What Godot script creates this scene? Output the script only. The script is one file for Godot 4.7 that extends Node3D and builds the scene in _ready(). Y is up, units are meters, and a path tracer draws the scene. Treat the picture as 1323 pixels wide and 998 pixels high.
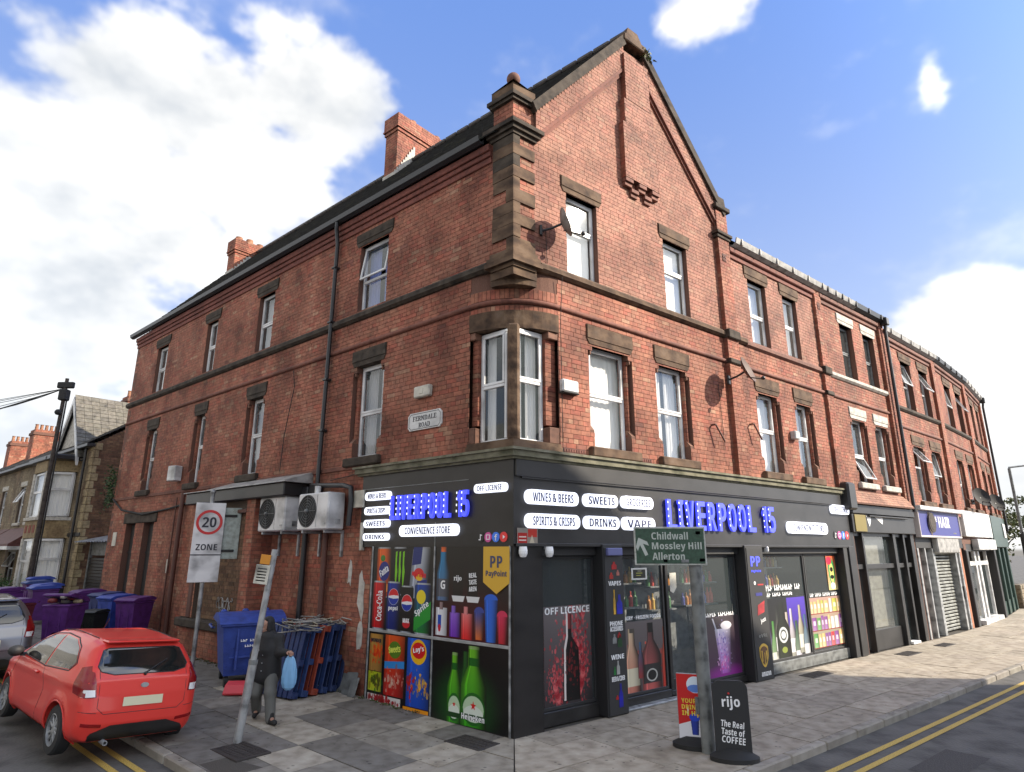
extends Node3D

# ---------------------------------------------------------------- directions of the two street fronts
const DL := Vector3(-0.76158, 0, -0.64807)   # along the side street, away from the corner
const NL := Vector3(-0.64807, 0, 0.76158)
const DR := Vector3(0.78122, 0, -0.62426)    # along the main street, away from the corner
const NR := Vector3(0.62426, 0, 0.78122)
var FR := Transform3D(Basis(DR, Vector3.UP, NR), Vector3.ZERO)
var FL := Transform3D(Basis(-DL, Vector3.UP, NL), Vector3.ZERO)
var rng := RandomNumberGenerator.new()
var names := {}
var mats := {}

func pl(t, n, h = 0.0): return DL * t + NL * n + Vector3.UP * h      # a point by side street
func pr(t, n, h = 0.0): return DR * t + NR * n + Vector3.UP * h      # a point by main street

class Mesher:
	var v := PackedVector3Array()
	var n := PackedVector3Array()
	var c := PackedColorArray()
	var uv := PackedVector2Array()
	var xf := Transform3D.IDENTITY
	var col := Color(1, 1, 1)
	func tri(a, b, d, ua = Vector2.ZERO, ub = Vector2.ZERO, ud = Vector2.ZERO):     # counter-clockwise seen from outside
		a = xf * a; b = xf * b; d = xf * d
		var m = (b - a).cross(d - a)
		if m.length_squared() < 1e-14: return
		m = m.normalized()
		v.append(a); v.append(d); v.append(b)
		for i in 3: n.append(m); c.append(col)
		uv.append(ua); uv.append(ud); uv.append(ub)
	func quad(a, b, d, e):
		a = xf * a; b = xf * b; d = xf * d; e = xf * e
		var m = (d - a).cross(e - b)
		if m.length_squared() < 1e-14: return
		m = m.normalized()
		v.append(a); v.append(d); v.append(b); v.append(a); v.append(e); v.append(d)
		for i in 6: n.append(m); c.append(col)
		uv.append(Vector2(0, 1)); uv.append(Vector2(1, 0)); uv.append(Vector2(1, 1)); uv.append(Vector2(0, 1)); uv.append(Vector2(0, 0)); uv.append(Vector2(1, 0))
	func smooth_tri(a, b, d, na, nb, nd):
		v.append(xf * a); v.append(xf * d); v.append(xf * b)
		n.append((xf.basis * na).normalized()); n.append((xf.basis * nd).normalized()); n.append((xf.basis * nb).normalized())
		for i in 3: c.append(col); uv.append(Vector2.ZERO)
	func smooth_quad(a, b, d, e, na, nb, nd, ne):
		smooth_tri(a, b, d, na, nb, nd); smooth_tri(a, d, e, na, nd, ne)
	# box between two corners, with chamfered edges
	func box(p, q, bev = 0.0):
		var lo = Vector3(min(p.x, q.x), min(p.y, q.y), min(p.z, q.z)); var hi = Vector3(max(p.x, q.x), max(p.y, q.y), max(p.z, q.z))
		var b = min(bev, min((hi.x - lo.x), min(hi.y - lo.y, hi.z - lo.z)) * 0.45)
		var L = [lo.x, hi.x]; var M = [lo.y, hi.y]; var N = [lo.z, hi.z]
		var P = func(i, j, k, ax):
			var s = [1.0 if i == 0 else -1.0, 1.0 if j == 0 else -1.0, 1.0 if k == 0 else -1.0]
			return Vector3(L[i] + (0.0 if ax == 0 else s[0] * b), M[j] + (0.0 if ax == 1 else s[1] * b), N[k] + (0.0 if ax == 2 else s[2] * b))
		quad(P.call(0, 0, 1, 2), P.call(1, 0, 1, 2), P.call(1, 1, 1, 2), P.call(0, 1, 1, 2))
		quad(P.call(1, 0, 0, 2), P.call(0, 0, 0, 2), P.call(0, 1, 0, 2), P.call(1, 1, 0, 2))
		quad(P.call(1, 0, 1, 0), P.call(1, 0, 0, 0), P.call(1, 1, 0, 0), P.call(1, 1, 1, 0))
		quad(P.call(0, 0, 0, 0), P.call(0, 0, 1, 0), P.call(0, 1, 1, 0), P.call(0, 1, 0, 0))
		quad(P.call(0, 1, 1, 1), P.call(1, 1, 1, 1), P.call(1, 1, 0, 1), P.call(0, 1, 0, 1))
		quad(P.call(0, 0, 0, 1), P.call(1, 0, 0, 1), P.call(1, 0, 1, 1), P.call(0, 0, 1, 1))
		if b <= 0.0: return
		for j in 2:
			for k in 2:
				var o = Vector3(0, 1 if j else -1, 1 if k else -1)
				face([P.call(0, j, k, 1), P.call(1, j, k, 1), P.call(1, j, k, 2), P.call(0, j, k, 2)], o)
				o = Vector3(1 if j else -1, 0, 1 if k else -1)
				face([P.call(j, 0, k, 0), P.call(j, 1, k, 0), P.call(j, 1, k, 2), P.call(j, 0, k, 2)], o)
				o = Vector3(1 if j else -1, 1 if k else -1, 0)
				face([P.call(j, k, 0, 0), P.call(j, k, 1, 0), P.call(j, k, 1, 1), P.call(j, k, 0, 1)], o)
		for i in 2:
			for j in 2:
				for k in 2:
					face([P.call(i, j, k, 0), P.call(i, j, k, 1), P.call(i, j, k, 2)], Vector3(1 if i else -1, 1 if j else -1, 1 if k else -1))
	func face(p, outward):
		if (p[1] - p[0]).cross(p[2] - p[0]).dot(outward) < 0.0: p.reverse()
		if p.size() == 3: tri(p[0], p[1], p[2])
		else: quad(p[0], p[1], p[2], p[3])
	# five-sided brick, back open, resting on the plane z0
	func brick(x0, x1, y0, y1, z0, z1):
		quad(Vector3(x0, y0, z1), Vector3(x1, y0, z1), Vector3(x1, y1, z1), Vector3(x0, y1, z1))
		quad(Vector3(x0, y1, z1), Vector3(x1, y1, z1), Vector3(x1, y1, z0), Vector3(x0, y1, z0))
		quad(Vector3(x0, y0, z0), Vector3(x1, y0, z0), Vector3(x1, y0, z1), Vector3(x0, y0, z1))
		quad(Vector3(x1, y0, z1), Vector3(x1, y0, z0), Vector3(x1, y1, z0), Vector3(x1, y1, z1))
		quad(Vector3(x0, y0, z0), Vector3(x0, y0, z1), Vector3(x0, y1, z1), Vector3(x0, y1, z0))
	func tube(pts, r, sides = 8, caps = true, r1 = -1.0):
		if r1 < 0.0: r1 = r
		var rings = []; var norms = []
		for i in pts.size():
			var d = (pts[min(i + 1, pts.size() - 1)] - pts[max(i - 1, 0)]).normalized()
			var u = d.cross(Vector3(0.31, 0.22, 0.92) if abs(d.z) < 0.8 else Vector3(0.9, 0.3, 0.1)).normalized(); var w = d.cross(u)
			var rr = lerp(r, r1, float(i) / max(1, pts.size() - 1)); var ring = []; var nn = []
			for k in sides:
				var a = TAU * k / sides; var o = u * cos(a) + w * sin(a)
				ring.append(pts[i] + o * rr); nn.append(o)
			rings.append(ring); norms.append(nn)
		for i in pts.size() - 1:
			for k in sides:
				var l = (k + 1) % sides
				smooth_quad(rings[i][k], rings[i][l], rings[i + 1][l], rings[i + 1][k], norms[i][k], norms[i][l], norms[i + 1][l], norms[i + 1][k])
		if caps:
			for k in range(1, sides - 1):
				tri(rings[0][0], rings[0][k + 1], rings[0][k]); tri(rings[-1][0], rings[-1][k], rings[-1][k + 1])
	# turned shape about the y axis: points are (radius, height)
	func lathe(prof, seg = 16, sx = 1.0, sz = 1.0, flat = false):
		for i in prof.size() - 1:
			var a = prof[i]; var b = prof[i + 1]; var t = (b - a); var nn = Vector2(t.y, -t.x).normalized()
			for k in seg:
				var p = TAU * k / seg; var q = TAU * (k + 1) / seg
				var e = Vector3(cos(p) * sx, 0, -sin(p) * sz); var f = Vector3(cos(q) * sx, 0, -sin(q) * sz); var y = Vector3.UP
				if flat: quad(e * a.x + y * a.y, f * a.x + y * a.y, f * b.x + y * b.y, e * b.x + y * b.y)
				else: smooth_quad(e * a.x + y * a.y, f * a.x + y * a.y, f * b.x + y * b.y, e * b.x + y * b.y, e * nn.x + y * nn.y, f * nn.x + y * nn.y, f * nn.x + y * nn.y, e * nn.x + y * nn.y)
	func ball(at, r, seg = 14, sq = Vector3.ONE):
		var rows = seg / 2
		for i in rows:
			var p = PI * i / rows - PI / 2; var q = PI * (i + 1) / rows - PI / 2
			for k in seg:
				var a = TAU * k / seg; var b = TAU * (k + 1) / seg
				var A = Vector3(cos(p) * cos(a), sin(p), -cos(p) * sin(a)); var B = Vector3(cos(p) * cos(b), sin(p), -cos(p) * sin(b))
				var C = Vector3(cos(q) * cos(b), sin(q), -cos(q) * sin(b)); var D = Vector3(cos(q) * cos(a), sin(q), -cos(q) * sin(a))
				smooth_quad(at + A * r * sq, at + B * r * sq, at + C * r * sq, at + D * r * sq, A, B, C, D)
	# outline (counter-clockwise in x, y) pushed from z0 to z1
	func prism(poly, z0, z1, back = true):
		var p = PackedVector2Array(poly)
		if Geometry2D.is_polygon_clockwise(p): p.reverse()
		var ix = Geometry2D.triangulate_polygon(p)
		for i in range(0, ix.size(), 3):
			var a = p[ix[i]]; var b = p[ix[i + 1]]; var d = p[ix[i + 2]]
			if (b - a).cross(d - a) < 0.0: var s = b; b = d; d = s
			tri(Vector3(a.x, a.y, z1), Vector3(b.x, b.y, z1), Vector3(d.x, d.y, z1))
			if back: tri(Vector3(a.x, a.y, z0), Vector3(d.x, d.y, z0), Vector3(b.x, b.y, z0))
		for i in p.size():
			var a = p[i]; var b = p[(i + 1) % p.size()]
			quad(Vector3(a.x, a.y, z0), Vector3(b.x, b.y, z0), Vector3(b.x, b.y, z1), Vector3(a.x, a.y, z1))
	# a profile in (z, y) carried along x
	func sweep(prof, x0, x1):
		var p = PackedVector2Array(prof)
		if Geometry2D.is_polygon_clockwise(p): p.reverse()
		for i in p.size():
			var a = p[i]; var b = p[(i + 1) % p.size()]
			quad(Vector3(x0, b.y, b.x), Vector3(x0, a.y, a.x), Vector3(x1, a.y, a.x), Vector3(x1, b.y, b.x))
		var ix = Geometry2D.triangulate_polygon(p)
		for i in range(0, ix.size(), 3):
			for s in [[x0, Vector3.LEFT], [x1, Vector3.RIGHT]]:
				face([Vector3(s[0], p[ix[i]].y, p[ix[i]].x), Vector3(s[0], p[ix[i + 1]].y, p[ix[i + 1]].x), Vector3(s[0], p[ix[i + 2]].y, p[ix[i + 2]].x)], s[1])
	func mesh():
		var a = []; a.resize(Mesh.ARRAY_MAX)
		a[Mesh.ARRAY_VERTEX] = v; a[Mesh.ARRAY_NORMAL] = n; a[Mesh.ARRAY_COLOR] = c; a[Mesh.ARRAY_TEX_UV] = uv
		var m = ArrayMesh.new()
		if v.size(): m.add_surface_from_arrays(Mesh.PRIMITIVE_TRIANGLES, a)
		return m

func mk(xf = Transform3D.IDENTITY):
	var m = Mesher.new(); m.xf = xf
	return m

func numbered(called):
	names[called] = names.get(called, -1) + 1
	return called if names[called] == 0 else "%s_%03d" % [called, names[called]]

func part(called, m, mat, parent):
	var o = MeshInstance3D.new()
	o.name = called
	o.mesh = m.mesh() if m is Mesher else m
	o.material_override = mat
	parent.add_child(o, true)
	return o

func label(o, text, category, group = ""):
	o.set_meta("label", text); o.set_meta("category", category)
	if group: o.set_meta("group", group)
	return o

func thing(called, text, category, xf = Transform3D.IDENTITY, group = ""):
	var o = Node3D.new(); o.name = numbered(called); o.transform = xf; add_child(o)
	return label(o, text, category, group)

func single(called, m, mat, text, category, xf = Transform3D.IDENTITY, group = ""):
	var o = part(numbered(called), m, mat, self); o.transform = xf
	return label(o, text, category, group)

func struct(called, m, mat, parent = self):
	var o = part(numbered(called) if parent == self else called, m, mat, parent)
	if parent == self: o.set_meta("kind", "structure")
	return o

func copy(src, xf, text, group = ""):
	var r = src.duplicate(); r.name = numbered(str(src.name).rstrip("0123456789").trim_suffix("_")); add_child(r); r.transform = xf
	label(r, text, src.get_meta("category"), group)
	return r

func place(p, turn = 0.0): return Transform3D(Basis(Vector3.UP, turn), p)
# frame standing at p whose x runs along dir (horizontal) and whose z faces out
func facing(p, out): 
	var z = Vector3(out.x, 0, out.z).normalized()
	return Transform3D(Basis(Vector3.UP.cross(z), Vector3.UP, z), p)

# ---------------------------------------------------------------- materials
func noise_image(sd, freq, size, oct = 4, kind = FastNoiseLite.TYPE_SIMPLEX_SMOOTH):
	var f = FastNoiseLite.new(); f.seed = sd; f.frequency = freq; f.fractal_octaves = oct; f.noise_type = kind
	return f.get_seamless_image(size, size)

func ramp(img, stops):       # stops: [[0..1, Color], ...]
	var g = Gradient.new(); g.offsets = PackedFloat32Array(stops.map(func(s): return s[0])); g.colors = PackedColorArray(stops.map(func(s): return s[1]))
	var table = []
	for i in 256: table.append(g.sample(i / 255.0))
	var src = img.duplicate(); src.convert(Image.FORMAT_L8)
	var d = src.get_data(); var out = PackedByteArray(); out.resize(d.size() * 3)
	for i in d.size():
		var q = table[d[i]]
		out[i * 3] = int(q.r * 255); out[i * 3 + 1] = int(q.g * 255); out[i * 3 + 2] = int(q.b * 255)
	var im = Image.create_from_data(img.get_width(), img.get_height(), false, Image.FORMAT_RGB8, out)
	im.generate_mipmaps()
	return ImageTexture.create_from_image(im)

# trodden gum and drips
func spotted(tex):
	var im = tex.get_image(); im.clear_mipmaps(); var r = RandomNumberGenerator.new(); r.seed = 3
	for i in 70:
		var x = r.randi_range(5, 250); var y = r.randi_range(5, 250); var s = r.randf_range(0.8, 2.6); var k = 0.62 if r.randf() < 0.7 else 1.1
		for dx in range(-3, 4):
			for dy in range(-3, 4):
				if dx * dx + dy * dy * 1.3 < s * s: var c = im.get_pixel(x + dx, y + dy); im.set_pixel(x + dx, y + dy, Color(min(1, c.r * k), min(1, c.g * k), min(1, c.b * k)))
	im.generate_mipmaps()
	return ImageTexture.create_from_image(im)

func g1(v): return Color(v, v, v)
func lin(r, g, b): return Color(r, g, b).linear_to_srgb()      # a real base colour, given as linear values

func mat(col, rough = 0.7, metal = 0.0, spec = 0.5):
	var m = StandardMaterial3D.new(); m.albedo_color = col; m.roughness = rough; m.metallic = metal; m.metallic_specular = spec
	return m

func tri_mat(col, rough, tex, metres, bump = null, depth = 0.0, vert = false):
	var m = mat(col, rough); m.albedo_texture = tex; m.uv1_triplanar = true; m.uv1_world_triplanar = true; m.uv1_scale = Vector3.ONE / metres
	m.vertex_color_use_as_albedo = vert
	if bump: m.heightmap_enabled = true; m.heightmap_texture = bump; m.heightmap_scale = depth
	return m

func glow(col, energy):
	var m = mat(col, 0.4); m.emission_enabled = true; m.emission = col; m.emission_energy_multiplier = energy
	return m

func make_materials():
	var fine = noise_image(3, 0.03, 256, 5); var coarse = noise_image(8, 0.012, 256, 5); var speck = noise_image(11, 0.16, 256, 2)
	var fine_t = ramp(fine, [[0.0, g1(0.62)], [0.45, g1(0.86)], [1.0, g1(1.0)]])
	var wear_t = ramp(coarse, [[0.0, g1(0.5)], [0.35, g1(0.8)], [0.6, g1(0.95)], [1.0, g1(1.0)]])
	var grit_t = ramp(speck, [[0.0, g1(0.55)], [0.5, g1(0.85)], [1.0, g1(1.0)]])
	var grit = ImageTexture.create_from_image(speck)
	var lump = ImageTexture.create_from_image(fine)
	var M = mats
	M.brick = tri_mat(Color.WHITE, 0.82, fine_t, 0.9, grit, 0.12, true)
	var grime = ramp(noise_image(31, 0.018, 256, 5), [[0.0, Color(0.62, 0.56, 0.54)], [0.4, Color(0.88, 0.86, 0.85)], [0.65, Color(1, 1, 1)], [1.0, Color(1, 1, 1)]])
	M.brick.detail_enabled = true; M.brick.detail_blend_mode = BaseMaterial3D.BLEND_MODE_MUL; M.brick.detail_albedo = grime; M.brick.detail_uv_layer = BaseMaterial3D.DETAIL_UV_2; M.brick.uv2_triplanar = true; M.brick.uv2_world_triplanar = true; M.brick.uv2_scale = Vector3(0.23, 0.13, 0.23)
	M.mortar = tri_mat(lin(0.2, 0.1, 0.072), 0.95, grit_t, 0.7, grit, 0.2)
	M.mortar_dark = tri_mat(lin(0.15, 0.11, 0.085), 0.95, grit_t, 0.7, grit, 0.2)
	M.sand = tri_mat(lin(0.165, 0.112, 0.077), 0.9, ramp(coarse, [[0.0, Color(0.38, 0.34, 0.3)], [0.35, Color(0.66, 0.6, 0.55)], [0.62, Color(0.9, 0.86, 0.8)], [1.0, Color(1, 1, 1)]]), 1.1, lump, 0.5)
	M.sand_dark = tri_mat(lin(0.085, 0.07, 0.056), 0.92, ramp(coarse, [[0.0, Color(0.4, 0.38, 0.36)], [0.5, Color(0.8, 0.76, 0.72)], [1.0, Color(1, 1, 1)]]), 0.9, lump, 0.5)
	M.stone_green = tri_mat(lin(0.25, 0.235, 0.19), 0.9, ramp(coarse, [[0.0, Color(0.5, 0.52, 0.45)], [0.5, Color(0.85, 0.85, 0.78)], [1.0, Color(1, 1, 1)]]), 0.8, lump, 0.4)
	M.stone_pale = tri_mat(lin(0.62, 0.59, 0.53), 0.85, fine_t, 1.3)
	M.slate = tri_mat(Color.WHITE, 0.65, wear_t, 0.6, grit, 0.1, true)
	M.upvc = tri_mat(lin(0.8, 0.8, 0.8), 0.32, wear_t, 3.5)
	M.net = mat(lin(0.74, 0.74, 0.73), 0.9); M.net.backlight_enabled = true; M.net.backlight = Color(0.35, 0.35, 0.35)
	M.curtain_blue = mat(lin(0.16, 0.2, 0.42), 0.9); M.curtain_grey = mat(lin(0.32, 0.32, 0.33), 0.9)
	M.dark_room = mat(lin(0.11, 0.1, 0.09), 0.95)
	M.pane = StandardMaterial3D.new(); M.pane.albedo_color = Color(0.8, 0.88, 0.9, 0.06); M.pane.transparency = BaseMaterial3D.TRANSPARENCY_ALPHA; M.pane.roughness = 0.02; M.pane.metallic_specular = 0.9
	M.black_gloss = tri_mat(lin(0.018, 0.016, 0.016), 0.4, wear_t, 1.6)
	M.black_matt = mat(lin(0.02, 0.02, 0.021), 0.6)
	M.fascia_grey = tri_mat(lin(0.028, 0.0265, 0.026), 0.42, wear_t, 2.1)
	M.rubber = mat(lin(0.018, 0.018, 0.018), 0.8)
	M.galv = tri_mat(lin(0.42, 0.43, 0.43), 0.5, wear_t, 0.8); M.galv.metallic = 0.35
	M.grey_paint = tri_mat(lin(0.2, 0.21, 0.205), 0.45, wear_t, 0.7)
	M.pipe_black = mat(lin(0.02, 0.02, 0.022), 0.4)
	M.pipe_brown = mat(lin(0.1, 0.04, 0.028), 0.6)
	M.gutter_grey = tri_mat(lin(0.4, 0.39, 0.37), 0.6, wear_t, 0.8)
	M.white = tri_mat(lin(0.78, 0.78, 0.77), 0.4, wear_t, 2.0)
	M.white_plain = mat(lin(0.8, 0.8, 0.8), 0.4)
	M.cream = tri_mat(lin(0.62, 0.59, 0.5), 0.55, wear_t, 1.2)
	M.ink = mat(lin(0.02, 0.02, 0.03), 0.5)
	M.ink_blue = mat(lin(0.05, 0.055, 0.12), 0.5)
	M.led_blue = glow(lin(0.07, 0.09, 0.9), 0.35)
	M.blue_letter_side = mat(lin(0.03, 0.03, 0.35), 0.4)
	M.led_white = glow(lin(0.85, 0.88, 1.0), 0.5)
	M.asphalt = tri_mat(lin(0.125, 0.12, 0.11), 0.92, ramp(coarse, [[0.0, g1(0.66)], [0.5, g1(0.9)], [1.0, g1(1.0)]]), 2.3, grit, 0.5)
	M.patch = tri_mat(lin(0.085, 0.08, 0.075), 0.93, grit_t, 0.9, grit, 0.5)
	M.flag = tri_mat(Color.WHITE, 0.9, spotted(ramp(fine, [[0.0, Color(0.74, 0.72, 0.7)], [0.5, Color(0.9, 0.89, 0.88)], [1.0, Color(1, 1, 1)]])), 2.3, grit, 0.25, true)
	M.bedding = tri_mat(lin(0.1, 0.088, 0.072), 0.95, grit_t, 0.5, grit, 0.4)
	M.yellow_paint = tri_mat(lin(0.6, 0.42, 0.1), 0.8, ramp(speck, [[0.0, g1(0.4)], [0.3, g1(0.75)], [0.6, g1(1)], [1.0, g1(1)]]), 0.6)
	M.white_paint = tri_mat(lin(0.6, 0.6, 0.58), 0.8, ramp(speck, [[0.0, g1(0.45)], [0.3, g1(0.8)], [0.6, g1(1)], [1.0, g1(1)]]), 0.7)
	M.iron = tri_mat(lin(0.05, 0.04, 0.035), 0.7, grit_t, 0.4, grit, 0.4)
	M.tint = tri_mat(Color.WHITE, 0.55, wear_t, 1.3, null, 0.0, true)      # painted goods whose colour stands in the vertices
	M.leaf = mat(Color.WHITE, 0.7); M.leaf.vertex_color_use_as_albedo = true; M.leaf.backlight_enabled = true; M.leaf.backlight = Color(0.3, 0.32, 0.1)
	M.wood = tri_mat(lin(0.07, 0.055, 0.045), 0.85, wear_t, 0.5)
	M.shutter = tri_mat(lin(0.33, 0.34, 0.31), 0.5, wear_t, 1.0); M.shutter.metallic = 0.2

# lettering as flat solid letters: centred on the node, facing z
var fonts := {}
func font(kind, weight = 400):
	var k = "%s%d" % [kind, weight]
	if not fonts.has(k):
		var f = SystemFont.new(); f.font_names = PackedStringArray([kind]); f.font_weight = weight
		fonts[k] = f
	return fonts[k]

func text(parent, words, size, mat_, xf, squeeze = 1.0, depth = 0.004, kind = "Droid Sans", weight = 700, called = "lettering"):
	var t = TextMesh.new(); t.text = words; t.font = font(kind, weight); t.font_size = 64; t.pixel_size = size / 46.0; t.depth = depth; t.curve_step = 2.0
	var o = MeshInstance3D.new(); o.name = called; o.mesh = t; o.material_override = mat_
	o.transform = xf * Transform3D(Basis.from_scale(Vector3(squeeze, 1, 1)), Vector3(0, 0, depth * 0.5))
	parent.add_child(o, true)
	return o

const EXPOSURE := 2.6
func _ready():
	rng.seed = 20240611
	# ---- camera
	var cam = Camera3D.new(); cam.name = "camera"; add_child(cam)
	cam.position = Vector3(-0.0233, 2.52, 9.5); cam.rotation_degrees = Vector3(14.753, 0, 0)
	cam.fov = 63.8; cam.near = 0.1; cam.far = 900.0; cam.current = true
	# ---- sky, exposure
	var we = WorldEnvironment.new(); we.name = "environment"; add_child(we)
	var env = Environment.new(); we.environment = env
	env.background_mode = Environment.BG_SKY; env.tonemap_mode = Environment.TONE_MAPPER_LINEAR; env.tonemap_exposure = EXPOSURE
	env.sdfgi_enabled = true; env.ssao_enabled = true; env.ssil_enabled = true
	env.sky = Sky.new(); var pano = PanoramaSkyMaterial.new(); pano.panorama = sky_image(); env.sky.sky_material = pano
	# ---- sun
	var sun = DirectionalLight3D.new(); sun.name = "sun"; add_child(sun)
	sun.light_energy = 1.08; sun.light_color = Color(1.0, 0.95, 0.87); sun.light_angular_distance = 0.5; sun.shadow_enabled = true
	sun.look_at_from_position(Vector3.ZERO, -(DR * 1.0 + NR * 1.0 + Vector3.UP * 0.82), Vector3.UP)
	make_materials()
	ground()
	corner_building()
	shop_front()
	terrace()
	side_houses()
	opposite_building()
	street_things()
	vehicles()
	people_things()

# air and clouds only; the camera looks along -z, the middle of the picture
func sky_image():
	var w = 2048; var h = 1024; var ex = 1.22 / EXPOSURE
	var d = PackedFloat32Array(); d.resize(w * h * 3)
	var f = FastNoiseLite.new(); f.seed = 21; f.frequency = 2.6; f.fractal_octaves = 6; f.fractal_gain = 0.55
	var s = FastNoiseLite.new(); s.seed = 5; s.frequency = 8.0; s.fractal_octaves = 6; s.fractal_gain = 0.6
	# banks of cloud: azimuth, altitude, half width, half height (degrees), strength
	var banks = [[-32, 35, 8.9, 5.1, 1.10], [-21, 38, 6.6, 5.1, 1.00], [-37, 26, 9.2, 7.2, 1.20], [-27, 30, 7.5, 4.8, 1.00], [-39, 16, 7.3, 8.5, 1.20], [-43, 29, 3.9, 4.1, 0.90], [-32, 23, 6.4, 4.2, 0.90], [-40, 8, 8.5, 4.9, 1.20], [21, 44, 4.3, 2.3, 0.95], [12, 44, 6.7, 2.4, 0.42], [5, 43, 4.4, 2.8, 0.30], [39, 34, 1.4, 3.8, 0.62], [37, 31, 1.5, 2.2, 0.40], [39, 16, 5.4, 3.4, 1.15], [36, 14, 3.4, 2.9, 1.00], [40, 10, 6.8, 5.0, 1.20], [31, 20, 2.4, 0.6, 0.40], [24, 26, 1.2, 0.6, 0.50], [38, 5, 5.3, 3.9, 1.20], [-36, 39, 5.8, 1.2, 0.40], [-10, 40, 3.2, 1.7, 0.35],
		[-66, 22, 20, 14, 1.1], [-62, 44, 16, 10, 1.0], [-92, 30, 24, 18, 1.1], [-122, 26, 24, 18, 1.1], [-152, 24, 22, 16, 1.0], [-105, 56, 34, 12, 1.0], [180, 36, 22, 16, 1.1], [140, 24, 24, 15, 1.0], [105, 34, 20, 14, 1.0], [65, 15, 14, 9, 1.1], [120, 60, 26, 12, 0.9], [-150, 60, 26, 13, 1.0], [50, 55, 12, 7, 0.7]]  # unseen banks out of view, added and thickened to lift the shade
	var sd = (DR * 1.0 + NR * 1.0 + Vector3.UP * 0.82).normalized()
	for y in h:
		var al = PI / 2 - (y + 0.5) / h * PI
		if al < -0.02:
			for x in w:
				var i = (y * w + x) * 3
				d[i] = 0.34 * ex; d[i + 1] = 0.32 * ex; d[i + 2] = 0.3 * ex
			continue
		var k = clampf(sin(max(al, 0.0)), 0, 1)
		var air = Color(0.13, 0.265, 0.67).lerp(Color(0.78, 0.87, 0.97), pow(1.0 - k, 2.4))
		var alt = rad_to_deg(al); var ca = cos(al); var sa = sin(al); var low = 0.75 * exp(-pow(alt / 7.0, 2.0))
		for x in w:
			var az = wrapf((x + 0.5) / w * TAU, -PI, PI)
			var p = Vector3(sin(az) * ca, sa, -cos(az) * ca)
			var n = f.get_noise_3d(p.x, p.y * 1.6, p.z)
			var m = low; var azd = rad_to_deg(az)
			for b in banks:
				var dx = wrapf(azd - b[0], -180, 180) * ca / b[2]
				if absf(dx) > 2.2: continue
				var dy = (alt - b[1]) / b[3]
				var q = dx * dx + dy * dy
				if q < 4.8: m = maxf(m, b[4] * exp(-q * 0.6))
			var fine = s.get_noise_3d(p.x, p.y * 1.8, p.z)
			var cover = smoothstep(0.44, 0.7, m + n * 0.36 + fine * 0.3) * clampf(0.5 + m * 0.6, 0, 1)
			cover = maxf(cover, 0.3 * smoothstep(0.1, 0.75, n * 0.8 + fine * 0.4 + m * 0.5))
			var shade = clampf(0.6 + 0.9 * f.get_noise_3d(p.x + 0.02, p.y * 1.6 + 0.09, p.z) - 0.5 * clampf(m - 0.8, 0, 1) + 0.45 * fine, 0, 1)
			var cl = Color(0.62, 0.66, 0.71).lerp(Color(1.16, 1.14, 1.1), shade) * (0.9 + 0.8 * pow(maxf(0.0, -p.dot(sd)), 2.0))  # clouds opposite the sun brightened to fill shaded walls
			var o = air.lerp(cl, cover)
			var g = maxf(0.0, p.dot(sd)); var fill_halo = 1.0 + 3.0 * pow(g, 6.0)  # sky around the unseen sun brightened to fill the shade
			var i = (y * w + x) * 3
			d[i] = o.r * ex * fill_halo; d[i + 1] = o.g * ex * fill_halo; d[i + 2] = o.b * ex * fill_halo
	return ImageTexture.create_from_image(Image.create_from_data(w, h, false, Image.FORMAT_RGBF, d.to_byte_array()))

# ================================================================ ground
func bend(t): return 0.0 if t < 15.3 else -0.0062 * (t - 15.3) * (t - 15.3)      # the main street front curves away
func street(t, n): 
	var s = 0.0 if t < 15.3 else -0.0124 * (t - 15.3)
	var a = Vector2(1, s).normalized()
	return DR * (t - a.y * n) + NR * (bend(t) + a.x * n)
func meet(o, i = null):      # where the two fronts, moved out by o (main street) and i (side street), meet
	var b = o if i == null else i
	var det = NR.x * NL.z - NR.z * NL.x
	return Vector3((o * NL.z - b * NR.z) / det, 0, (NR.x * b - NL.x * o) / det)
func p2(p): return Vector2(p.x, -p.z)
const PLAN := Transform3D(Basis(Vector3(1, 0, 0), Vector3(0, 0, -1), Vector3(0, 1, 0)), Vector3.ZERO)
const KR := 2.78
const KL := 3.5

func kerb_line(inset):       # from far along the side street, round the corner, to far along the main street
	var pts = []
	for t in [60.0, 40.0, 30.0, 24.0, 18.0, 12.0, 8.0, 4.0, 1.5, 0.5]: pts.append(pl(t, KL - inset))
	var a = pl(0.2, KL - inset); var c = meet(KR - inset, KL - inset); var b = pr(0.4, KR - inset)
	for k in 13: pts.append(a.bezier_interpolate(a.lerp(c, 0.62), b.lerp(c, 0.62), b, k / 12.0))
	for t in [2.0, 5.0, 8.0, 11.0, 14.0, 16.5, 19.0, 22.0, 25.0, 28.0, 31.0, 34.0, 38.0, 44.0, 52.0, 60.0]: pts.append(street(t, KR - inset))
	return pts

func strip(m, pts, w, y, from_ = 0.0, to = 1e9):      # flat band along a line, its right side inwards
	for i in pts.size() - 1:
		var d = (pts[i + 1] - pts[i]).normalized(); var q = d.cross(Vector3.UP) * w * 0.5; var up = Vector3.UP * y
		m.quad(pts[i] + q + up, pts[i + 1] + q + up, pts[i + 1] - q + up, pts[i] - q + up)

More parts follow.
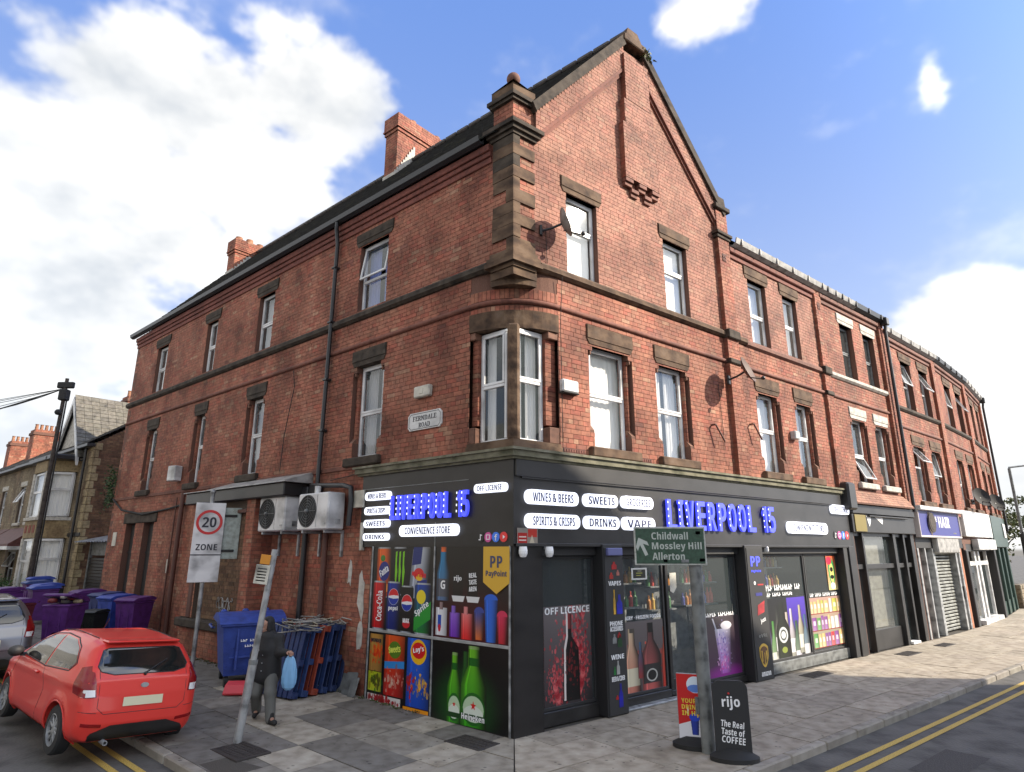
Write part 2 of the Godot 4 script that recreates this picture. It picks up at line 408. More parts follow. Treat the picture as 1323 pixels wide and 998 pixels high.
func ground():
	var g = mk()
	for q in [[-330.0, 0.5], [0.5, 90.5], [90.5, 330.0]]: g.quad(pl(q[0], 330, -0.1), pl(q[0], -330, -0.1), pl(q[1], -330, -0.1), pl(q[1], 330, -0.1))
	struct("road", settle(g), mats.asphalt)
	# the pavement of both streets: bedding, flags, kerb stones
	var edge = kerb_line(0.14); var poly = PackedVector2Array()
	for p in edge: poly.append(p2(p))
	for t in [60.0, 40.0, 30.0]: poly.append(p2(street(t, -8.0)))
	for t in [28.0, 22.0, 15.0, 0.6]: poly.append(p2(street(t, -0.4)))
	for t in [0.5, 20.0, 60.0]: poly.append(p2(pl(t, -0.3)))
	var b = mk(PLAN); b.prism(poly, -0.16, -0.016, false)
	var pave = struct("pavement", settle(b), mats.bedding)
	var count = 0; var rest = mk()
	var west = PackedVector2Array([Vector2(0, 0), Vector2(-0.1, -30), Vector2(-80, -30), Vector2(-80, 80), p2(pl(60.0, -0.02)), p2(pl(0.0, -0.02))])
	# side street flags: some pale, some dark
	var joint = 0.006
	var cells = []
	var n0 = 0.02; var row = 0
	for wn in [0.66, 0.8, 0.66, 0.62, 0.62]:
		var t = -2.4 - 0.37 * (row % 2)
		while t < 27.0:
			var wt = [0.95, 0.8, 0.95, 0.65][rng.randi() % 4]
			var shade = rng.randf(); var col
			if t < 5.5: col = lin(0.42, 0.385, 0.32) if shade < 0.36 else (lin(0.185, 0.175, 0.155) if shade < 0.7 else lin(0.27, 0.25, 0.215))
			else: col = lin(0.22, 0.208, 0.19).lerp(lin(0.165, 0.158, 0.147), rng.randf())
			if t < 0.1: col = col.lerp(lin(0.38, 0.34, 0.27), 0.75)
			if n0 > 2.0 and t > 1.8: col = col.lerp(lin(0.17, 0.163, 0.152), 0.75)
			var c = PackedVector2Array([p2(pl(t + joint, n0 + joint)), p2(pl(t + wt - joint, n0 + joint)), p2(pl(t + wt - joint, n0 + wn - joint)), p2(pl(t + joint, n0 + wn - joint))])
			for q in Geometry2D.intersect_polygons(c, west): cells.append([q, col, t + max(0.0, 0.6 - n0)])
			t += wt
		n0 += wn; row += 1
	# main street flags
	n0 = 0.02; row = 0
	var east = PackedVector2Array([Vector2(0.012, 0), Vector2(0.1, -30), Vector2(80, -30), Vector2(80, 80), Vector2(1, 80), Vector2(0.012, 0)])
	for wn in [0.55, 0.72, 0.72, 0.72]:
		var t = -2.6 - 0.45 * (row % 2)
		while t < 46.0:
			var wt = [0.9, 0.9, 1.0, 0.62][rng.randi() % 4] * (1.0 if t < 20 else 1.6)
			var c = PackedVector2Array([p2(street(t + joint, n0 + joint)), p2(street(t + wt - joint, n0 + joint)), p2(street(t + wt - joint, n0 + wn - joint)), p2(street(t + joint, n0 + wn - joint))])
			var v = rng.randf_range(0.86, 1.1); var col = lin(0.4 * v, 0.355 * v, 0.285 * v)
			for q in Geometry2D.intersect_polygons(c, east): cells.append([q, col, t])
			t += wt
		n0 += wn; row += 1
	var limit = PackedVector2Array(); for p in edge: limit.append(p2(p))
	for t in [60.0, 30.0]: limit.append(p2(street(t, -9.0)))
	for t in [28.0, 22.0, 15.0, 0.6]: limit.append(p2(street(t, -0.4)))
	for t in [0.5, 20.0, 60.0]: limit.append(p2(pl(t, -0.3)))
	cells.sort_custom(func(a, c): return a[2] < c[2])
	for cell in cells:
		for q in Geometry2D.intersect_polygons(cell[0], limit):
			if absf(area(q)) < 0.01: continue
			var m = rest
			if count < 300: m = mk()
			m.xf = PLAN; m.col = cell[1].srgb_to_linear()
			m.prism(q, -0.05, rng.randf_range(-0.005, 0.004), false)
			if count < 300:
				part("flagstone", settle(m), mats.flag, pave); count += 1
	if rest.v.size(): part("flagstones", settle(rest), mats.flag, pave).set_meta("kind", "stuff")
	# kerb stones, each about 0.9 m
	var line = kerb_line(0.07); var kerb = Node3D.new(); kerb.name = "kerb"; add_child(kerb); kerb.set_meta("kind", "structure")
	var far = mk(); var walk = Curve3D.new()
	for p in line: walk.add_point(p)
	var s = 26.0; var total = walk.get_baked_length(); var made = 0
	while s + 0.92 < total - 14.0:
		var p = walk.sample_baked(s); var q = walk.sample_baked(s + 0.91); var dir = (q - p).normalized()
		var m = mk() if made < 130 else far
		m.xf = Transform3D(Basis(dir, Vector3.UP, dir.cross(Vector3.UP)), p)
		var v = rng.randf_range(0.85, 1.1); m.col = Color(0.34 * v, 0.315 * v, 0.27 * v)
		m.box(Vector3(0.004, -0.2, -0.068), Vector3(0.905, 0.004, 0.068), 0.018)
		if made < 130: part("kerb_stone", settle(m), mats.flag, kerb)
		made += 1; s += 0.92
	if far.v.size(): part("kerb_stones", settle(far), mats.flag, kerb).set_meta("kind", "stuff")
	# painted lines
	var paint = mk()
	for o in [0.4, 0.62]:
		var pts = []
		for t in [0.6, 3.0, 6.0, 9.0, 12.0, 15.0, 18.0, 21.0, 25.0, 30.0, 36.0, 44.0]: pts.append(street(t, KR + o + 0.02))
		strip(paint, pts, 0.085, -0.092)
		pts = []
		for t in [40.0, 20.0, 10.0, 5.0, 0.8]: pts.append(pl(t, KL + o - 0.12))
		strip(paint, pts, 0.085, -0.092)
	for q in [[3.2, 3.75, 1.3, 0.5], [6.2, 4.2, 2.2, 0.5], [9.5, 5.2, 1.6, 1.2]]:
		var pt = mk(); pt.xf = facing(street(q[0], q[1]), NR); pt.quad(Vector3(0, -0.0965, q[3]), Vector3(q[2], -0.0965, q[3]), Vector3(q[2], -0.0965, 0), Vector3(0, -0.0965, 0)); struct("road_patch", pt, mats.patch)
	struct("double_yellow_lines", settle(paint), mats.yellow_paint)
	var dash = mk()
	for k in 9:
		strip(dash, [street(6.6 + k * 1.6, 4.95), street(7.35 + k * 1.6, 4.95)], 0.11, -0.096)
		strip(dash, [street(6.1 + k * 3.0, 6.9), street(7.6 + k * 3.0, 6.9)], 0.11, -0.095)
	struct("white_road_dashes", dash, mats.white_paint)
	var far_side = mk(PLAN)
	far_side.prism([p2(pr(0.0, 11.2)), p2(pr(70.0, 11.2)), p2(pr(70.0, 30.0)), p2(pr(-3.0, 30.0)), p2(pr(-3.0, 13.0))], -0.16, 0.0, false)
	far_side.prism([p2(pl(2.0, 10.8)), p2(pl(0.0, 12.5)), p2(pl(0.0, 30.0)), p2(pl(70.0, 30.0)), p2(pl(70.0, 10.8))], -0.16, 0.001, false)
	struct("opposite_pavements", settle(far_side), mats.patch)
	# covers let into the pavement
	var k = 0
	for d in [["side", 0.3, 0.52, 0.66, 0.42], ["main", 7.75, 0.42, 0.85, 0.34], ["main", 12.2, 0.55, 0.85, 0.34], ["main", 14.6, 0.6, 0.8, 0.3], ["side", 2.2, 2.78, 0.7, 0.46]]:
		var m = mk(); var f = facing((on_side(d[1], d[2]) if d[0] == "side" else pr(d[1], d[2])) + Vector3(0, 0.004, 0), NL if d[0] == "side" else NR)
		m.box(Vector3(-d[3] / 2, -0.02, -d[4] / 2), Vector3(d[3] / 2, 0.006, d[4] / 2), 0.004)
		for i in 9:
			for j in 4: m.box(Vector3(-d[3] * 0.45 + i * d[3] * 0.1, 0.004, -d[4] * 0.42 + j * d[4] * 0.22), Vector3(-d[3] * 0.45 + i * d[3] * 0.1 + d[3] * 0.06, 0.011, -d[4] * 0.42 + (j + 0.6) * d[4] * 0.22), 0.0)
		single("access_cover", m, mats.iron, ["brown iron cover in the pavement just below the green bottle poster", "iron grating in the pavement under the wide bottle poster window", "iron grating in the pavement before the empty grey shop", "iron grating in the pavement by the grey shop's entrance door", "iron cover beside the leaning grey pole's foot"][k], "cover", f, "covers in the pavement")
		k += 1

func area(q):
	var a = 0.0
	for i in q.size(): a += q[i].cross(q[(i + 1) % q.size()])
	return a * 0.5

# ================================================================ brickwork
# wall face with openings, as quads, at depth z
func wall_quads(m, x0, x1, y0, y1, holes, z):
	var xs = [x0, x1]; var ys = [y0, y1]
	for h in holes:
		for x in [h.position.x, h.end.x]: if x > x0 and x < x1: xs.append(x)
		for y in [h.position.y, h.end.y]: if y > y0 and y < y1: ys.append(y)
	xs.sort(); ys.sort()
	for i in xs.size() - 1:
		for j in ys.size() - 1:
			if xs[i + 1] - xs[i] < 1e-4 or ys[j + 1] - ys[j] < 1e-4: continue
			var c = Vector2((xs[i] + xs[i + 1]) / 2, (ys[j] + ys[j + 1]) / 2); var open_ = false
			for h in holes: if h.has_point(c): open_ = true
			if not open_: m.quad(Vector3(xs[i], ys[j], z), Vector3(xs[i + 1], ys[j], z), Vector3(xs[i + 1], ys[j + 1], z), Vector3(xs[i], ys[j + 1], z))

func wall(m, x0, x1, y0, y1, holes, thick = 0.3):
	wall_quads(m, x0, x1, y0, y1, holes, -0.008)
	var f = m.xf; m.xf = f * Transform3D(Basis(Vector3.UP, PI), Vector3(0, 0, -thick))
	var back = holes.map(func(h): return Rect2(-h.end.x, h.position.y, h.size.x, h.size.y))
	wall_quads(m, -x1, -x0, y0, y1, back, 0.0)
	m.xf = f
	for h in holes:
		var a = h.position; var b = h.end; var zf = -0.008
		for s in [[a.x, 1], [b.x, -1]]:       # sides, left open where another opening joins
			var cut = []; var whole = false
			for q in holes:
				if q == h: continue
				if absf((q.end.x if s[1] > 0 else q.position.x) - s[0]) < 0.002 and q.position.y < b.y and q.end.y > a.y:
					if q.position.y <= a.y + 0.002 and q.end.y >= b.y - 0.002: whole = true
					cut.append([q.position.y, q.end.y])
			var runs = [[a.y, b.y]]
			if whole: runs = []
			elif cut.size(): runs = [[a.y, cut[0][0]], [cut[0][1], b.y]]
			for r in runs: 
				if s[1] > 0: m.quad(Vector3(s[0], r[0], zf), Vector3(s[0], r[1], zf), Vector3(s[0], r[1], -thick), Vector3(s[0], r[0], -thick))
				else: m.quad(Vector3(s[0], r[0], -thick), Vector3(s[0], r[1], -thick), Vector3(s[0], r[1], zf), Vector3(s[0], r[0], zf))
		m.quad(Vector3(a.x, b.y, -0.008), Vector3(b.x, b.y, -0.008), Vector3(b.x, b.y, -thick), Vector3(a.x, b.y, -thick))
		m.quad(Vector3(a.x, a.y, -thick), Vector3(b.x, a.y, -thick), Vector3(b.x, a.y, -0.008), Vector3(a.x, a.y, -0.008))

func red_brick():
	var v = rng.randf_range(0.88, 1.12); var k = rng.randf()
	var c = Color(0.45, 0.152, 0.094).lerp(Color(0.44, 0.18, 0.108), rng.randf())
	if k < 0.03: c = Color(0.33, 0.12, 0.082)
	elif k < 0.07: c = Color(0.5, 0.27, 0.17)
	elif k < 0.18: c = Color(0.45, 0.13, 0.08)
	return Color(c.r * v, c.g * v, c.b * v)
func sunlit_brick():  # brightness of the sunlit upper front put into the brick colour
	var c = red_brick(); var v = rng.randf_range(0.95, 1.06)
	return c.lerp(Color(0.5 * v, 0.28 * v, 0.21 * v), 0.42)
# soot that runs down below the sills, paler repointed clumps
var blotch: FastNoiseLite
func soiled(c, x, y, holes):
	if blotch == null: blotch = FastNoiseLite.new(); blotch.seed = 9; blotch.frequency = 0.55; blotch.fractal_octaves = 3
	var k = 1.0
	for h in holes:
		var d = h.position.y - y
		if h.size.x > 0.3 and d > 0.0 and d < 1.1 and x > h.position.x - 0.12 and x < h.end.x + 0.12: k = min(k, 1.0 - 0.3 * (1.0 - d / 1.1) * (0.5 + 0.5 * absf(sin(x * 9.0))))
	var n = blotch.get_noise_2d(x * 2.2, y * 1.1)
	if n > 0.2: c = c.lerp(Color(0.5, 0.27, 0.18), min(0.35, (n - 0.2) * 1.3))
	elif n < -0.2: k *= 1.0 + max(-0.25, (n + 0.2) * 0.8)
	return Color(c.r * k, c.g * k, c.b * k)
func brown_brick():
	var v = rng.randf_range(0.7, 1.2)
	var c = Color(0.2, 0.1, 0.055).lerp(Color(0.27, 0.16, 0.085), rng.randf())
	return Color(c.r * v, c.g * v, c.b * v)
func cream_brick():
	var v = rng.randf_range(0.85, 1.12)
	var c = Color(0.3, 0.235, 0.14).lerp(Color(0.36, 0.29, 0.18), rng.randf())
	return Color(c.r * v, c.g * v, c.b * v)

const COURSE := 0.083
const BRICK := 0.236
# courses of bricks over an outline (x, y), openings left out; near ones are kept apart so that they can become bricks of their own
func lay(m, near, xf, outline, holes = [], hue = null, z = 0.0, proud = 0.008, near_r = 11.2, phase = 0):
	var poly = PackedVector2Array(outline); var lo = 1e9; var hi = -1e9
	for p in poly: lo = min(lo, p.y); hi = max(hi, p.y)
	var eye = Vector3(-0.02, 2.52, 9.5); m.xf = xf
	if hue == null: hue = red_brick
	var row = int(floor(lo / COURSE)); 
	while row * COURSE < hi - 0.01:
		var y0 = max(lo, row * COURSE) + 0.004; var y1 = min(hi, (row + 1) * COURSE) - 0.004; var yc = (y0 + y1) / 2; row += 1
		if y1 - y0 < 0.02: continue
		var cuts = []
		for i in poly.size():
			var a = poly[i]; var b = poly[(i + 1) % poly.size()]
			if (a.y > yc) != (b.y > yc): cuts.append(a.x + (b.x - a.x) * (yc - a.y) / (b.y - a.y))
		cuts.sort(); var spans = []
		for i in range(0, cuts.size() - 1, 2): spans.append([cuts[i], cuts[i + 1]])
		for h in holes:
			if yc <= h.position.y or yc >= h.end.y: continue
			var kept = []
			for s in spans:
				if h.end.x <= s[0] or h.position.x >= s[1]: kept.append(s); continue
				if h.position.x - s[0] > 0.02: kept.append([s[0], h.position.x])
				if s[1] - h.end.x > 0.02: kept.append([h.end.x, s[1]])
			spans = kept
		var headers = (row + phase) % 4 == 0; var step = BRICK / 2 if headers else BRICK
		var shift = [0.0, 0.5, 0.25, 0.75][(row + phase) % 4] * BRICK
		for s in spans:
			var x = floor((s[0] - shift) / step) * step + shift
			while x < s[1] - 0.01:
				var a = max(x, s[0]) + (0.004 if x > s[0] else 0.0); var b = min(x + step, s[1]) - (0.004 if x + step < s[1] else 0.0)
				x += step
				if b - a < 0.025: continue
				m.col = hue.call()
				if xf.basis.is_finite(): m.col = soiled(m.col, (a + b) / 2, yc, holes)
				var out = z + rng.randf_range(-0.0015, 0.0015)
				if near != null:
					var c = xf * Vector3((a + b) / 2, yc, 0); var d = c.distance_to(eye)
					if d < near_r and c.y > 0.5: near.append([d, xf, a, b, y0, y1, z - proud, out, m.col]); continue
				m.brick(a, b, y0, y1, z - proud, out)

func commit_bricks(near, rest, parent, m_):
	near.sort_custom(func(a, b): return a[0] < b[0])
	for i in near.size():
		var q = near[i]; var m = rest if i >= 300 else mk()
		m.xf = q[1]; m.col = q[8]; m.brick(q[2], q[3], q[4], q[5], q[6], q[7])
		if i < 300: part("brick", m, m_, parent)
	part("bricks", rest, m_, parent).set_meta("kind", "stuff")

# per-course coloured jamb facing along x
func jamb(m, x, y0, y1, z0, z1, side):
	var y = y0
	while y < y1 - 0.005:
		var b = min(y1, (floor(y / COURSE + 0.001) + 1) * COURSE)
		m.col = red_brick()
		if side > 0: m.quad(Vector3(x, y + 0.003, z0), Vector3(x, b - 0.003, z0), Vector3(x, b - 0.003, z1), Vector3(x, y + 0.003, z1))
		else: m.quad(Vector3(x, y + 0.003, z1), Vector3(x, b - 0.003, z1), Vector3(x, b - 0.003, z0), Vector3(x, y + 0.003, z0))
		y = b

# ================================================================ windows
func ring(m, x0, x1, y0, y1, w, z0, z1, bev = 0.006):
	m.box(Vector3(x0, y0, z0), Vector3(x1, y0 + w, z1), bev); m.box(Vector3(x0, y1 - w, z0), Vector3(x1, y1, z1), bev)
	m.box(Vector3(x0, y0 + w, z0), Vector3(x0 + w, y1 - w, z1), bev); m.box(Vector3(x1 - w, y0 + w, z0), Vector3(x1, y1 - w, z1), bev)

func cloth(x0, x1, y0, y1, z, folds, deep, ragged = 0.0):
	var m = mk(); var k = 28; var rows = 3; var ph = rng.randf() * 6.0
	var at = func(i): 
		var u = float(i) / k; return z + deep * (sin(u * folds * TAU + ph) * 0.7 + sin(u * folds * 2.7 * TAU + ph * 2) * 0.3)
	for i in k:
		var xa = lerp(x0, x1, float(i) / k); var xb = lerp(x0, x1, float(i + 1) / k); var za = at.call(i); var zb = at.call(i + 1)
		var na = Vector3(-(at.call(i + 1) - at.call(max(i - 1, 0))) / ((x1 - x0) / k * 2), 0, 1).normalized(); var nb = Vector3(-(at.call(min(i + 2, k)) - za) / ((x1 - x0) / k * 2), 0, 1).normalized()
		m.smooth_quad(Vector3(xa, y0, za), Vector3(xb, y0, zb), Vector3(xb, y1, zb), Vector3(xa, y1, za), na, nb, nb, na)
	return m

# uPVC window in an opening of frame F (x along the wall, z out)
func window(parent, F, x0, x1, y0, y1, z, o = {}):
	var m = mk(); var split = y0 + (y1 - y0) * o.get("split", 0.47); var fm = o.get("frame", mats.upvc)
	var w = 0.055; var top_open = o.get("top", 0.0); var low_open = o.get("low", 0.0)
	ring(m, x0, x1, y0, y1, w, z - 0.06, z, 0.008)
	m.box(Vector3(x0 + w, split - 0.03, z - 0.06), Vector3(x1 - w, split + 0.03, z + 0.004), 0.006)
	if o.get("mull", false): m.box(Vector3((x0 + x1) / 2 - 0.03, y0 + w, z - 0.06), Vector3((x0 + x1) / 2 + 0.03, split - 0.03, z), 0.006)
	var win = part("window", m, fm, parent); win.transform = F
	var sashes = [[y0 + w, split - 0.03, low_open], [split + 0.03, y1 - w, top_open]]
	for k in 2:
		var s = sashes[k]; var a = Vector3(0, s[1], z); var turn = Transform3D(Basis(Vector3.RIGHT, -s[2]), a) * Transform3D(Basis.IDENTITY, -a)
		if k == 1 or s[2] != 0.0:
			var f = mk(turn); ring(f, x0 + w * 0.8, x1 - w * 0.8, s[0] - 0.008, s[1] + 0.008, 0.045, z - 0.02, z + 0.014, 0.006)
			part("sash", f, fm, win)
		var p = mk(turn); var zz = z - 0.025
		p.quad(Vector3(x0 + w, s[0], zz), Vector3(x1 - w, s[0], zz), Vector3(x1 - w, s[1], zz), Vector3(x0 + w, s[1], zz))
		part("pane", p, mats.pane, win)
	var c = o.get("curtain", "net")
	if c == "net":
		part("net_curtain", cloth(x0 + 0.02, x0 + (x1 - x0) * o.get("drawn", 1.0), y0 + 0.02, y1 - 0.02, z - 0.16, 7, 0.012), mats.net, win)
	elif c == "pair":
		part("curtain", cloth(x0 + 0.02, lerp(x0, x1, 0.42), y0 + 0.02, y1 - 0.02, z - 0.16, 4, 0.02), o.get("cloth", mats.curtain_blue), win)
		part("curtain", cloth(lerp(x0, x1, 0.58), x1 - 0.02, y0 + 0.02, y1 - 0.02, z - 0.16, 4, 0.02), o.get("cloth", mats.curtain_blue), win)
	elif c == "blind":
		var b = mk(); b.box(Vector3(x0 + 0.03, lerp(y0, y1, o.get("blind", 0.0)), z - 0.13), Vector3(x1 - 0.03, y1 - 0.03, z - 0.12))
		part("blind", b, mats.net, win)
	return win

func stone_block(parent, F, called, p, q, bev, m_):
	var m = mk(F); m.box(p, q, bev)
	return part(called, m, m_, parent)

# moves a place read off the photo at the wall face back to depth d behind it
func back_r(t, d): return t + d * (t + 5.95) / 7.41
func back_l(t, d): return t + d * (t + 6.14) / 7.25
func back_h(h, d, c): return h + d * (h - 2.52) / c

# ================================================================ the corner building
func corner_poly(tr, tl, o, i):       # band round the corner in plan, between depths i and o
	return [p2(pr(tr, i)), p2(pr(tr, o)), p2(meet(o)), p2(pl(tl, o)), p2(pl(tl, i)), p2(meet(i))]
func rounded(t, o, k = 10):           # round corner line at depth o, from side street to main street
	var a = pl(t, o); var b = pr(t, o); var c = meet(o); var r = []
	for j in k + 1: r.append(a.bezier_interpolate(a.lerp(c, 0.6), b.lerp(c, 0.6), b, float(j) / k))
	return r
func rounded_poly(t, o, i):
	var r = []
	for p in rounded(t, o): r.append(p2(p))
	var q = rounded(t, i); q.reverse()
	for p in q: r.append(p2(p))
	return r

func rect(x0, x1, y0, y1): return Rect2(x0, y0, x1 - x0, y1 - y0)

# first-floor sash openings with stepped brick jambs; returns openings for the brickwork
func stepped_holes(x0, x1, y0, y1, step = 0.11): return [rect(x0, x1, y0, y1), rect(x0 - step, x0, y0 + 0.3, y1 - 0.12), rect(x1, x1 + step, y0 + 0.3, y1 - 0.12)]

func stepped_jambs(parent, F, x0, x1, y0, y1, step = 0.11):
	for s in [-1, 1]:
		var m = mk(F); var e = x0 if s < 0 else x1
		var y = y0 + 0.3
		while y < y1 - 0.13:
			var b = min(y1 - 0.12, (floor(y / COURSE + 0.001) + 1) * COURSE); m.col = red_brick() * 0.9
			var p = [Vector2(e, -0.28), Vector2(e, -0.1), Vector2(e + s * 0.022, -0.075), Vector2(e + s * 0.05, -0.075), Vector2(e + s * step, -0.105), Vector2(e + s * step, -0.28)]
			var f = m.xf; m.xf = f * Transform3D(Basis(Vector3.RIGHT, Vector3(0, 0, 1), Vector3.UP), Vector3.ZERO)
			m.prism(p, y + 0.003, b - 0.003); m.xf = f
			y = b
		part("brick_jamb", m, mats.brick, parent)
		m = mk(F); m.col = Color(0.3, 0.15, 0.1)       # the stops where the moulding dies into the wall
		var q = [Vector2(-0.105, y0 + 0.3), Vector2(-0.105, y0 + 0.42), Vector2(-0.005, y0 + 0.305), Vector2(-0.005, y0 + 0.3)]
		m.sweep(q, min(e, e + s * step) + 0.002, max(e, e + s * step) - 0.002)
		part("jamb_stop", m, mats.brick, parent); m = mk(F); m.col = Color(0.3, 0.15, 0.1)
		m.box(Vector3(min(e + s * 0.02, e + s * 0.06), y1 - 0.2, -0.075), Vector3(max(e + s * 0.02, e + s * 0.06), y1 - 0.13, 0.0), 0.008)
		part("jamb_stop", m, mats.brick, parent)

func lintel(parent, F, x0, x1, y0, y1, m_, proud = 0.03):
	var m = mk(F)
	var p = [Vector2(x0, y0 + 0.1), Vector2(x0 + 0.06, y0), Vector2(x1 - 0.06, y0), Vector2(x1, y0 + 0.1), Vector2(x1 + 0.01, y1), Vector2(x0 - 0.01, y1)]
	m.prism(p, -0.25, proud - 0.014)
	m.box(Vector3(x0 + 0.0, y0 + 0.1, proud - 0.016), Vector3(x1, y1 - 0.004, proud), 0.012)
	return part("lintel", m, m_, parent)

func corner_building():
	var B = thing("corner_building", "three storey red brick corner building with gable, stone quoins and dark slate roof", "building")
	var near = []; var rest = mk(); var W = mk()
	# openings on the main street front
	var d1 = 0.15; var d2 = 0.11
	var rh = []; var r1 = []; var r2 = []
	for a in [[1.66, 2.61], [3.5, 4.36], [7.08, 7.9], [8.82, 9.52]]:
		r1.append([back_r(a[0], d1), back_r(a[1], d1)])
	for a in [[1.15, 1.95], [3.95, 4.76], [7.17, 7.99], [8.8, 9.51]]:
		r2.append([back_r(a[0], d2), back_r(a[1], d2)])
	var h1 = [4.22, 6.1]; var h2 = [7.33, 8.97]
	var holes1 = []; var holes2 = []
	for a in r1: holes1.append_array(stepped_holes(a[0], a[1], h1[0], h1[1]))
	for a in r2: holes2.append(rect(a[0], a[1], h2[0], h2[1]))
	var corner_r = [0.16, 0.76]; var corner_l = [0.28, 0.86]
	W.xf = FR
	wall(W, 0.98, 10.75, 3.84, 7.16, holes1); wall(W, 0.46, 10.75, 7.16, 9.62, holes2)
	var gable = [Vector2(0.46, 9.62), Vector2(6.45, 9.62), Vector2(6.45, 10.3), Vector2(3.75, 13.3), Vector2(3.05, 13.3), Vector2(0.46, 10.25)]
	W.prism(gable, -0.3, -0.008)
	lay(rest, near, FR, [Vector2(0.98, 3.98), Vector2(10.75, 3.98), Vector2(10.75, 7.16), Vector2(0.98, 7.16)], holes1)
	lay(rest, near, FR, [Vector2(0.46, 7.3), Vector2(10.75, 7.3), Vector2(10.75, 9.62), Vector2(6.45, 9.62), Vector2(6.45, 10.3), Vector2(3.75, 13.3), Vector2(3.05, 13.3), Vector2(0.46, 10.25)], holes2, sunlit_brick)
	# side street front: x is minus the distance from the corner
	W.xf = FL
	var l1 = []; var l2 = []; var hl1 = []; var hl2 = []
	for a in [[3.23, 4.0], [7.7, 8.36], [10.78, 11.28], [14.0, 14.62]]: l1.append([-back_l(a[1], d1), -back_l(a[0], d1)])
	for a in [[3.25, 4.19], [7.71, 8.47], [10.77, 11.43], [14.15, 14.98]]: l2.append([-back_l(a[1], d2), -back_l(a[0], d2)])
	for a in l1: hl1.append_array(stepped_holes(a[0], a[1], 4.26, 6.14))
	for a in l2: hl2.append(rect(a[0], a[1], 7.35, 8.9))
	var doors = [rect(-15.75, -15.0, 0.1, 3.28), rect(-14.35, -13.6, 0.1, 3.28)]
	wall(W, -17.2, -0.98, 3.84, 7.16, hl1); wall(W, -17.2, -0.46, 7.16, 9.75, hl2)
	wall(W, -17.2, -0.3, 0.0, 3.84, doors)
	lay(rest, near, FL, [Vector2(-17.2, 3.9), Vector2(-0.98, 3.9), Vector2(-0.98, 7.16), Vector2(-17.2, 7.16)], hl1)
	lay(rest, near, FL, [Vector2(-17.2, 7.3), Vector2(-0.46, 7.3), Vector2(-0.46, 9.7), Vector2(-17.2, 9.7)], hl2)
	lay(rest, near, FL, [Vector2(-17.2, 0.0), Vector2(-3.3, 0.0), Vector2(-3.3, 3.9), Vector2(-17.2, 3.9)], doors)
	part("wall", W, mats.mortar, B)
	# end wall to the alley
	var E = mk(); var FE = Transform3D(Basis(-NL, Vector3.UP, DL), DL * 17.2); E.xf = FE
	E.prism([Vector2(0.3, 0), Vector2(7.0, 0), Vector2(7.0, 9.7), Vector2(3.3, 13.6), Vector2(0.0, 9.7), Vector2(0, 0.0)], -0.28, -0.008)
	part("end_wall", E, mats.mortar, B)
	lay(rest, null, FE, [Vector2(0.0, 0), Vector2(7.0, 0), Vector2(7.0, 9.7), Vector2(3.3, 13.6), Vector2(0.0, 9.7)], [])
	# floors and rooms behind the windows
	var foot = [Vector3.ZERO, DR * 10.75, DR * 10.75 - NR * 8.0, Vector3(-1.5, 0, -11), DL * 17.2 - NL * 6.5, DL * 17.2].map(func(p): return p2(p * 0.985 + Vector3(0.0, 0, -0.2)))
	var R = mk(PLAN)
	for y in [[3.72, 3.86], [7.02, 7.16], [9.45, 9.6]]: R.prism(foot, y[0], y[1])
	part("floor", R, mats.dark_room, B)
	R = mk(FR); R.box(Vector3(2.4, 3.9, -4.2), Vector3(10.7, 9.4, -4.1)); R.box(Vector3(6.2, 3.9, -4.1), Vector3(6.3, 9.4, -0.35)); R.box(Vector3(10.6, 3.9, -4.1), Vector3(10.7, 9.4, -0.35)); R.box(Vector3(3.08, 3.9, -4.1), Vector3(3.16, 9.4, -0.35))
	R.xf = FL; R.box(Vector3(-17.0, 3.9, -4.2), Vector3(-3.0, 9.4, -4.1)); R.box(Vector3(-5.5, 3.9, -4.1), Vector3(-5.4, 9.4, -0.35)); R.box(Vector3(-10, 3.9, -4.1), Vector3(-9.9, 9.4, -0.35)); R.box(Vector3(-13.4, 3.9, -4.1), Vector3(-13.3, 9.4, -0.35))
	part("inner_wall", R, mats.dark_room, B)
	R = mk(PLAN); R.prism([p2(pr(10.75, 0)), p2(pr(10.75, -8)), p2(pr(10.6, -8)), p2(pr(10.6, 0))], 0.0, 9.6); R.prism([p2(pr(10.75, -8.0)), p2(Vector3(-1.5, 0, -11)), p2(pl(17.2, -6.5)), p2(pl(17.1, -6.3)), p2(Vector3(-1.5, 0, -10.8)), p2(pr(10.6, -7.9))], 0.0, 9.6)
	part("rear_wall", R, mats.mortar, B)

	# main street windows
	var k = 0
	for a in r1:
		window(B, FR, a[0], a[1], h1[0], h1[1], -d1, [{"split": 0.52, "curtain": "net"}, {"split": 0.5, "curtain": "pair", "cloth": mats.net}, {"split": 0.52, "curtain": "net"}, {"split": 0.52, "curtain": "net", "drawn": 0.85}][k])
		stepped_jambs(B, FR, a[0], a[1], h1[0], h1[1]); lintel(B, FR, a[0] - 0.13, a[1] + 0.13, h1[1], h1[1] + 0.36, mats.sand)
		stone_block(B, FR, "sill", Vector3(a[0] - 0.16, h1[0] - 0.17, -0.2), Vector3(a[1] + 0.16, h1[0], 0.11), 0.02, mats.sand)
		k += 1
	k = 0
	for a in r2:
		window(B, FR, a[0], a[1], h2[0], h2[1], -d2, [{"split": 0.6, "curtain": "blind"}, {"split": 0.58, "curtain": "blind", "blind": 0.0}, {"split": 0.45, "curtain": "net"}, {"split": 0.5, "curtain": "net"}][k])
		lintel(B, FR, a[0] - 0.13, a[1] + 0.13, h2[1], h2[1] + 0.32, mats.sand); k += 1
	k = 0
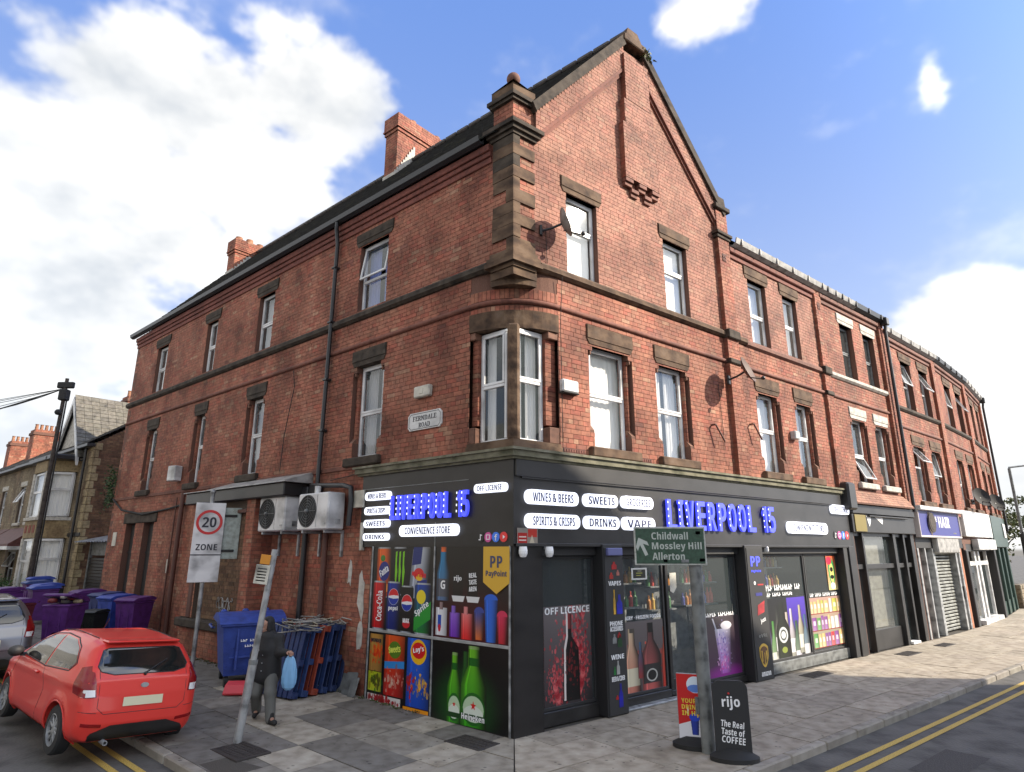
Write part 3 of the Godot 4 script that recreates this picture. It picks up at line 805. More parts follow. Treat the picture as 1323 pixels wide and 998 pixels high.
	for a in l1:
		window(B, FL, a[0], a[1], 4.26, 6.14, -d1, [{"split": 0.47, "curtain": "pair", "cloth": mats.curtain_grey}, {"split": 0.5, "curtain": "pair", "cloth": mats.curtain_grey}, {"split": 0.52, "curtain": "none"}, {"split": 0.5, "curtain": "none"}][k])
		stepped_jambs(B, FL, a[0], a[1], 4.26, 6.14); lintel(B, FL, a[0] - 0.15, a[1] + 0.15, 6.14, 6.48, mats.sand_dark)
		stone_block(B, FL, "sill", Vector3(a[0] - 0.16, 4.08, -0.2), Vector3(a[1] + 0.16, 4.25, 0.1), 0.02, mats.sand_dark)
		k += 1
	k = 0
	for a in l2:
		window(B, FL, a[0], a[1], 7.35, 8.9, -d2, [{"split": 0.46, "curtain": "pair", "top": 0.16}, {"split": 0.47, "curtain": "pair", "cloth": mats.curtain_grey}, {"split": 0.5, "curtain": "net"}, {"split": 0.5, "curtain": "net"}][k])
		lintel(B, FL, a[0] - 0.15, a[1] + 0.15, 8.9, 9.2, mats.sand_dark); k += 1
	# corner window: two lights either side of a stone post
	window(B, FR, corner_r[0], corner_r[1], 4.19, 6.1, -0.16, {"split": 0.53, "curtain": "pair", "cloth": mats.net})
	window(B, FL, -corner_l[1], -corner_l[0], 4.19, 6.1, -0.16, {"split": 0.5, "curtain": "net", "drawn": 0.35})
	var post = mk(facing(Vector3(0.0, 0, -0.115), Vector3(-0.05, 0, 1))); post.box(Vector3(-0.1, 4.17, -0.16), Vector3(0.1, 6.12, 0.05), 0.035)
	part("mullion", post, mats.sand, B)
	for s in [[FR, corner_r[1], 1], [FL, -corner_l[1], -1]]:
		var m = mk(s[0]); var e = s[1]; var w = (0.985 - absf(e)) * s[2]
		for c in 18:
			m.col = red_brick() * 0.9; var y = 4.5 + c * COURSE
			m.box(Vector3(min(e, e + w), y + 0.003, -0.28), Vector3(max(e, e + w), y + COURSE - 0.003, -0.09), 0.0)
		m.col = Color(0.3, 0.15, 0.1)
		m.box(Vector3(min(e, e + w), 4.19, -0.28), Vector3(max(e, e + w), 4.46, -0.006), 0.01); m.box(Vector3(min(e, e + w), 5.99, -0.28), Vector3(max(e, e + w), 6.12, -0.006), 0.01)
		part("brick_jamb", m, mats.brick, B)
	var S = mk(PLAN)
	S.prism(corner_poly(0.98, 0.98, 0.07, -0.3), 4.0, 4.12); S.prism(corner_poly(0.97, 0.97, 0.05, -0.3), 4.122, 4.18)
	part("corner_sill", S, mats.sand, B)
	S = mk(PLAN); S.prism(rounded_poly(0.98, 0.03, -0.4), 6.12, 6.44)
	part("corner_lintel", S, mats.sand, B)
	S = mk(PLAN); S.prism(rounded_poly(0.98, -0.008, -0.4), 6.4402, 7.16); part("corner_core", S, mats.mortar, B)
	for band in [[6.448, 6.535], [6.665, 6.84]]:            # upright bricks following the curve
		var curve = Curve3D.new()
		for p in rounded(0.98, 0.0, 14): curve.add_point(p)
		var len_ = curve.get_baked_length(); var s = 0.0
		while s < len_ - 0.04:
			var p = curve.sample_baked(s); var q = curve.sample_baked(min(s + 0.083, len_)); var dir = (q - p).normalized()
			rest.xf = Transform3D(Basis(dir, Vector3.UP, dir.cross(Vector3.UP)), Vector3(p.x, 0, p.z)); rest.col = red_brick()
			rest.brick(0.004, 0.079, band[0], band[1], -0.012, 0.002); s += 0.0835
	# string course: one moulded brick roll round both fronts
	for y in [[6.6, 0.05, mats.pipe_brown], ]:
		var line = [pl(17.15, 0.005, y[0])] 
		for p in rounded(0.98, 0.005, 16): line.append(p + Vector3.UP * y[0])
		line.append(pr(10.75, 0.005, y[0]))
		var m = mk(); m.col = Color(0.26, 0.1, 0.07); m.tube(line, y[1], 8)
		part("string_course", m, mats.brick, B)
	# corbelled stone that carries the square upper corner
	S = mk(PLAN); S.prism(rounded_poly(0.5, 0.012, -0.3), 6.842, 6.95); S.prism(corner_poly(0.5, 0.5, 0.02, -0.3), 6.9505, 7.09); S.prism(corner_poly(0.47, 0.47, 0.05, -0.3), 7.0905, 7.155)
	part("corner_corbel", S, mats.sand, B)
	S = mk(PLAN); S.prism(corner_poly(0.56, 0.56, 0.12, -0.3), 7.156, 7.24); S.prism(corner_poly(0.54, 0.54, 0.085, -0.3), 7.2405, 7.33); S.prism(corner_poly(0.5, 0.5, 0.05, -0.3), 7.3305, 7.42)
	part("corner_moulding", S, mats.sand, B)
	# sill band of the top floor
	var prof = [Vector2(-0.05, 7.155), Vector2(0.03, 7.155), Vector2(0.085, 7.2), Vector2(0.085, 7.28), Vector2(0.03, 7.335), Vector2(-0.12, 7.34)]
	S = mk(FR); S.sweep(prof, 0.56, 7.0); part("sill_band", S, mats.sand, B)
	S = mk(FR); S.col = Color(0.27, 0.12, 0.085); S.sweep(prof.map(func(p): return p + Vector2(-0.02 if p.x > 0 else 0.0, -0.03)), 7.0, 10.75); part("sill_band", S, mats.brick, B)
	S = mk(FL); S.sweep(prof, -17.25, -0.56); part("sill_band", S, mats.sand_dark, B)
	S = mk(FL); S.col = Color(0.25, 0.1, 0.07); S.box(Vector3(-17.2, 4.03, -0.01), Vector3(-3.75, 4.12, 0.03), 0.01); part("string_course", S, mats.brick, B)
	# quoins
	var y = 7.425; var long_r = true
	while y < 9.6:
		var hh = rng.randf_range(0.2, 0.26); if y + hh > 9.62: hh = 9.645 - y
		var tr = 0.47 if long_r else 0.13; var tl = 0.45 if not long_r else 0.14
		S = mk(PLAN); S.prism(corner_poly(tr, 0.46 if rng.randf() < 0.75 else tl, 0.022 + rng.randf() * 0.014, -0.28), y + 0.004, y + hh - 0.004)
		part("quoin", S, mats.sand if long_r or rng.randf() < 0.4 else mats.sand_dark, B)
		y += hh; long_r = not long_r
	for s in [[FR, 0.1, 0.47], [FL, -0.47, -0.1]]: lay(rest, near, s[0], [Vector2(s[1], 7.42), Vector2(s[2], 7.42), Vector2(s[2], 9.65), Vector2(s[1], 9.65)], [], red_brick)
	S = mk(PLAN); S.prism(corner_poly(0.46, 0.46, -0.008, -0.3), 7.42, 10.36); part("corner_pier", S, mats.mortar, B)
	# moulded cap, brick, cap, block and ball on the corner pier
	var cap = mk(PLAN)
	for q in [[9.65, 9.72, 0.05], [9.7205, 9.8, 0.1], [9.8005, 9.88, 0.15]]: cap.prism(corner_poly(0.46 + q[2], 0.46 + q[2], q[2], -0.3), q[0], q[1])
	part("pier_cap", cap, mats.sand_dark, B)
	for s in [[FR, 0.0, 0.47], [FL, -0.47, 0.0]]: lay(rest, null, s[0], [Vector2(s[1], 9.885), Vector2(s[2], 9.885), Vector2(s[2], 10.36), Vector2(s[1], 10.36)], [], red_brick)
	cap = mk(PLAN)
	for q in [[10.36, 10.42, 0.06], [10.4205, 10.5, 0.1]]: cap.prism(corner_poly(0.46 + q[2], 0.46 + q[2], q[2], -0.4), q[0], q[1])
	part("pier_cap", cap, mats.sand_dark, B)
	var mid = (pr(0.23, -0.2) + pl(0.23, -0.2)) * 0.5
	cap = mk(PLAN); cap.prism([p2(pr(0.5, -0.42)), p2(pr(0.5, 0.03)), p2(meet(0.03)), p2(pl(0.5, 0.03)), p2(pl(0.5, -0.42))], 10.501, 10.72)
	part("pier_block", cap, mats.sand, B)
	cap = mk(place(mid)); cap.lathe([Vector2(0.46, 10.72), Vector2(0.16, 10.88), Vector2(0.07, 10.9), Vector2(0.06, 10.96)], 4, 0.9, 0.9, true)
	part("pier_block", cap, mats.sand, B)
	cap = mk(); cap.col = Color(0.25, 0.12, 0.09); cap.ball(mid + Vector3.UP * 11.05, 0.13, 18)
	part("ball_finial", cap, mats.brick, B)

	# gable: raised rakes, pilaster, coping
	for s in [-1, 1]:
		var c = 3.4; var outer = [Vector2(c + s * 0.34, 13.3), Vector2(c + s * (2.92 if s < 0 else 3.0), 10.3)]
		var dir = (outer[1] - outer[0]).normalized(); var inn = Vector2(dir.y, -dir.x) * (s) * 0.44
		if inn.y > 0: inn = -inn
		var poly = [outer[0], outer[1], outer[1] + Vector2(0, -0.55), outer[0] + Vector2(0, -0.62)]
		var m = mk(FR); m.prism(poly, -0.01, 0.062); part("rake_core", m, mats.mortar, B)
		lay(rest, null, FR, poly, [], sunlit_brick, 0.07)
		m = mk(FR); m.col = Color(0.3, 0.105, 0.07)      # moulding under the rake
		m.prism([poly[3] + Vector2(0, 0.07), poly[2] + Vector2(0, 0.07), poly[2] + Vector2(0, -0.02), poly[3] + Vector2(0, -0.02)], -0.01, 0.085); m.prism([poly[3] + Vector2(0, -0.021), poly[2] + Vector2(0, -0.021), poly[2] + Vector2(0, -0.12), poly[3] + Vector2(0, -0.12)], -0.01, 0.04); part("rake_moulding", m, mats.brick, B)
		m = mk(FR)
		var cp = [Vector2(c + s * 0.3, 13.33), outer[1] + Vector2(s * 0.03, -0.02), outer[1] + Vector2(s * 0.12, 0.13), Vector2(c + s * 0.4, 13.52)]
		m.prism(cp, -0.42, 0.13); part("coping", m, mats.sand_dark, B)
	var P = mk(FR); var pil = [[2.86, 3.94, 9.92, 11.25], [2.93, 3.87, 11.25, 11.85], [3.0, 3.8, 11.85, 13.05]]
	for q in pil:
		P.box(Vector3(q[0], q[2], -0.02), Vector3(q[1], q[3], 0.122))
		lay(rest, null, FR, [Vector2(q[0], q[2]), Vector2(q[1], q[2]), Vector2(q[1], q[3]), Vector2(q[0], q[3])], [], sunlit_brick, 0.13)
		for e in [[q[0], -1], [q[1], 1]]:
			rest.xf = FR; jamb(rest, e[0] + e[1] * 0.004, q[2], q[3], -0.01, 0.128, e[1])
	part("pilaster", P, mats.mortar, B)
	for q in [[2.86, 3.1, 9.83, 9.745], [3.28, 3.52, 9.83, 9.745], [3.7, 3.94, 9.83, 9.745], [3.07, 3.3, 9.655, 9.57], [3.49, 3.72, 9.655, 9.57]]:
		P = mk(FR); P.col = Color(0.29, 0.118, 0.084); var hi = 0.125 if q[2] > 9.7 else 0.085
		P.box(Vector3(q[0], q[2], -0.02), Vector3(q[1], q[2] + 0.088, hi), 0.006); P.box(Vector3(q[0] + 0.01, q[3], -0.02), Vector3(q[1] - 0.01, q[3] + 0.084, hi - 0.04), 0.006); part("corbel", P, mats.brick, B)
	P = mk(FR); P.box(Vector3(3.02, 13.42, -0.5), Vector3(3.78, 13.6, 0.16), 0.02); P.prism([Vector2(3.12, 13.6), Vector2(3.68, 13.6), Vector2(3.52, 13.84), Vector2(3.2, 13.84)], -0.5, 0.12); part("apex_stone", P, mats.sand, B)
	# pier at the gable's right foot
	P = mk(FR); P.box(Vector3(6.1, 3.98, -0.05), Vector3(6.54, 9.75, 0.092)); P.box(Vector3(6.1, 9.75, -0.3), Vector3(6.54, 10.4, 0.06)); part("pier", P, mats.mortar, B)
	lay(rest, null, FR, [Vector2(6.1, 3.98), Vector2(6.54, 3.98), Vector2(6.54, 10.4), Vector2(6.1, 10.4)], [], red_brick, 0.1)
	rest.xf = FR; jamb(rest, 6.096, 3.98, 9.7, -0.01, 0.098, -1); jamb(rest, 6.544, 3.98, 9.7, -0.01, 0.098, 1)
	P = mk(FR); P.box(Vector3(6.0, 9.72, -0.2), Vector3(6.62, 9.8, 0.17), 0.01); P.box(Vector3(6.04, 9.64, -0.2), Vector3(6.58, 9.7205, 0.13), 0.01); part("pier_moulding", P, mats.sand_dark, B)
	P = mk(FR); P.box(Vector3(6.03, 10.4, -0.36), Vector3(6.62, 10.52, 0.17), 0.015); P.prism([Vector2(6.1, 10.52), Vector2(6.55, 10.52), Vector2(6.5, 10.78), Vector2(6.18, 10.78)], -0.32, 0.1); part("pier_cap", P, mats.sand_dark, B)
	P = mk(FR); P.col = Color(0.25, 0.12, 0.09); P.ball(Vector3(6.33, 10.93, -0.1), 0.13, 16); part("ball_finial", P, mats.brick, B)
	for q in [[6.08, 7.13, 6.56, 7.345, 0.17], [6.08, 6.54, 6.56, 6.66, 0.15]]: P = mk(FR); P.box(Vector3(q[0], q[1], 0.0), Vector3(q[2], q[3], q[4]), 0.02); part("pier_band", P, mats.sand_dark, B)
	# second pier
	P = mk(FR); P.box(Vector3(10.72, 3.98, -0.05), Vector3(11.08, 9.62, 0.072)); part("pier", P, mats.mortar, B)
	lay(rest, null, FR, [Vector2(10.72, 3.98), Vector2(11.08, 3.98), Vector2(11.08, 9.62), Vector2(10.72, 9.62)], [], red_brick, 0.08)
	rest.xf = FR; jamb(rest, 10.716, 3.98, 9.6, -0.01, 0.078, -1)
	for q in [[10.7, 7.12, 11.1, 7.34, 0.14], [10.7, 6.54, 11.1, 6.66, 0.12]]: P = mk(FR); P.box(Vector3(q[0], q[1], 0.0), Vector3(q[2], q[3], q[4]), 0.02); part("pier_band", P, mats.sand_dark, B)
	# eaves
	P = mk(FL); P.col = Color(0.27, 0.085, 0.06)
	P.box(Vector3(-17.2, 9.28, -0.01), Vector3(-0.5, 9.4, 0.035), 0.01); P.box(Vector3(-17.2, 9.402, -0.01), Vector3(-0.5, 9.5, 0.07), 0.01); P.box(Vector3(-17.2, 9.502, -0.01), Vector3(-0.5, 9.64, 0.105), 0.01)
	P.xf = FR; P.box(Vector3(6.56, 9.3, -0.01), Vector3(10.7, 9.42, 0.04), 0.01); P.box(Vector3(6.56, 9.422, -0.01), Vector3(10.7, 9.56, 0.1), 0.02)
	part("eaves_corbel", P, mats.brick, B)
	P = mk(FL); P.sweep([Vector2(0.1, 9.66), Vector2(0.16, 9.64), Vector2(0.24, 9.68), Vector2(0.26, 9.78), Vector2(0.235, 9.78), Vector2(0.22, 9.7), Vector2(0.15, 9.67), Vector2(0.1, 9.78)], -17.4, -0.62)
	part("gutter", P, mats.pipe_black, B)
	P = mk(FR); P.sweep([Vector2(0.0, 9.6), Vector2(0.1, 9.58), Vector2(0.2, 9.64), Vector2(0.23, 9.78), Vector2(0.205, 9.78), Vector2(0.17, 9.66), Vector2(0.1, 9.62), Vector2(0.0, 9.7)], 6.7, 13.2)
	part("gutter", P, mats.gutter_grey, B)
	for x in 8: P = mk(FR); P.box(Vector3(6.9 + x * 0.82, 9.63, 0.18), Vector3(6.94 + x * 0.82, 9.79, 0.245)); part("gutter_bracket", P, mats.gutter_grey, B)
	# roof: slates in courses over a deck
	P = mk(FL); var slope = Vector3(0, 3.95, -3.33); var low = Vector3(0, 9.76, 0.14); var nrm = Vector3(0, 3.33, 3.95).normalized()
	P.quad(low + Vector3(-17.35, 0, 0), low + Vector3(-0.25, 0, 0), low + slope + Vector3(0.63, 0, 0), low + slope + Vector3(-17.35, 0, 0))
	P.quad(low + slope + Vector3(-17.35, 0, 0), low + slope + Vector3(0.6, 0, 0), Vector3(1.2, 9.0, -7.2), Vector3(-17.35, 9.0, -7.2))
	P.xf = FR; P.quad(Vector3(6.3, 9.74, 0.1), Vector3(15.4, 9.74, 0.1), Vector3(15.4, 12.2, -4.6), Vector3(5.0, 12.2, -4.6)); P.quad(Vector3(5.0, 12.2, -4.6), Vector3(15.4, 12.2, -4.6), Vector3(15.4, 9.4, -9.0), Vector3(5.0, 9.4, -9.0))
	part("roof", P, mats.black_matt, B)
	P = mk(FL); var rows = 25
	for r in rows:
		var f0 = float(r) / rows; var f1 = (r + 1.45) / rows; var x = -17.35 + 0.13 * (r % 2)
		while x < -0.5 + 0.85 * f0:
			var v = rng.randf_range(0.75, 1.2); P.col = Color(0.045 * v, 0.047 * v, 0.05 * v) if rng.randf() > 0.06 else Color(0.075, 0.075, 0.06)
			var a = low + slope * f0 + nrm * 0.034; var b = low + slope * f1 + nrm * 0.012; var e = Vector3(x, 0, 0); var g = Vector3(x + 0.252, 0, 0); var dn = nrm * rng.randf_range(0.014, 0.02)
			P.quad(a + e, a + g, b + g, b + e); P.quad(a + e - dn, a + g - dn, a + g, a + e); P.quad(a + e - dn, a + e, b + e, b + e - dn); P.quad(a + g, a + g - dn, b + g - dn, b + g)
			x += 0.258
	part("slates", P, mats.slate, B).set_meta("kind", "stuff")
	P = mk(FL); P.col = Color(0.1, 0.09, 0.085)
	for i in 40: P.box(Vector3(-17.3 + i * 0.45, 13.68, -3.3), Vector3(-17.3 + i * 0.45 + 0.44, 13.8, -3.08), 0.03)
	part("ridge_tiles", P, mats.slate, B)
	chimney(B, rest, -7.15, -6.6, -5.0, -2.55, 11.9, 15.05, true)
	chimney(B, rest, -16.35, -15.8, -4.4, -2.3, 11.6, 14.05, false)
	commit_bricks(near, rest, B, mats.brick)
	# air bricks
	for a in [[1.05, 3.99, 0.52, 0.16], [3.02, 3.99, 0.3, 0.16], [6.2, 9.05, 0.16, 0.2], [10.82, 9.0, 0.16, 0.2]]:
		var z = 0.008 if a[0] < 6 else 0.108
		if a[0] > 10: z = 0.088
		P = mk(FR); P.col = Color(0.16, 0.06, 0.045); P.box(Vector3(a[0], a[1], z - 0.02), Vector3(a[0] + a[2], a[1] + a[3], z), 0.004); P.col = Color(0.24, 0.09, 0.065)
		var nx = int(a[2] / 0.055)
		for i in nx:
			for j in 2: P.box(Vector3(a[0] + 0.012 + i * a[2] / nx, a[1] + 0.02 + j * 0.075, z), Vector3(a[0] + 0.012 + (i + 0.6) * a[2] / nx, a[1] + 0.065 + j * 0.075, z + 0.008))
		part("air_brick", P, mats.brick, B)
	side_front_bits(B)

func chimney(B, rest, x0, x1, z0, z1, y0, y1, plants):
	var C = mk(FL); C.box(Vector3(x0 + 0.008, y0, z0 + 0.008), Vector3(x1 - 0.008, y1, z1 - 0.008))
	var stack = part("chimney", C, mats.mortar, B)
	var ys = [[y0, y1 - 0.62, 0.0], [y1 - 0.62, y1 - 0.5, 0.035], [y1 - 0.5, y1 - 0.42, 0.07], [y1 - 0.42, y1, 0.05]]
	var Mb = mk()
	for q in ys:
		var o = q[2]; var a = q[0]; var b = q[1]
		lay(Mb, null, FL * Transform3D(Basis.IDENTITY, Vector3(0, 0, z1)), [Vector2(x0 - o, a), Vector2(x1 + o, a), Vector2(x1 + o, b), Vector2(x0 - o, b)], [], red_brick, o, o + 0.02)
		lay(Mb, null, FL * Transform3D(Basis(Vector3(0, 0, -1), Vector3.UP, Vector3.RIGHT), Vector3(x1, 0, 0)), [Vector2(-z1 - o, a), Vector2(-z0 + o, a), Vector2(-z0 + o, b), Vector2(-z1 - o, b)], [], red_brick, o, o + 0.02)
		lay(Mb, null, FL * Transform3D(Basis(Vector3(0, 0, 1), Vector3.UP, Vector3.LEFT), Vector3(x0, 0, 0)), [Vector2(z0 - o, a), Vector2(z1 + o, a), Vector2(z1 + o, b), Vector2(z0 - o, b)], [], red_brick, o, o + 0.02)
	part("bricks", Mb, mats.brick, stack).set_meta("kind", "stuff")
	# stumps of chimney pots
	var n = 5
	for i in n:
		var p = mk(FL * Transform3D(Basis.IDENTITY, Vector3((x0 + x1) / 2, y1, lerp(z1, z0, (i + 0.5) / n)))); p.col = Color(0.42, 0.2, 0.11)
		p.lathe([Vector2(0.15, 0.0), Vector2(0.165, 0.05), Vector2(0.14, 0.1), Vector2(0.13, 0.17 + 0.05 * (i % 2)), Vector2(0.1, 0.17 + 0.05 * (i % 2)), Vector2(0.1, 0.0)], 12)
		part("pot_stump", p, mats.brick, stack)
	# white mortar fillet where the roof meets the stack
	var w = mk(FL); var k = 3.95 / 3.33
	var rf = func(z): return 9.76 + (0.14 - z) * k
	for j in 10:
		var za = lerp(z1 + 0.06, -3.2, j / 10.0); var zb = lerp(z1 + 0.06, -3.2, (j + 1) / 10.0); var h = lerp(0.12, 0.5, j / 10.0) * (1.0 if plants else 0.4)
		w.box(Vector3(x1 + 0.002, rf.call(za) - 0.1, zb + 0.002), Vector3(x1 + 0.03, rf.call(zb) + h, za), 0.0)
	w.box(Vector3(x0 - 0.02, rf.call(z1) - 0.1, z1 + 0.002), Vector3(x1 + 0.02, rf.call(z1) + 0.12, z1 + 0.04), 0.01)
	part("flashing", w, mats.stone_pale, stack)

func side_front_bits(B):
	# ground-floor bay with grey lead roof on the side street, its window bricked up
	var bay = mk(FL); var z = 0.45
	bay.box(Vector3(-10.0, 0.0, 0.0), Vector3(-6.95, 0.78, z)); bay.box(Vector3(-10.0, 0.98, 0.0), Vector3(-9.4, 3.6, z)); bay.box(Vector3(-7.3, 0.98, 0.0), Vector3(-6.95, 3.6, z)); bay.box(Vector3(-9.4, 0.98, 0.0), Vector3(-7.3, 3.6, z - 0.1))
	var bp = part("bay", bay, mats.mortar_dark, B)
	var m = mk(); var zf = FL * Transform3D(Basis.IDENTITY, Vector3(0, 0, z))
	lay(m, null, zf, [Vector2(-10.0, 0.0), Vector2(-6.95, 0.0), Vector2(-6.95, 0.78), Vector2(-10.0, 0.78)], [], red_brick, 0.008)
	for q in [[-10.0, -9.7], [-9.46, -9.4], [-7.3, -6.95]]: lay(m, null, zf, [Vector2(q[0], 0.98), Vector2(q[1], 0.98), Vector2(q[1], 3.6), Vector2(q[0], 3.6)], [], red_brick, 0.008)
	lay(m, null, FL * Transform3D(Basis.IDENTITY, Vector3(0, 0, z - 0.1)), [Vector2(-9.4, 0.98), Vector2(-7.3, 0.98), Vector2(-7.3, 3.3), Vector2(-9.4, 3.3)], [], brown_brick, 0.01)
	lay(m, null, FL * Transform3D(Basis(Vector3(0, 0, -1), Vector3.UP, Vector3.RIGHT), Vector3(-6.95, 0, 0)), [Vector2(-z, 0.0), Vector2(0, 0), Vector2(0, 3.6), Vector2(-z, 3.6)], [], red_brick, 0.008)
	part("bricks", m, mats.brick, bp).set_meta("kind", "stuff")
	m = mk(FL); m.box(Vector3(-10.1, 0.78, -0.02), Vector3(-6.88, 0.975, z + 0.1), 0.03); part("bay_ledge", m, mats.sand_dark, bp)
	m = mk(FL); m.box(Vector3(-9.4, 3.3, 0.3), Vector3(-7.3, 3.38, z + 0.02), 0.01); m.box(Vector3(-9.68, 0.98, 0.3), Vector3(-9.48, 3.55, z + 0.03), 0.02); part("bay_trim", m, mats.pipe_brown, bp)
	m = mk(FL); m.box(Vector3(-10.2, 3.58, 0.0), Vector3(-5.6, 3.85, z + 0.14), 0.02); part("bay_fascia", m, mats.black_gloss, bp)
	m = mk(FL); m.sweep([Vector2(0.0, 3.852), Vector2(z + 0.2, 3.852), Vector2(z + 0.18, 3.88), Vector2(0.0, 4.09)], -9.0, -5.5); m.sweep([Vector2(0.0, 3.852), Vector2(z + 0.2, 3.852), Vector2(z + 0.18, 3.872), Vector2(0.0, 3.95)], -10.25, -9.002); part("bay_roof", m, mats.gutter_grey, bp)
	m = mk(FL); m.xf = FL * Transform3D(Basis.IDENTITY, Vector3(-8.05, 1.12, z - 0.085)); m.col = Color(0.5, 0.5, 0.48)      # scrawled tag
	var pts = []
	for i in 60: pts.append(Vector3(-0.32 + i * 0.011 + 0.07 * sin(i * 0.9), 0.22 + 0.13 * sin(i * 0.57) + 0.05 * cos(i * 1.7), 0.012))
	m.tube(pts, 0.008, 5)
	pts = []
	for i in 34: pts.append(Vector3(-0.2 + i * 0.013 + 0.05 * sin(i * 1.1), -0.02 + 0.06 * sin(i * 0.8), 0.012))
	m.tube(pts, 0.007, 5); part("graffiti_tag", m, mats.tint, bp)
	# pair of boarded dark openings under one lintel
	for x in [-15.75, -14.35]:
		m = mk(FL); m.box(Vector3(x + 0.02, 0.1, -0.22), Vector3(x + 0.73, 3.26, -0.16), 0.01); m.box(Vector3(x + 0.02, 2.4, -0.162), Vector3(x + 0.73, 2.46, -0.14), 0.005)
		part("door", m, mats.black_matt, B)
	stone_block(B, FL, "lintel", Vector3(-15.95, 3.28, -0.1), Vector3(-13.4, 3.6, 0.03), 0.02, mats.sand_dark)
	# rainwater pipes
	m = mk(FL); m.tube([Vector3(-5.05, 9.66, 0.2), Vector3(-5.05, 9.5, 0.2), Vector3(-5.15, 9.2, 0.08), Vector3(-5.17, 6.5, 0.08), Vector3(-5.2, 3.75, 0.08)], 0.045, 10)
	for y in [8.6, 7.3, 6.0, 4.9]: m.box(Vector3(-5.24, y, 0.0), Vector3(-5.1, y + 0.05, 0.14), 0.01)
	part("downpipe", m, mats.pipe_black, B)
	m = mk(FL); m.tube([Vector3(-5.2, 3.75, 0.08), Vector3(-5.45, 3.62, 0.08), Vector3(-5.5, 3.4, 0.08), Vector3(-5.5, 0.05, 0.08)], 0.055, 10)
	for p in [[-5.35, -5.05, 3.6, 0.1], [-5.66, -5.4, 3.55, 0.09]]: m.box(Vector3(p[0], p[2], 0.02), Vector3(p[1], p[2] + 0.22, 0.18), 0.02)
	m.tube([Vector3(-5.2, 3.78, 0.14), Vector3(-4.2, 3.72, 0.14), Vector3(-3.95, 3.66, 0.14), Vector3(-3.92, 3.4, 0.14), Vector3(-3.95, 2.95, 0.14)], 0.05, 8)
	part("pipework", m, mats.pipe_black, B)
	m = mk(FL); m.tube([Vector3(-4.75, 3.0, 0.09), Vector3(-4.75, 0.05, 0.09)], 0.055, 10); part("downpipe", m, mats.pipe_brown, B)
	m = mk(FL); m.tube([Vector3(-11.6, 4.0, 0.1), Vector3(-11.6, 0.05, 0.1)], 0.06, 10); m.tube([Vector3(-12.1, 3.9, 0.05), Vector3(-12.12, 0.2, 0.05)], 0.02, 6); part("downpipe", m, mats.pipe_brown, B)
	for q in [[[-17.1, 4.1], [-16.2, 3.72], [-14.4, 3.52], [-12.5, 3.62], [-10.3, 3.82]], [[-6.6, 6.5], [-6.5, 6.1], [-6.75, 5.0], [-6.8, 4.2]], [[-4.8, 3.86], [-4.2, 3.9], [-3.4, 4.0]]]:
		var c = []
		for p in q: c.append(Vector3(p[0], p[1], 0.05))
		m = mk(FL); m.tube(c, 0.03 if c[0].x < -10 else 0.009, 6); part("cable", m, mats.rubber, B)
	for q in [[Vector3(1.02, 7.15, 0.1), Vector3(1.02, 6.3, 0.03), Vector3(1.02, 4.0, 0.03)], [Vector3(0.72, 8.0, 0.02), Vector3(0.74, 7.35, 0.02)], [Vector3(5.7, 6.0, 0.02), Vector3(5.75, 4.6, 0.02)]]: m = mk(FR); m.tube(q, 0.006, 5); part("cable", m, mats.rubber, B)
	for q in [[-16.7, 2.62, 0.3, 0.42], [-12.3, 1.9, 0.14, 0.36]]: stone_block(B, FL, "wall_plate", Vector3(q[0], q[1], 0.0), Vector3(q[0] + q[2], q[1] + q[3], 0.025), 0.004, mats.cream)
	# white plaster scars on the brick beside the shop
	for q in [[-4.0, 2.1, 0.1, 0.3], [-3.62, 1.7, 0.13, 0.5], [-3.6, 1.0, 0.1, 0.3]]:
		m = mk(FL); var poly = []
		for i in 11: poly.append(Vector2(q[0], q[1]) + Vector2(cos(i * TAU / 11) * q[2], sin(i * TAU / 11) * q[3]) * rng.randf_range(0.5, 1.0))
		m.prism(poly, 0.0, 0.006); part("plaster_scar", m, mats.stone_pale, B)
	for q in [[-3.92, 3.28, 0.3, 0.32, 0.05], [-3.66, 2.5, 0.06, 0.5, 0.05]]: stone_block(B, FL, "meter_box", Vector3(q[0], q[1], 0.0), Vector3(q[0] + q[2], q[1] + q[3], q[4] + 0.04), 0.008, mats.cream)

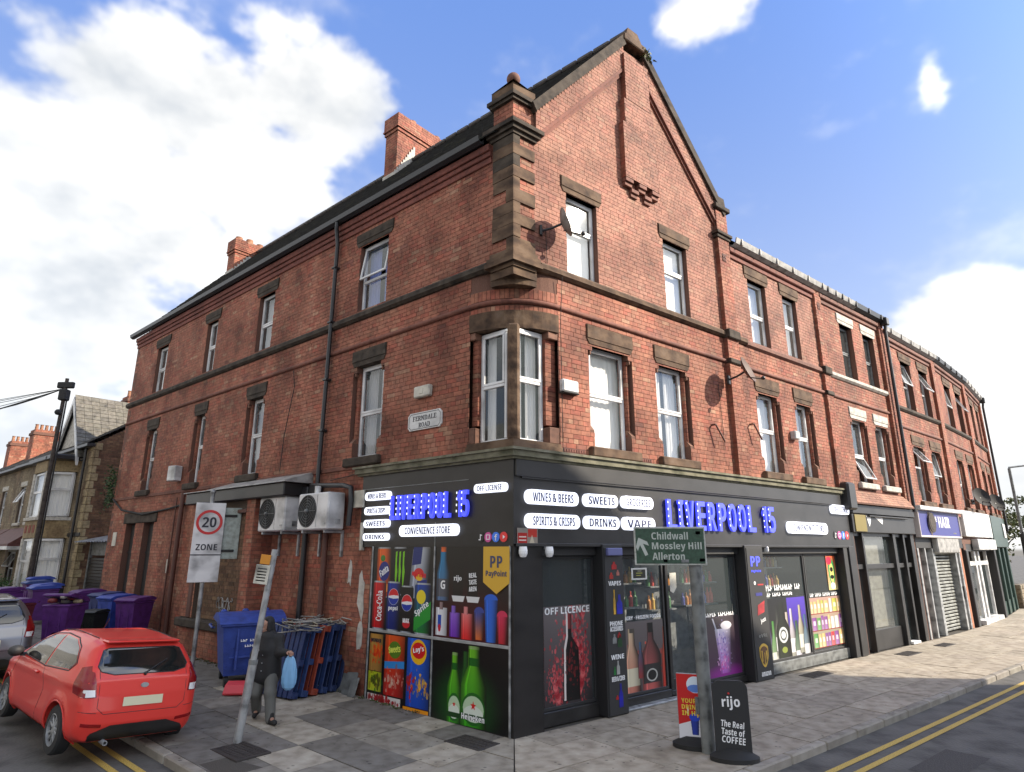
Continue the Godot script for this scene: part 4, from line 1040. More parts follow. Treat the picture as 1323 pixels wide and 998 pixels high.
# ================================================================ prints
class Print:
	var img: Image
	var w: int
	var h: int
	func _init(width, height, top, bottom):
		w = width; h = height; img = Image.create(w, h, false, Image.FORMAT_RGB8)
		for y in h: img.fill_rect(Rect2i(0, y, w, 1), top.lerp(bottom, float(y) / h))
	func put(x, y, c, a = 1.0):
		if x < 0 or y < 0 or x >= w or y >= h: return
		img.set_pixel(x, y, c if a >= 1.0 else img.get_pixel(x, y).lerp(c, a))
	# outline in 0..1; lit like a round body when round_ > 0; colour may run from c to c2 downwards
	func poly(pts, c, c2 = null, round_ = 0.0):
		var lo = 1e9; var hi = -1e9
		for p in pts: lo = min(lo, p.y); hi = max(hi, p.y)
		for y in range(int(lo * h), int(hi * h) + 1):
			var yc = (y + 0.5) / h; var cuts = []
			for i in pts.size():
				var a = pts[i]; var b = pts[(i + 1) % pts.size()]
				if (a.y > yc) != (b.y > yc): cuts.append(a.x + (b.x - a.x) * (yc - a.y) / (b.y - a.y))
			cuts.sort()
			var col = c if c2 == null else c.lerp(c2, clampf((yc - lo) / (hi - lo), 0, 1))
			for i in range(0, cuts.size() - 1, 2):
				var xa = cuts[i] * w; var xb = cuts[i + 1] * w
				for x in range(int(xa + 0.5), int(xb + 0.5)):
					if round_ > 0.0:
						var u = (x - xa) / max(1.0, xb - xa); var s = 1.0 - round_ * pow(abs(u - 0.4) * 1.75, 2.0) + (0.35 * round_ if u > 0.16 and u < 0.24 else 0.0)
						put(x, y, Color(col.r * s, col.g * s, col.b * s))
					else: put(x, y, col)
	func oval(cx, cy, rx, ry, c, a = 1.0, soft = false):
		for y in range(int((cy - ry) * h), int((cy + ry) * h) + 1):
			for x in range(int((cx - rx) * w), int((cx + rx) * w) + 1):
				var q = pow(((x + 0.5) / w - cx) / rx, 2) + pow(((y + 0.5) / h - cy) / ry, 2)
				if q < 1.0: put(x, y, c, a * (1.0 - q if soft else 1.0))
	func box(x0, y0, x1, y1, c, c2 = null, round_ = 0.0): poly([Vector2(x0, y0), Vector2(x1, y0), Vector2(x1, y1), Vector2(x0, y1)], c, c2, round_)
	func can(x, y, ww, hh, c, c2 = null, lean = 0.0):
		var l = Vector2(lean, 0)
		poly([Vector2(x + ww * 0.08, y) + l, Vector2(x + ww * 0.92, y) + l, Vector2(x + ww, y + hh * 0.06) + l, Vector2(x + ww, y + hh * 0.94), Vector2(x + ww * 0.9, y + hh), Vector2(x + ww * 0.1, y + hh), Vector2(x, y + hh * 0.94), Vector2(x, y + hh * 0.06) + l], c, c2, 0.75)
		poly([Vector2(x + ww * 0.06, y) + l, Vector2(x + ww * 0.94, y) + l, Vector2(x + ww * 0.97, y + hh * 0.035) + l, Vector2(x + ww * 0.03, y + hh * 0.035) + l], Color(0.7, 0.72, 0.74), null, 0.5)
		poly([Vector2(x + ww * 0.06, y + hh * 0.97), Vector2(x + ww * 0.94, y + hh * 0.97), Vector2(x + ww * 0.9, y + hh), Vector2(x + ww * 0.1, y + hh)], Color(0.65, 0.67, 0.7), null, 0.5)
	func bottle(x, y, ww, hh, c, c2, neck = 0.34, label_ = null):
		var n = ww * neck / 2; var cx = x + ww / 2
		poly([Vector2(cx - n, y), Vector2(cx + n, y), Vector2(cx + n * 1.1, y + hh * 0.26), Vector2(cx + ww * 0.42, y + hh * 0.42), Vector2(cx + ww * 0.5, y + hh * 0.5), Vector2(cx + ww * 0.5, y + hh), Vector2(cx - ww * 0.5, y + hh), Vector2(cx - ww * 0.5, y + hh * 0.5), Vector2(cx - ww * 0.42, y + hh * 0.42), Vector2(cx - n * 1.1, y + hh * 0.26)], c, c2, 0.8)
		if label_ != null: box(cx - ww * 0.46, y + hh * 0.62, cx + ww * 0.46, y + hh * 0.9, label_, null, 0.4)
	func globe(cx, cy, r):
		var ry = r * w / h
		oval(cx, cy, r, ry, Color(0.95, 0.95, 0.96))
		poly(arc(cx, cy, r, ry, PI * 1.02, PI * 1.95, 0.2), Color(0.86, 0.13, 0.16)); poly(arc(cx, cy, r, ry, PI * 0.05, PI * 0.95, 0.25), Color(0.07, 0.2, 0.65))
	func arc(cx, cy, rx, ry, a, b, sag):
		var p = []
		for i in 17: var t = lerp(a, b, i / 16.0); p.append(Vector2(cx + cos(t) * rx * 0.96, cy + sin(t) * ry * 0.96))
		p.append(Vector2(cx, cy + (sag if a < PI else -sag) * ry))
		return p
	func splash(r, cx, cy, sx, sy, n, c, c2):
		for i in n:
			var a = r.randfn(0, 1) * sx; var b = r.randfn(0, 1) * sy; var s = r.randf_range(0.004, 0.02)
			oval(cx + a, cy + b, s, s * r.randf_range(0.8, 2.4) * w / h, c.lerp(c2, r.randf()), r.randf_range(0.4, 1.0))
	func ribbon(pts, r, c, c2):
		for i in pts.size() - 1:
			for k in 8:
				var p = pts[i].lerp(pts[i + 1], k / 8.0); var s = r * (0.6 + 0.5 * sin(i * 2.1 + k * 0.4))
				oval(p.x, p.y, s, s * w / h, c.lerp(c2, 0.5 + 0.5 * sin(i * 1.7 + k)), 0.85)
	func tex():
		img.generate_mipmaps()
		return ImageTexture.create_from_image(img)

# a printed sheet on frame F between x0..x1, y0..y1 at depth z
func sheet(called, words, cat, F, x0, x1, y0, y1, z, pr_, group = "", rough = 0.35):
	var m = mk(); var a = (x1 - x0) / 2; var b = (y1 - y0) / 2
	m.quad(Vector3(-a, -b, 0), Vector3(a, -b, 0), Vector3(a, b, 0), Vector3(-a, b, 0))
	m.quad(Vector3(-a, b, 0), Vector3(a, b, 0), Vector3(a, b, -0.006), Vector3(-a, b, -0.006)); m.quad(Vector3(-a, -b, -0.006), Vector3(-a, -b, 0), Vector3(-a, b, 0), Vector3(-a, b, -0.006))
	m.quad(Vector3(a, -b, 0), Vector3(a, -b, -0.006), Vector3(a, b, -0.006), Vector3(a, b, 0))
	var mt = mat(Color(0.9, 0.9, 0.9), rough); mt.albedo_texture = pr_.tex()
	return single(called, m, mt, words, cat, F * Transform3D(Basis.IDENTITY, Vector3((x0 + x1) / 2, (y0 + y1) / 2, z)), group)

func fit(parent, words, cx, cy, wide, high, m_, z = 0.002, turn = 0.0, depth = 0.004, kind = "Droid Sans", called = "lettering"):
	var t = TextMesh.new(); t.text = words; t.font = font(kind, 700); t.font_size = 48; t.pixel_size = 0.01; t.depth = 0.01; t.curve_step = 2.5
	var box = t.get_aabb(); var o = MeshInstance3D.new(); o.name = called; o.mesh = t; o.material_override = m_
	if box.size.x < 0.001: box = AABB(Vector3(-0.15 * words.length(), -0.17, 0), Vector3(0.3 * words.length(), 0.34, 0.01))
	var s = Vector3(wide / box.size.x, high / box.size.y, depth / 0.01); var c = box.get_center()
	o.transform = Transform3D(Basis(Vector3(0, 0, 1), turn), Vector3(cx, cy, z + depth / 2)) * Transform3D(Basis.from_scale(s), Vector3(-c.x * s.x, -c.y * s.y, 0))
	parent.add_child(o, true)
	return o

# a line of lettering too blurred to read: letter-sized white strokes
func worn_words(parent, cx, cy, wide, high, counts):
	var n = 0
	for c in counts: n += c + 1
	var k = wide / n; var x = cx - wide / 2
	for c in counts:
		var m = mk()
		for i in c:
			m.box(Vector3(x + k * 0.1, cy - high / 2, -0.004), Vector3(x + k * 0.4, cy + high / 2, 0.003)); m.box(Vector3(x + k * 0.4, cy + high * (0.1 + 0.2 * (i % 3)) - high / 2, -0.004), Vector3(x + k * 0.86, cy + high * (0.35 + 0.2 * (i % 3)) - high / 2, 0.003))
			if i % 2: m.box(Vector3(x + k * 0.62, cy - high / 2, -0.004), Vector3(x + k * 0.86, cy - high * 0.4 + high * (0.2 * (i % 3)), 0.002))
			x += k
		x += k
		part("lettering", m, mats.white_plain, parent)

func pill(words, F, x0, x1, y0, y1, z, sign_label):
	var m = mk(); var r = (y1 - y0) / 2 * 0.9; var p = []
	for q in [[x1 - r, y1 - r, 0.0], [x0 + r, y1 - r, PI / 2], [x0 + r, y0 + r, PI], [x1 - r, y0 + r, PI * 1.5]]:
		for i in 6: var a = q[2] + i * PI / 10; p.append(Vector2(q[0] + cos(a) * r, q[1] + sin(a) * r))
	var c = Vector2((x0 + x1) / 2, (y0 + y1) / 2)
	m.prism(p.map(func(v): return v - c), -0.07, 0.0)
	var s = thing("sign", sign_label, "sign", F * Transform3D(Basis.IDENTITY, Vector3(c.x, c.y, z + 0.07)), "white pill shaped box signs on the shop fascias")
	part("light_box", m, mats.led_white, s)
	fit(s, words, 0, 0, (x1 - x0) * 0.78, (y1 - y0) * 0.62, mats.ink_blue, 0.001)

func big_letters(F, x0, x1, y0, y1, z, words):
	var s = thing("letter_sign", words, "sign", F * Transform3D(Basis.IDENTITY, Vector3(x0, (y0 + y1) / 2, z)))
	var t = "LIVERPOOL 15"; var u = 0.0; var total = 12.1 - 0.6; var k = (x1 - x0) / total
	for ch in t:
		if ch == " ": u += 0.7; continue
		var ww = 0.55 if ch == "I" or ch == "1" else 1.0
		var o = fit(s, ch, (u + ww / 2) * k, 0, ww * k * 0.72, y1 - y0, mats.led_blue, 0.02, 0.0, 0.05, "Droid Sans", "letter")
		for i in 4:
			var d = mk(); d.box(Vector3((u + ww * 0.14) * k - 0.006, (i - 1.4) * (y1 - y0) * 0.23, 0.07), Vector3((u + ww * 0.14) * k + 0.009, (i - 1.4) * (y1 - y0) * 0.23 + 0.035, 0.078))
			part("led_dot", d, mats.led_white, s)
		u += ww

func social_icons(F, x, y, r, z, sign_label):
	var s = thing("social_icons_sign", sign_label, "sign", F * Transform3D(Basis.IDENTITY, Vector3(x, y, z)))
	var cols = [lin(0.01, 0.01, 0.01), lin(0.6, 0.08, 0.3), lin(0.05, 0.2, 0.8), lin(0.75, 0.04, 0.04)]
	for i in 4:
		var m = mk(Transform3D(Basis(Vector3.RIGHT, PI / 2), Vector3(i * r * 2.1, 0, 0))); m.lathe([Vector2(0, 0.01), Vector2(r, 0.01), Vector2(r, 0.0)], 18, 1, 1, true); part("icon", m, mat(cols[i], 0.4), s)
	var w = mk()
	w.box(Vector3(-r * 0.1, -r * 0.4, 0.01), Vector3(r * 0.1, r * 0.6, 0.014)); w.box(Vector3(r * 0.1, r * 0.3, 0.01), Vector3(r * 0.45, r * 0.5, 0.014)); w.box(Vector3(-r * 0.45, -r * 0.6, 0.01), Vector3(r * 0.1, -r * 0.4, 0.014))
	ring(w, r * 2.1 - r * 0.5, r * 2.1 + r * 0.5, -r * 0.5, r * 0.5, r * 0.14, 0.01, 0.014, 0.0)
	w.box(Vector3(r * 4.2 - r * 0.1, -r * 0.7, 0.01), Vector3(r * 4.2 + r * 0.12, r * 0.5, 0.014)); w.box(Vector3(r * 4.2 - r * 0.3, 0, 0.0141), Vector3(r * 4.2 + r * 0.35, r * 0.18, 0.016)); w.box(Vector3(r * 4.2 + r * 0.12, r * 0.35, 0.01), Vector3(r * 4.2 + r * 0.4, r * 0.55, 0.014))
	w.prism([Vector2(r * 6.15, r * 0.4), Vector2(r * 6.15, -r * 0.4), Vector2(r * 6.75, 0)], 0.01, 0.014)
	part("icon_marks", w, mats.white_plain, s)

func shop_front():
	var S = thing("shop_front", "black wrap-around convenience store shopfront on the corner", "shopfront")
	var m = mk(PLAN)
	m.prism(corner_poly(11.15, 3.85, 0.15, -0.05), 3.9, 3.99); m.prism(corner_poly(11.18, 3.88, 0.19, -0.05), 3.9905, 4.03); m.prism(corner_poly(11.12, 3.82, 0.1, -0.05), 3.86, 3.8995)
	part("cornice", m, mats.stone_green, S)
	m = mk(PLAN); m.prism([p2(pr(11.08, -0.04)), p2(pr(11.08, 0.05)), p2(meet(0.05)), p2(meet(-0.04))], 2.6, 3.85); part("fascia_board", m, mats.fascia_grey, S)
	m = mk(PLAN); m.prism([p2(pl(3.7, -0.04)), p2(pl(3.7, 0.05)), p2(meet(0.05) - DL * 0.001), p2(meet(-0.04))], 2.56, 3.855); part("fascia_board", m, mats.black_gloss, S)
	m = mk(FR); m.box(Vector3(-0.02, 3.6, 0.04), Vector3(11.05, 3.858, 0.1), 0.008); m.box(Vector3(0.1, 3.575, 0.045), Vector3(11.05, 3.598, 0.085), 0.004); m.box(Vector3(0.0, 2.56, 0.0), Vector3(11.05, 2.61, 0.07), 0.006)
	part("fascia_trim", m, mats.fascia_grey, S)
	m = mk(FL); m.box(Vector3(-3.7, 3.6, 0.045), Vector3(-0.9, 3.612, 0.058)); m.box(Vector3(-1.66, 2.56, 0.045), Vector3(-1.645, 2.95, 0.055)); part("fascia_trim", m, mats.grey_paint, S)
	# solid base of the side street front and the corner pier
	m = mk(PLAN); m.prism([p2(pl(3.35, -0.2)), p2(pl(3.35, 0.03)), p2(meet(0.03)), p2(pr(0.54, 0.03)), p2(pr(0.54, -0.2)), p2(meet(-0.2))], 0.0, 2.57); part("corner_pier", m, mats.black_gloss, S)
	# main street: pillars
	var k = 0
	for q in [[1.8, 2.28, 0.1], [6.0, 6.68, 0.1], [10.5, 10.72, 0.06], [10.78, 11.06, 0.08]]:
		m = mk(FR); m.box(Vector3(q[0], 0.0, -0.3), Vector3(q[1], 2.6, q[2]), 0.012); part("pillar", m, mats.black_matt if k < 3 else mats.fascia_grey, S); k += 1
	# head and stall risers
	m = mk(FR); m.box(Vector3(0.5, 2.42, -0.28), Vector3(10.6, 2.6, -0.06), 0.01); part("head", m, mats.black_matt, S)
	for q in [[0.54, 1.8, 0.2], [2.28, 3.62, 0.16], [4.62, 6.0, 0.12], [6.68, 10.5, 0.22]]:
		m = mk(FR); m.box(Vector3(q[0], 0.0, -0.26), Vector3(q[1], q[2], -0.09), 0.008); part("stall_riser", m, mats.grey_paint if q[0] > 6 else mats.fascia_grey, S)
	m = mk(FR); m.box(Vector3(2.3, 0.0, -0.1), Vector3(4.6, 0.035, 0.04), 0.01); part("threshold", m, mats.galv, S)
	# glazing
	for q in [[0.6, 1.78, 0.2, 2.42], [2.34, 3.58, 0.16, 2.42], [4.7, 5.95, 0.12, 2.42], [6.74, 8.78, 0.22, 2.42], [8.86, 10.46, 0.22, 2.42]]:
		m = mk(FR); ring(m, q[0] - 0.03, q[1] + 0.03, q[2], q[3], 0.05, -0.2, -0.13, 0.006)
		var f = part("shop_window", m, mats.black_matt, S)
		m = mk(FR); m.quad(Vector3(q[0], q[2], -0.16), Vector3(q[1], q[2], -0.16), Vector3(q[1], q[3], -0.16), Vector3(q[0], q[3], -0.16)); part("pane", m, mats.pane, f)
	m = mk(FR); ring(m, 3.66, 4.58, 0.04, 2.4, 0.08, -0.2, -0.12, 0.008); m.box(Vector3(3.7, 0.05, -0.19), Vector3(4.54, 0.3, -0.13), 0.004)
	var door = part("door", m, mats.fascia_grey, S)
	m = mk(FR); m.quad(Vector3(3.74, 0.3, -0.16), Vector3(4.5, 0.3, -0.16), Vector3(4.5, 2.33, -0.16), Vector3(3.74, 2.33, -0.16)); part("pane", m, mats.pane, door)
	m = mk(FR); m.tube([Vector3(4.42, 0.8, -0.08), Vector3(4.42, 1.5, -0.08)], 0.015, 8); part("handle", m, mats.galv, door)
	# the room behind
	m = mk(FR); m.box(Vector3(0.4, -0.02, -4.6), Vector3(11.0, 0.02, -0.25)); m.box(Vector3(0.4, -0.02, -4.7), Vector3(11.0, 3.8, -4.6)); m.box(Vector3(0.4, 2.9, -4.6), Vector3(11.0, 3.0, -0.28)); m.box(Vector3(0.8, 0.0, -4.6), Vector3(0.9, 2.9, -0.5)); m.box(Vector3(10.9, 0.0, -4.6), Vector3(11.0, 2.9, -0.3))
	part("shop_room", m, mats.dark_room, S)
	# shelving with bottles seen over the posters
	for q in [[2.4, 3.5, 1.5, 5], [3.75, 4.5, 1.42, 4], [4.8, 5.9, 1.45, 5], [7.0, 8.6, 1.7, 6]]:
		var sh = thing("display_shelf", ["shelf of amber bottles behind the second poster window", "shelf of small red bottles behind the glazed shop door", "shelf of bottles behind the pink cocktail poster window", "shelf of bottles behind the wide poster window"][[2.4, 3.75, 4.8, 7.0].find(q[0])], "shelf", FR * Transform3D(Basis.IDENTITY, Vector3(q[0], 0, -0.75)))
		var w = q[1] - q[0]
		m = mk(); for y in [q[2], q[2] + 0.42]: m.box(Vector3(0, y - 0.03, -0.2), Vector3(w, y, 0.2), 0.004)
		m.box(Vector3(0, 0.02, -0.22), Vector3(w, 2.35, -0.2)); part("shelving", m, mats.grey_paint, sh)
		for y in [q[2], q[2] + 0.42]:
			for i in int(w / 0.12):
				m = mk(Transform3D(Basis.IDENTITY, Vector3(0.07 + i * 0.12, y, 0.08))); var hh = rng.randf_range(0.2, 0.31)
				m.col = [Color(0.5, 0.2, 0.03), Color(0.5, 0.05, 0.03), Color(0.6, 0.4, 0.08), Color(0.06, 0.2, 0.06), Color(0.5, 0.5, 0.45), Color(0.05, 0.06, 0.3)][rng.randi() % 6]
				m.lathe([Vector2(0, 0), Vector2(0.042, 0), Vector2(0.042, hh * 0.6), Vector2(0.016, hh * 0.75), Vector2(0.016, hh), Vector2(0, hh)], 8); part("bottle", m, mats.tint, sh)

	# ---- fascia signs, main street
	var zf = 0.05
	pill("WINES & BEERS", FR, 0.16, 1.26, 3.19, 3.41, zf, "white light box reading wines and beers")
	pill("SWEETS", FR, 1.4, 2.2, 3.2, 3.41, zf, "white light box reading sweets")
	pill("GROCERIES", FR, 2.32, 3.14, 3.21, 3.42, zf, "white light box reading groceries")
	pill("SPIRITS & CRISPS", FR, 0.16, 1.28, 2.83, 3.05, zf, "white light box reading spirits and crisps")
	pill("DRINKS", FR, 1.4, 2.22, 2.84, 3.05, zf, "white light box reading drinks")
	pill("VAPE", FR, 2.32, 3.16, 2.84, 3.06, zf, "white light box reading vape")
	big_letters(FR, 3.5, 7.6, 2.87, 3.42, zf, "large blue raised letters along the main street fascia")
	pill("CONVENIENCE STORE", FR, 7.85, 9.7, 2.87, 3.13, zf, "white convenience store light box right of the blue letters on main street")
	pill("OFF LICENSE", FR, 10.06, 11.0, 3.38, 3.6, zf, "white off license light box at the main street fascia's far end")
	social_icons(FR, 10.2, 2.86, 0.1, zf, "row of round social media icons at the main street fascia's far end")
	# side street
	var j = 0
	for q in [["WINES & BEERS", 3.39, 3.54], ["SPIRITS & CRISPS", 3.13, 3.27], ["SWEETS", 2.9, 3.04], ["DRINKS", 2.67, 2.8]]:
		pill(q[0], FL, -3.52, -2.82, q[1], q[2], zf, "small white light box on the side street fascia, " + ["topmost", "second from top", "third from top", "lowest"][j] + " of four"); j += 1
	big_letters(FL, -2.8, -0.7, 3.02, 3.44, zf, "blue raised letters on the shaded side street fascia")
	pill("CONVENIENCE STORE", FL, -2.5, -1.08, 2.73, 2.92, zf, "white convenience store light box under the side street blue letters")
	pill("OFF LICENSE", FL, -0.72, -0.06, 3.37, 3.51, zf, "white off license light box by the corner on the side street")
	social_icons(FL, -0.62, 2.7, 0.075, zf, "row of round social media icons by the corner on the side street")

	side_posters()
	front_posters()

func side_posters():
	var r = RandomNumberGenerator.new(); r.seed = 77; var V = func(x, y): return Vector2(x, y)
	# frames of the four panels
	var m = mk(FL)
	for q in [[-3.3, -3.27, 0.02, 2.57], [-1.67, -1.64, 0.02, 2.57], [-0.05, -0.02, 0.0, 2.57]]: m.box(Vector3(q[0], q[2], 0.03), Vector3(q[1], q[3], 0.056), 0.004)
	m.box(Vector3(-3.3, 1.14, 0.031), Vector3(-0.02, 1.185, 0.058), 0.004)
	single("panel_frame", m, mats.galv, "thin silver frame dividing the side street posters into four", "frame")
	# cans
	var p = Print.new(384, 336, Color(0.02, 0.02, 0.025), Color(0.05, 0.05, 0.06))
	p.can(0.08, 0.0, 0.24, 0.62, Color(0.95, 0.4, 0.1), Color(0.9, 0.3, 0.08), -0.01); p.oval(0.2, 0.3, 0.09, 0.12, Color(0.12, 0.16, 0.5)); p.oval(0.24, 0.5, 0.06, 0.05, Color(0.98, 0.6, 0.2)); p.oval(0.17, 0.14, 0.04, 0.04, Color(0.2, 0.5, 0.15))
	p.can(0.35, 0.0, 0.22, 0.58, Color(0.03, 0.03, 0.03), Color(0.02, 0.02, 0.02))
	for i in 3: p.poly([V.call(0.385 + i * 0.06, 0.06), V.call(0.415 + i * 0.06, 0.05), V.call(0.41 + i * 0.06, 0.2), V.call(0.425 + i * 0.06, 0.3), V.call(0.4 + i * 0.06, 0.52), V.call(0.385 + i * 0.06, 0.34)], Color(0.5, 0.8, 0.1))
	p.can(0.62, 0.0, 0.28, 0.6, Color(0.75, 0.77, 0.8), Color(0.6, 0.63, 0.7), 0.05); p.poly([V.call(0.68, 0.0), V.call(0.82, 0.0), V.call(0.8, 0.2), V.call(0.66, 0.22)], Color(0.1, 0.17, 0.45)); p.poly([V.call(0.75, 0.4), V.call(0.9, 0.38), V.call(0.88, 0.58), V.call(0.73, 0.58)], Color(0.1, 0.17, 0.5)); p.oval(0.77, 0.32, 0.08, 0.07, Color(0.85, 0.15, 0.15)); p.oval(0.78, 0.36, 0.05, 0.04, Color(0.95, 0.75, 0.1))
	p.can(0.03, 0.42, 0.22, 0.58, Color(0.82, 0.06, 0.1), Color(0.75, 0.04, 0.08)); p.can(0.27, 0.42, 0.22, 0.58, Color(0.05, 0.18, 0.6), Color(0.04, 0.12, 0.42)); p.globe(0.38, 0.6, 0.085)
	p.can(0.5, 0.46, 0.2, 0.54, Color(0.03, 0.03, 0.04), Color(0.02, 0.02, 0.02)); p.globe(0.6, 0.66, 0.085); p.oval(0.6, 0.9, 0.06, 0.05, Color(0.8, 0.1, 0.15))
	p.can(0.72, 0.42, 0.25, 0.58, Color(0.1, 0.25, 0.65), Color(0.1, 0.5, 0.18)); p.oval(0.82, 0.58, 0.07, 0.08, Color(0.95, 0.85, 0.15)); p.poly([V.call(0.72, 0.82), V.call(0.97, 0.62), V.call(0.97, 0.82), V.call(0.72, 0.97)], Color(0.15, 0.6, 0.2))
	var s = sheet("poster", "poster of seven drinks cans, upper left of the side street panels", "poster", FL, -3.27, -1.67, 1.185, 2.56, 0.04, p)
	fit(s, "Fanta", -0.48, 0.28, 0.24, 0.12, mats.white_plain, 0.002, 0.5); fit(s, "Red Bull", 0.44, 0.24, 0.34, 0.07, mat(lin(0.7, 0.02, 0.03), 0.4), 0.002, -0.1)
	fit(s, "Coca-Cola", -0.57, -0.3, 0.5, 0.16, mats.white_plain, 0.002, PI / 2, 0.004, "Droid Serif"); fit(s, "pepsi", -0.19, -0.33, 0.24, 0.09, mats.white_plain); fit(s, "MAX", 0.16, -0.5, 0.16, 0.07, mats.white_plain); fit(s, "Sprite", 0.54, -0.3, 0.36, 0.13, mats.white_plain, 0.002, 0.55)
	# cups, bottle and vapes
	p = Print.new(384, 336, Color(0.02, 0.015, 0.02), Color(0.2, 0.03, 0.04))
	p.oval(0.5, 0.95, 0.7, 0.55, Color(0.3, 0.03, 0.05), 0.8, true)
	p.bottle(0.03, 0.0, 0.18, 0.6, Color(0.1, 0.5, 0.7), Color(0.35, 0.45, 0.6), 0.5); p.box(0.08, 0.0, 0.16, 0.06, Color(0.9, 0.4, 0.15), null, 0.5); p.box(0.04, 0.36, 0.2, 0.56, Color(0.35, 0.36, 0.4), null, 0.6)
	for x in [0.25, 0.45]: p.poly([V.call(x, 0.02), V.call(x + 0.17, 0.02), V.call(x + 0.15, 0.58), V.call(x + 0.02, 0.58)], Color(0.04, 0.035, 0.035), null, 0.6); p.poly([V.call(x + 0.0, 0.54), V.call(x + 0.18, 0.54), V.call(x + 0.16, 0.6), V.call(x + 0.02, 0.6)], Color(0.9, 0.9, 0.9))
	p.box(0.03, 0.68, 0.19, 0.98, Color(0.9, 0.9, 0.92), null, 0.35); p.box(0.08, 0.62, 0.13, 0.7, Color(0.6, 0.5, 0.5), null, 0.5); p.box(0.06, 0.76, 0.11, 0.9, Color(0.1, 0.3, 0.7)); p.oval(0.085, 0.9, 0.02, 0.04, Color(0.8, 0.1, 0.2))
	p.box(0.23, 0.72, 0.37, 0.98, Color(0.6, 0.4, 0.85), Color(0.45, 0.2, 0.7), 0.5); p.box(0.25, 0.65, 0.31, 0.73, Color(0.55, 0.4, 0.8), null, 0.5)
	p.box(0.39, 0.72, 0.54, 0.99, Color(0.95, 0.5, 0.5), Color(0.9, 0.15, 0.15), 0.5); p.box(0.42, 0.65, 0.48, 0.73, Color(0.9, 0.55, 0.55), null, 0.5)
	for q in [[0.56, 0.7, 0.13, 0.28, Color(0.25, 0.3, 0.6), Color(0.9, 0.45, 0.2)], [0.69, 0.56, 0.17, 0.43, Color(0.15, 0.4, 0.85), Color(0.2, 0.45, 0.85)], [0.85, 0.72, 0.13, 0.27, Color(0.85, 0.2, 0.35), Color(0.75, 0.15, 0.2)]]:
		p.oval(q[0] + q[2] / 2, q[1], q[2] * 0.5, 0.06, q[4]); p.poly([V.call(q[0], q[1]), V.call(q[0] + q[2], q[1]), V.call(q[0] + q[2] * 0.86, q[1] + q[3]), V.call(q[0] + q[2] * 0.14, q[1] + q[3])], q[4], q[5], 0.55)
	s = sheet("poster", "poster of coffee cups, vapes and ice drinks beside the yellow banner", "poster", FL, -1.64, -0.05, 1.185, 2.56, 0.04, p)
	fit(s, "G", -0.6, 0.1, 0.1, 0.13, mats.white_plain); fit(s, "rijo", -0.27, 0.2, 0.17, 0.1, mats.white_plain, 0.002, 0.0, 0.004, "Droid Serif")
	for i in 3: fit(s, ["REAL", "TASTE", "AREN"][i], 0.06, 0.26 - i * 0.1, 0.16, 0.07, mats.white_plain, 0.002, 0.1)
	# snacks
	p = Print.new(384, 264, Color(0.02, 0.02, 0.02), Color(0.03, 0.02, 0.02))
	p.box(0.02, 0.03, 0.24, 0.56, Color(0.75, 0.55, 0.25), Color(0.68, 0.5, 0.25), 0.3); p.splash(r, 0.13, 0.28, 0.05, 0.07, 60, Color(0.8, 0.1, 0.05), Color(0.95, 0.5, 0.1)); p.box(0.02, 0.57, 0.24, 0.84, Color(0.75, 0.8, 0.15), null, 0.25); p.splash(r, 0.13, 0.7, 0.05, 0.06, 50, Color(0.1, 0.4, 0.1), Color(0.5, 0.25, 0.05))
	p.box(0.28, 0.02, 0.6, 0.86, Color(0.9, 0.35, 0.1), Color(0.75, 0.1, 0.08), 0.4); p.poly([V.call(0.28, 0.4), V.call(0.6, 0.36), V.call(0.6, 0.46), V.call(0.28, 0.5)], Color(0.2, 0.55, 0.85)); p.splash(r, 0.44, 0.66, 0.06, 0.08, 60, Color(0.9, 0.85, 0.75), Color(0.7, 0.12, 0.1)); p.oval(0.44, 0.22, 0.1, 0.12, Color(0.35, 0.5, 0.12))
	p.box(0.64, 0.02, 0.98, 0.94, Color(0.15, 0.4, 0.85), Color(0.1, 0.3, 0.75), 0.4); p.oval(0.81, 0.2, 0.12, 0.17, Color(0.98, 0.75, 0.1)); p.oval(0.81, 0.18, 0.1, 0.11, Color(0.85, 0.1, 0.12)); p.splash(r, 0.84, 0.65, 0.07, 0.07, 50, Color(0.95, 0.75, 0.3), Color(0.85, 0.5, 0.15)); p.splash(r, 0.7, 0.66, 0.025, 0.07, 30, Color(0.85, 0.1, 0.1), Color(0.7, 0.05, 0.05))
	p.box(0.02, 0.88, 0.56, 1.0, Color(0.88, 0.86, 0.84)); p.splash(r, 0.28, 0.94, 0.16, 0.02, 60, Color(0.7, 0.08, 0.12), Color(0.5, 0.1, 0.1)); p.box(0.6, 0.95, 0.98, 1.0, Color(0.95, 0.6, 0.1))
	s = sheet("poster", "poster of snack packets near the ground on the side street", "poster", FL, -3.27, -1.67, 0.03, 1.14, 0.04, p)
	fit(s, "WONDER", -0.6, 0.42, 0.28, 0.06, mats.ink); fit(s, "Sweets", -0.1, 0.32, 0.3, 0.1, mat(lin(0.7, 0.75, 0.1), 0.4), 0.002, 0.15); fit(s, "Lay's", 0.5, 0.36, 0.26, 0.1, mats.white_plain, 0.002, 0.2)
	# green bottles
	p = Print.new(384, 264, Color(0.015, 0.016, 0.015), Color(0.02, 0.03, 0.02))
	p.oval(0.45, 0.75, 0.5, 0.6, Color(0.05, 0.4, 0.08), 0.85, true)
	p.bottle(0.38, 0.1, 0.16, 0.8, Color(0.15, 0.35, 0.12), Color(0.1, 0.3, 0.08), 0.42)
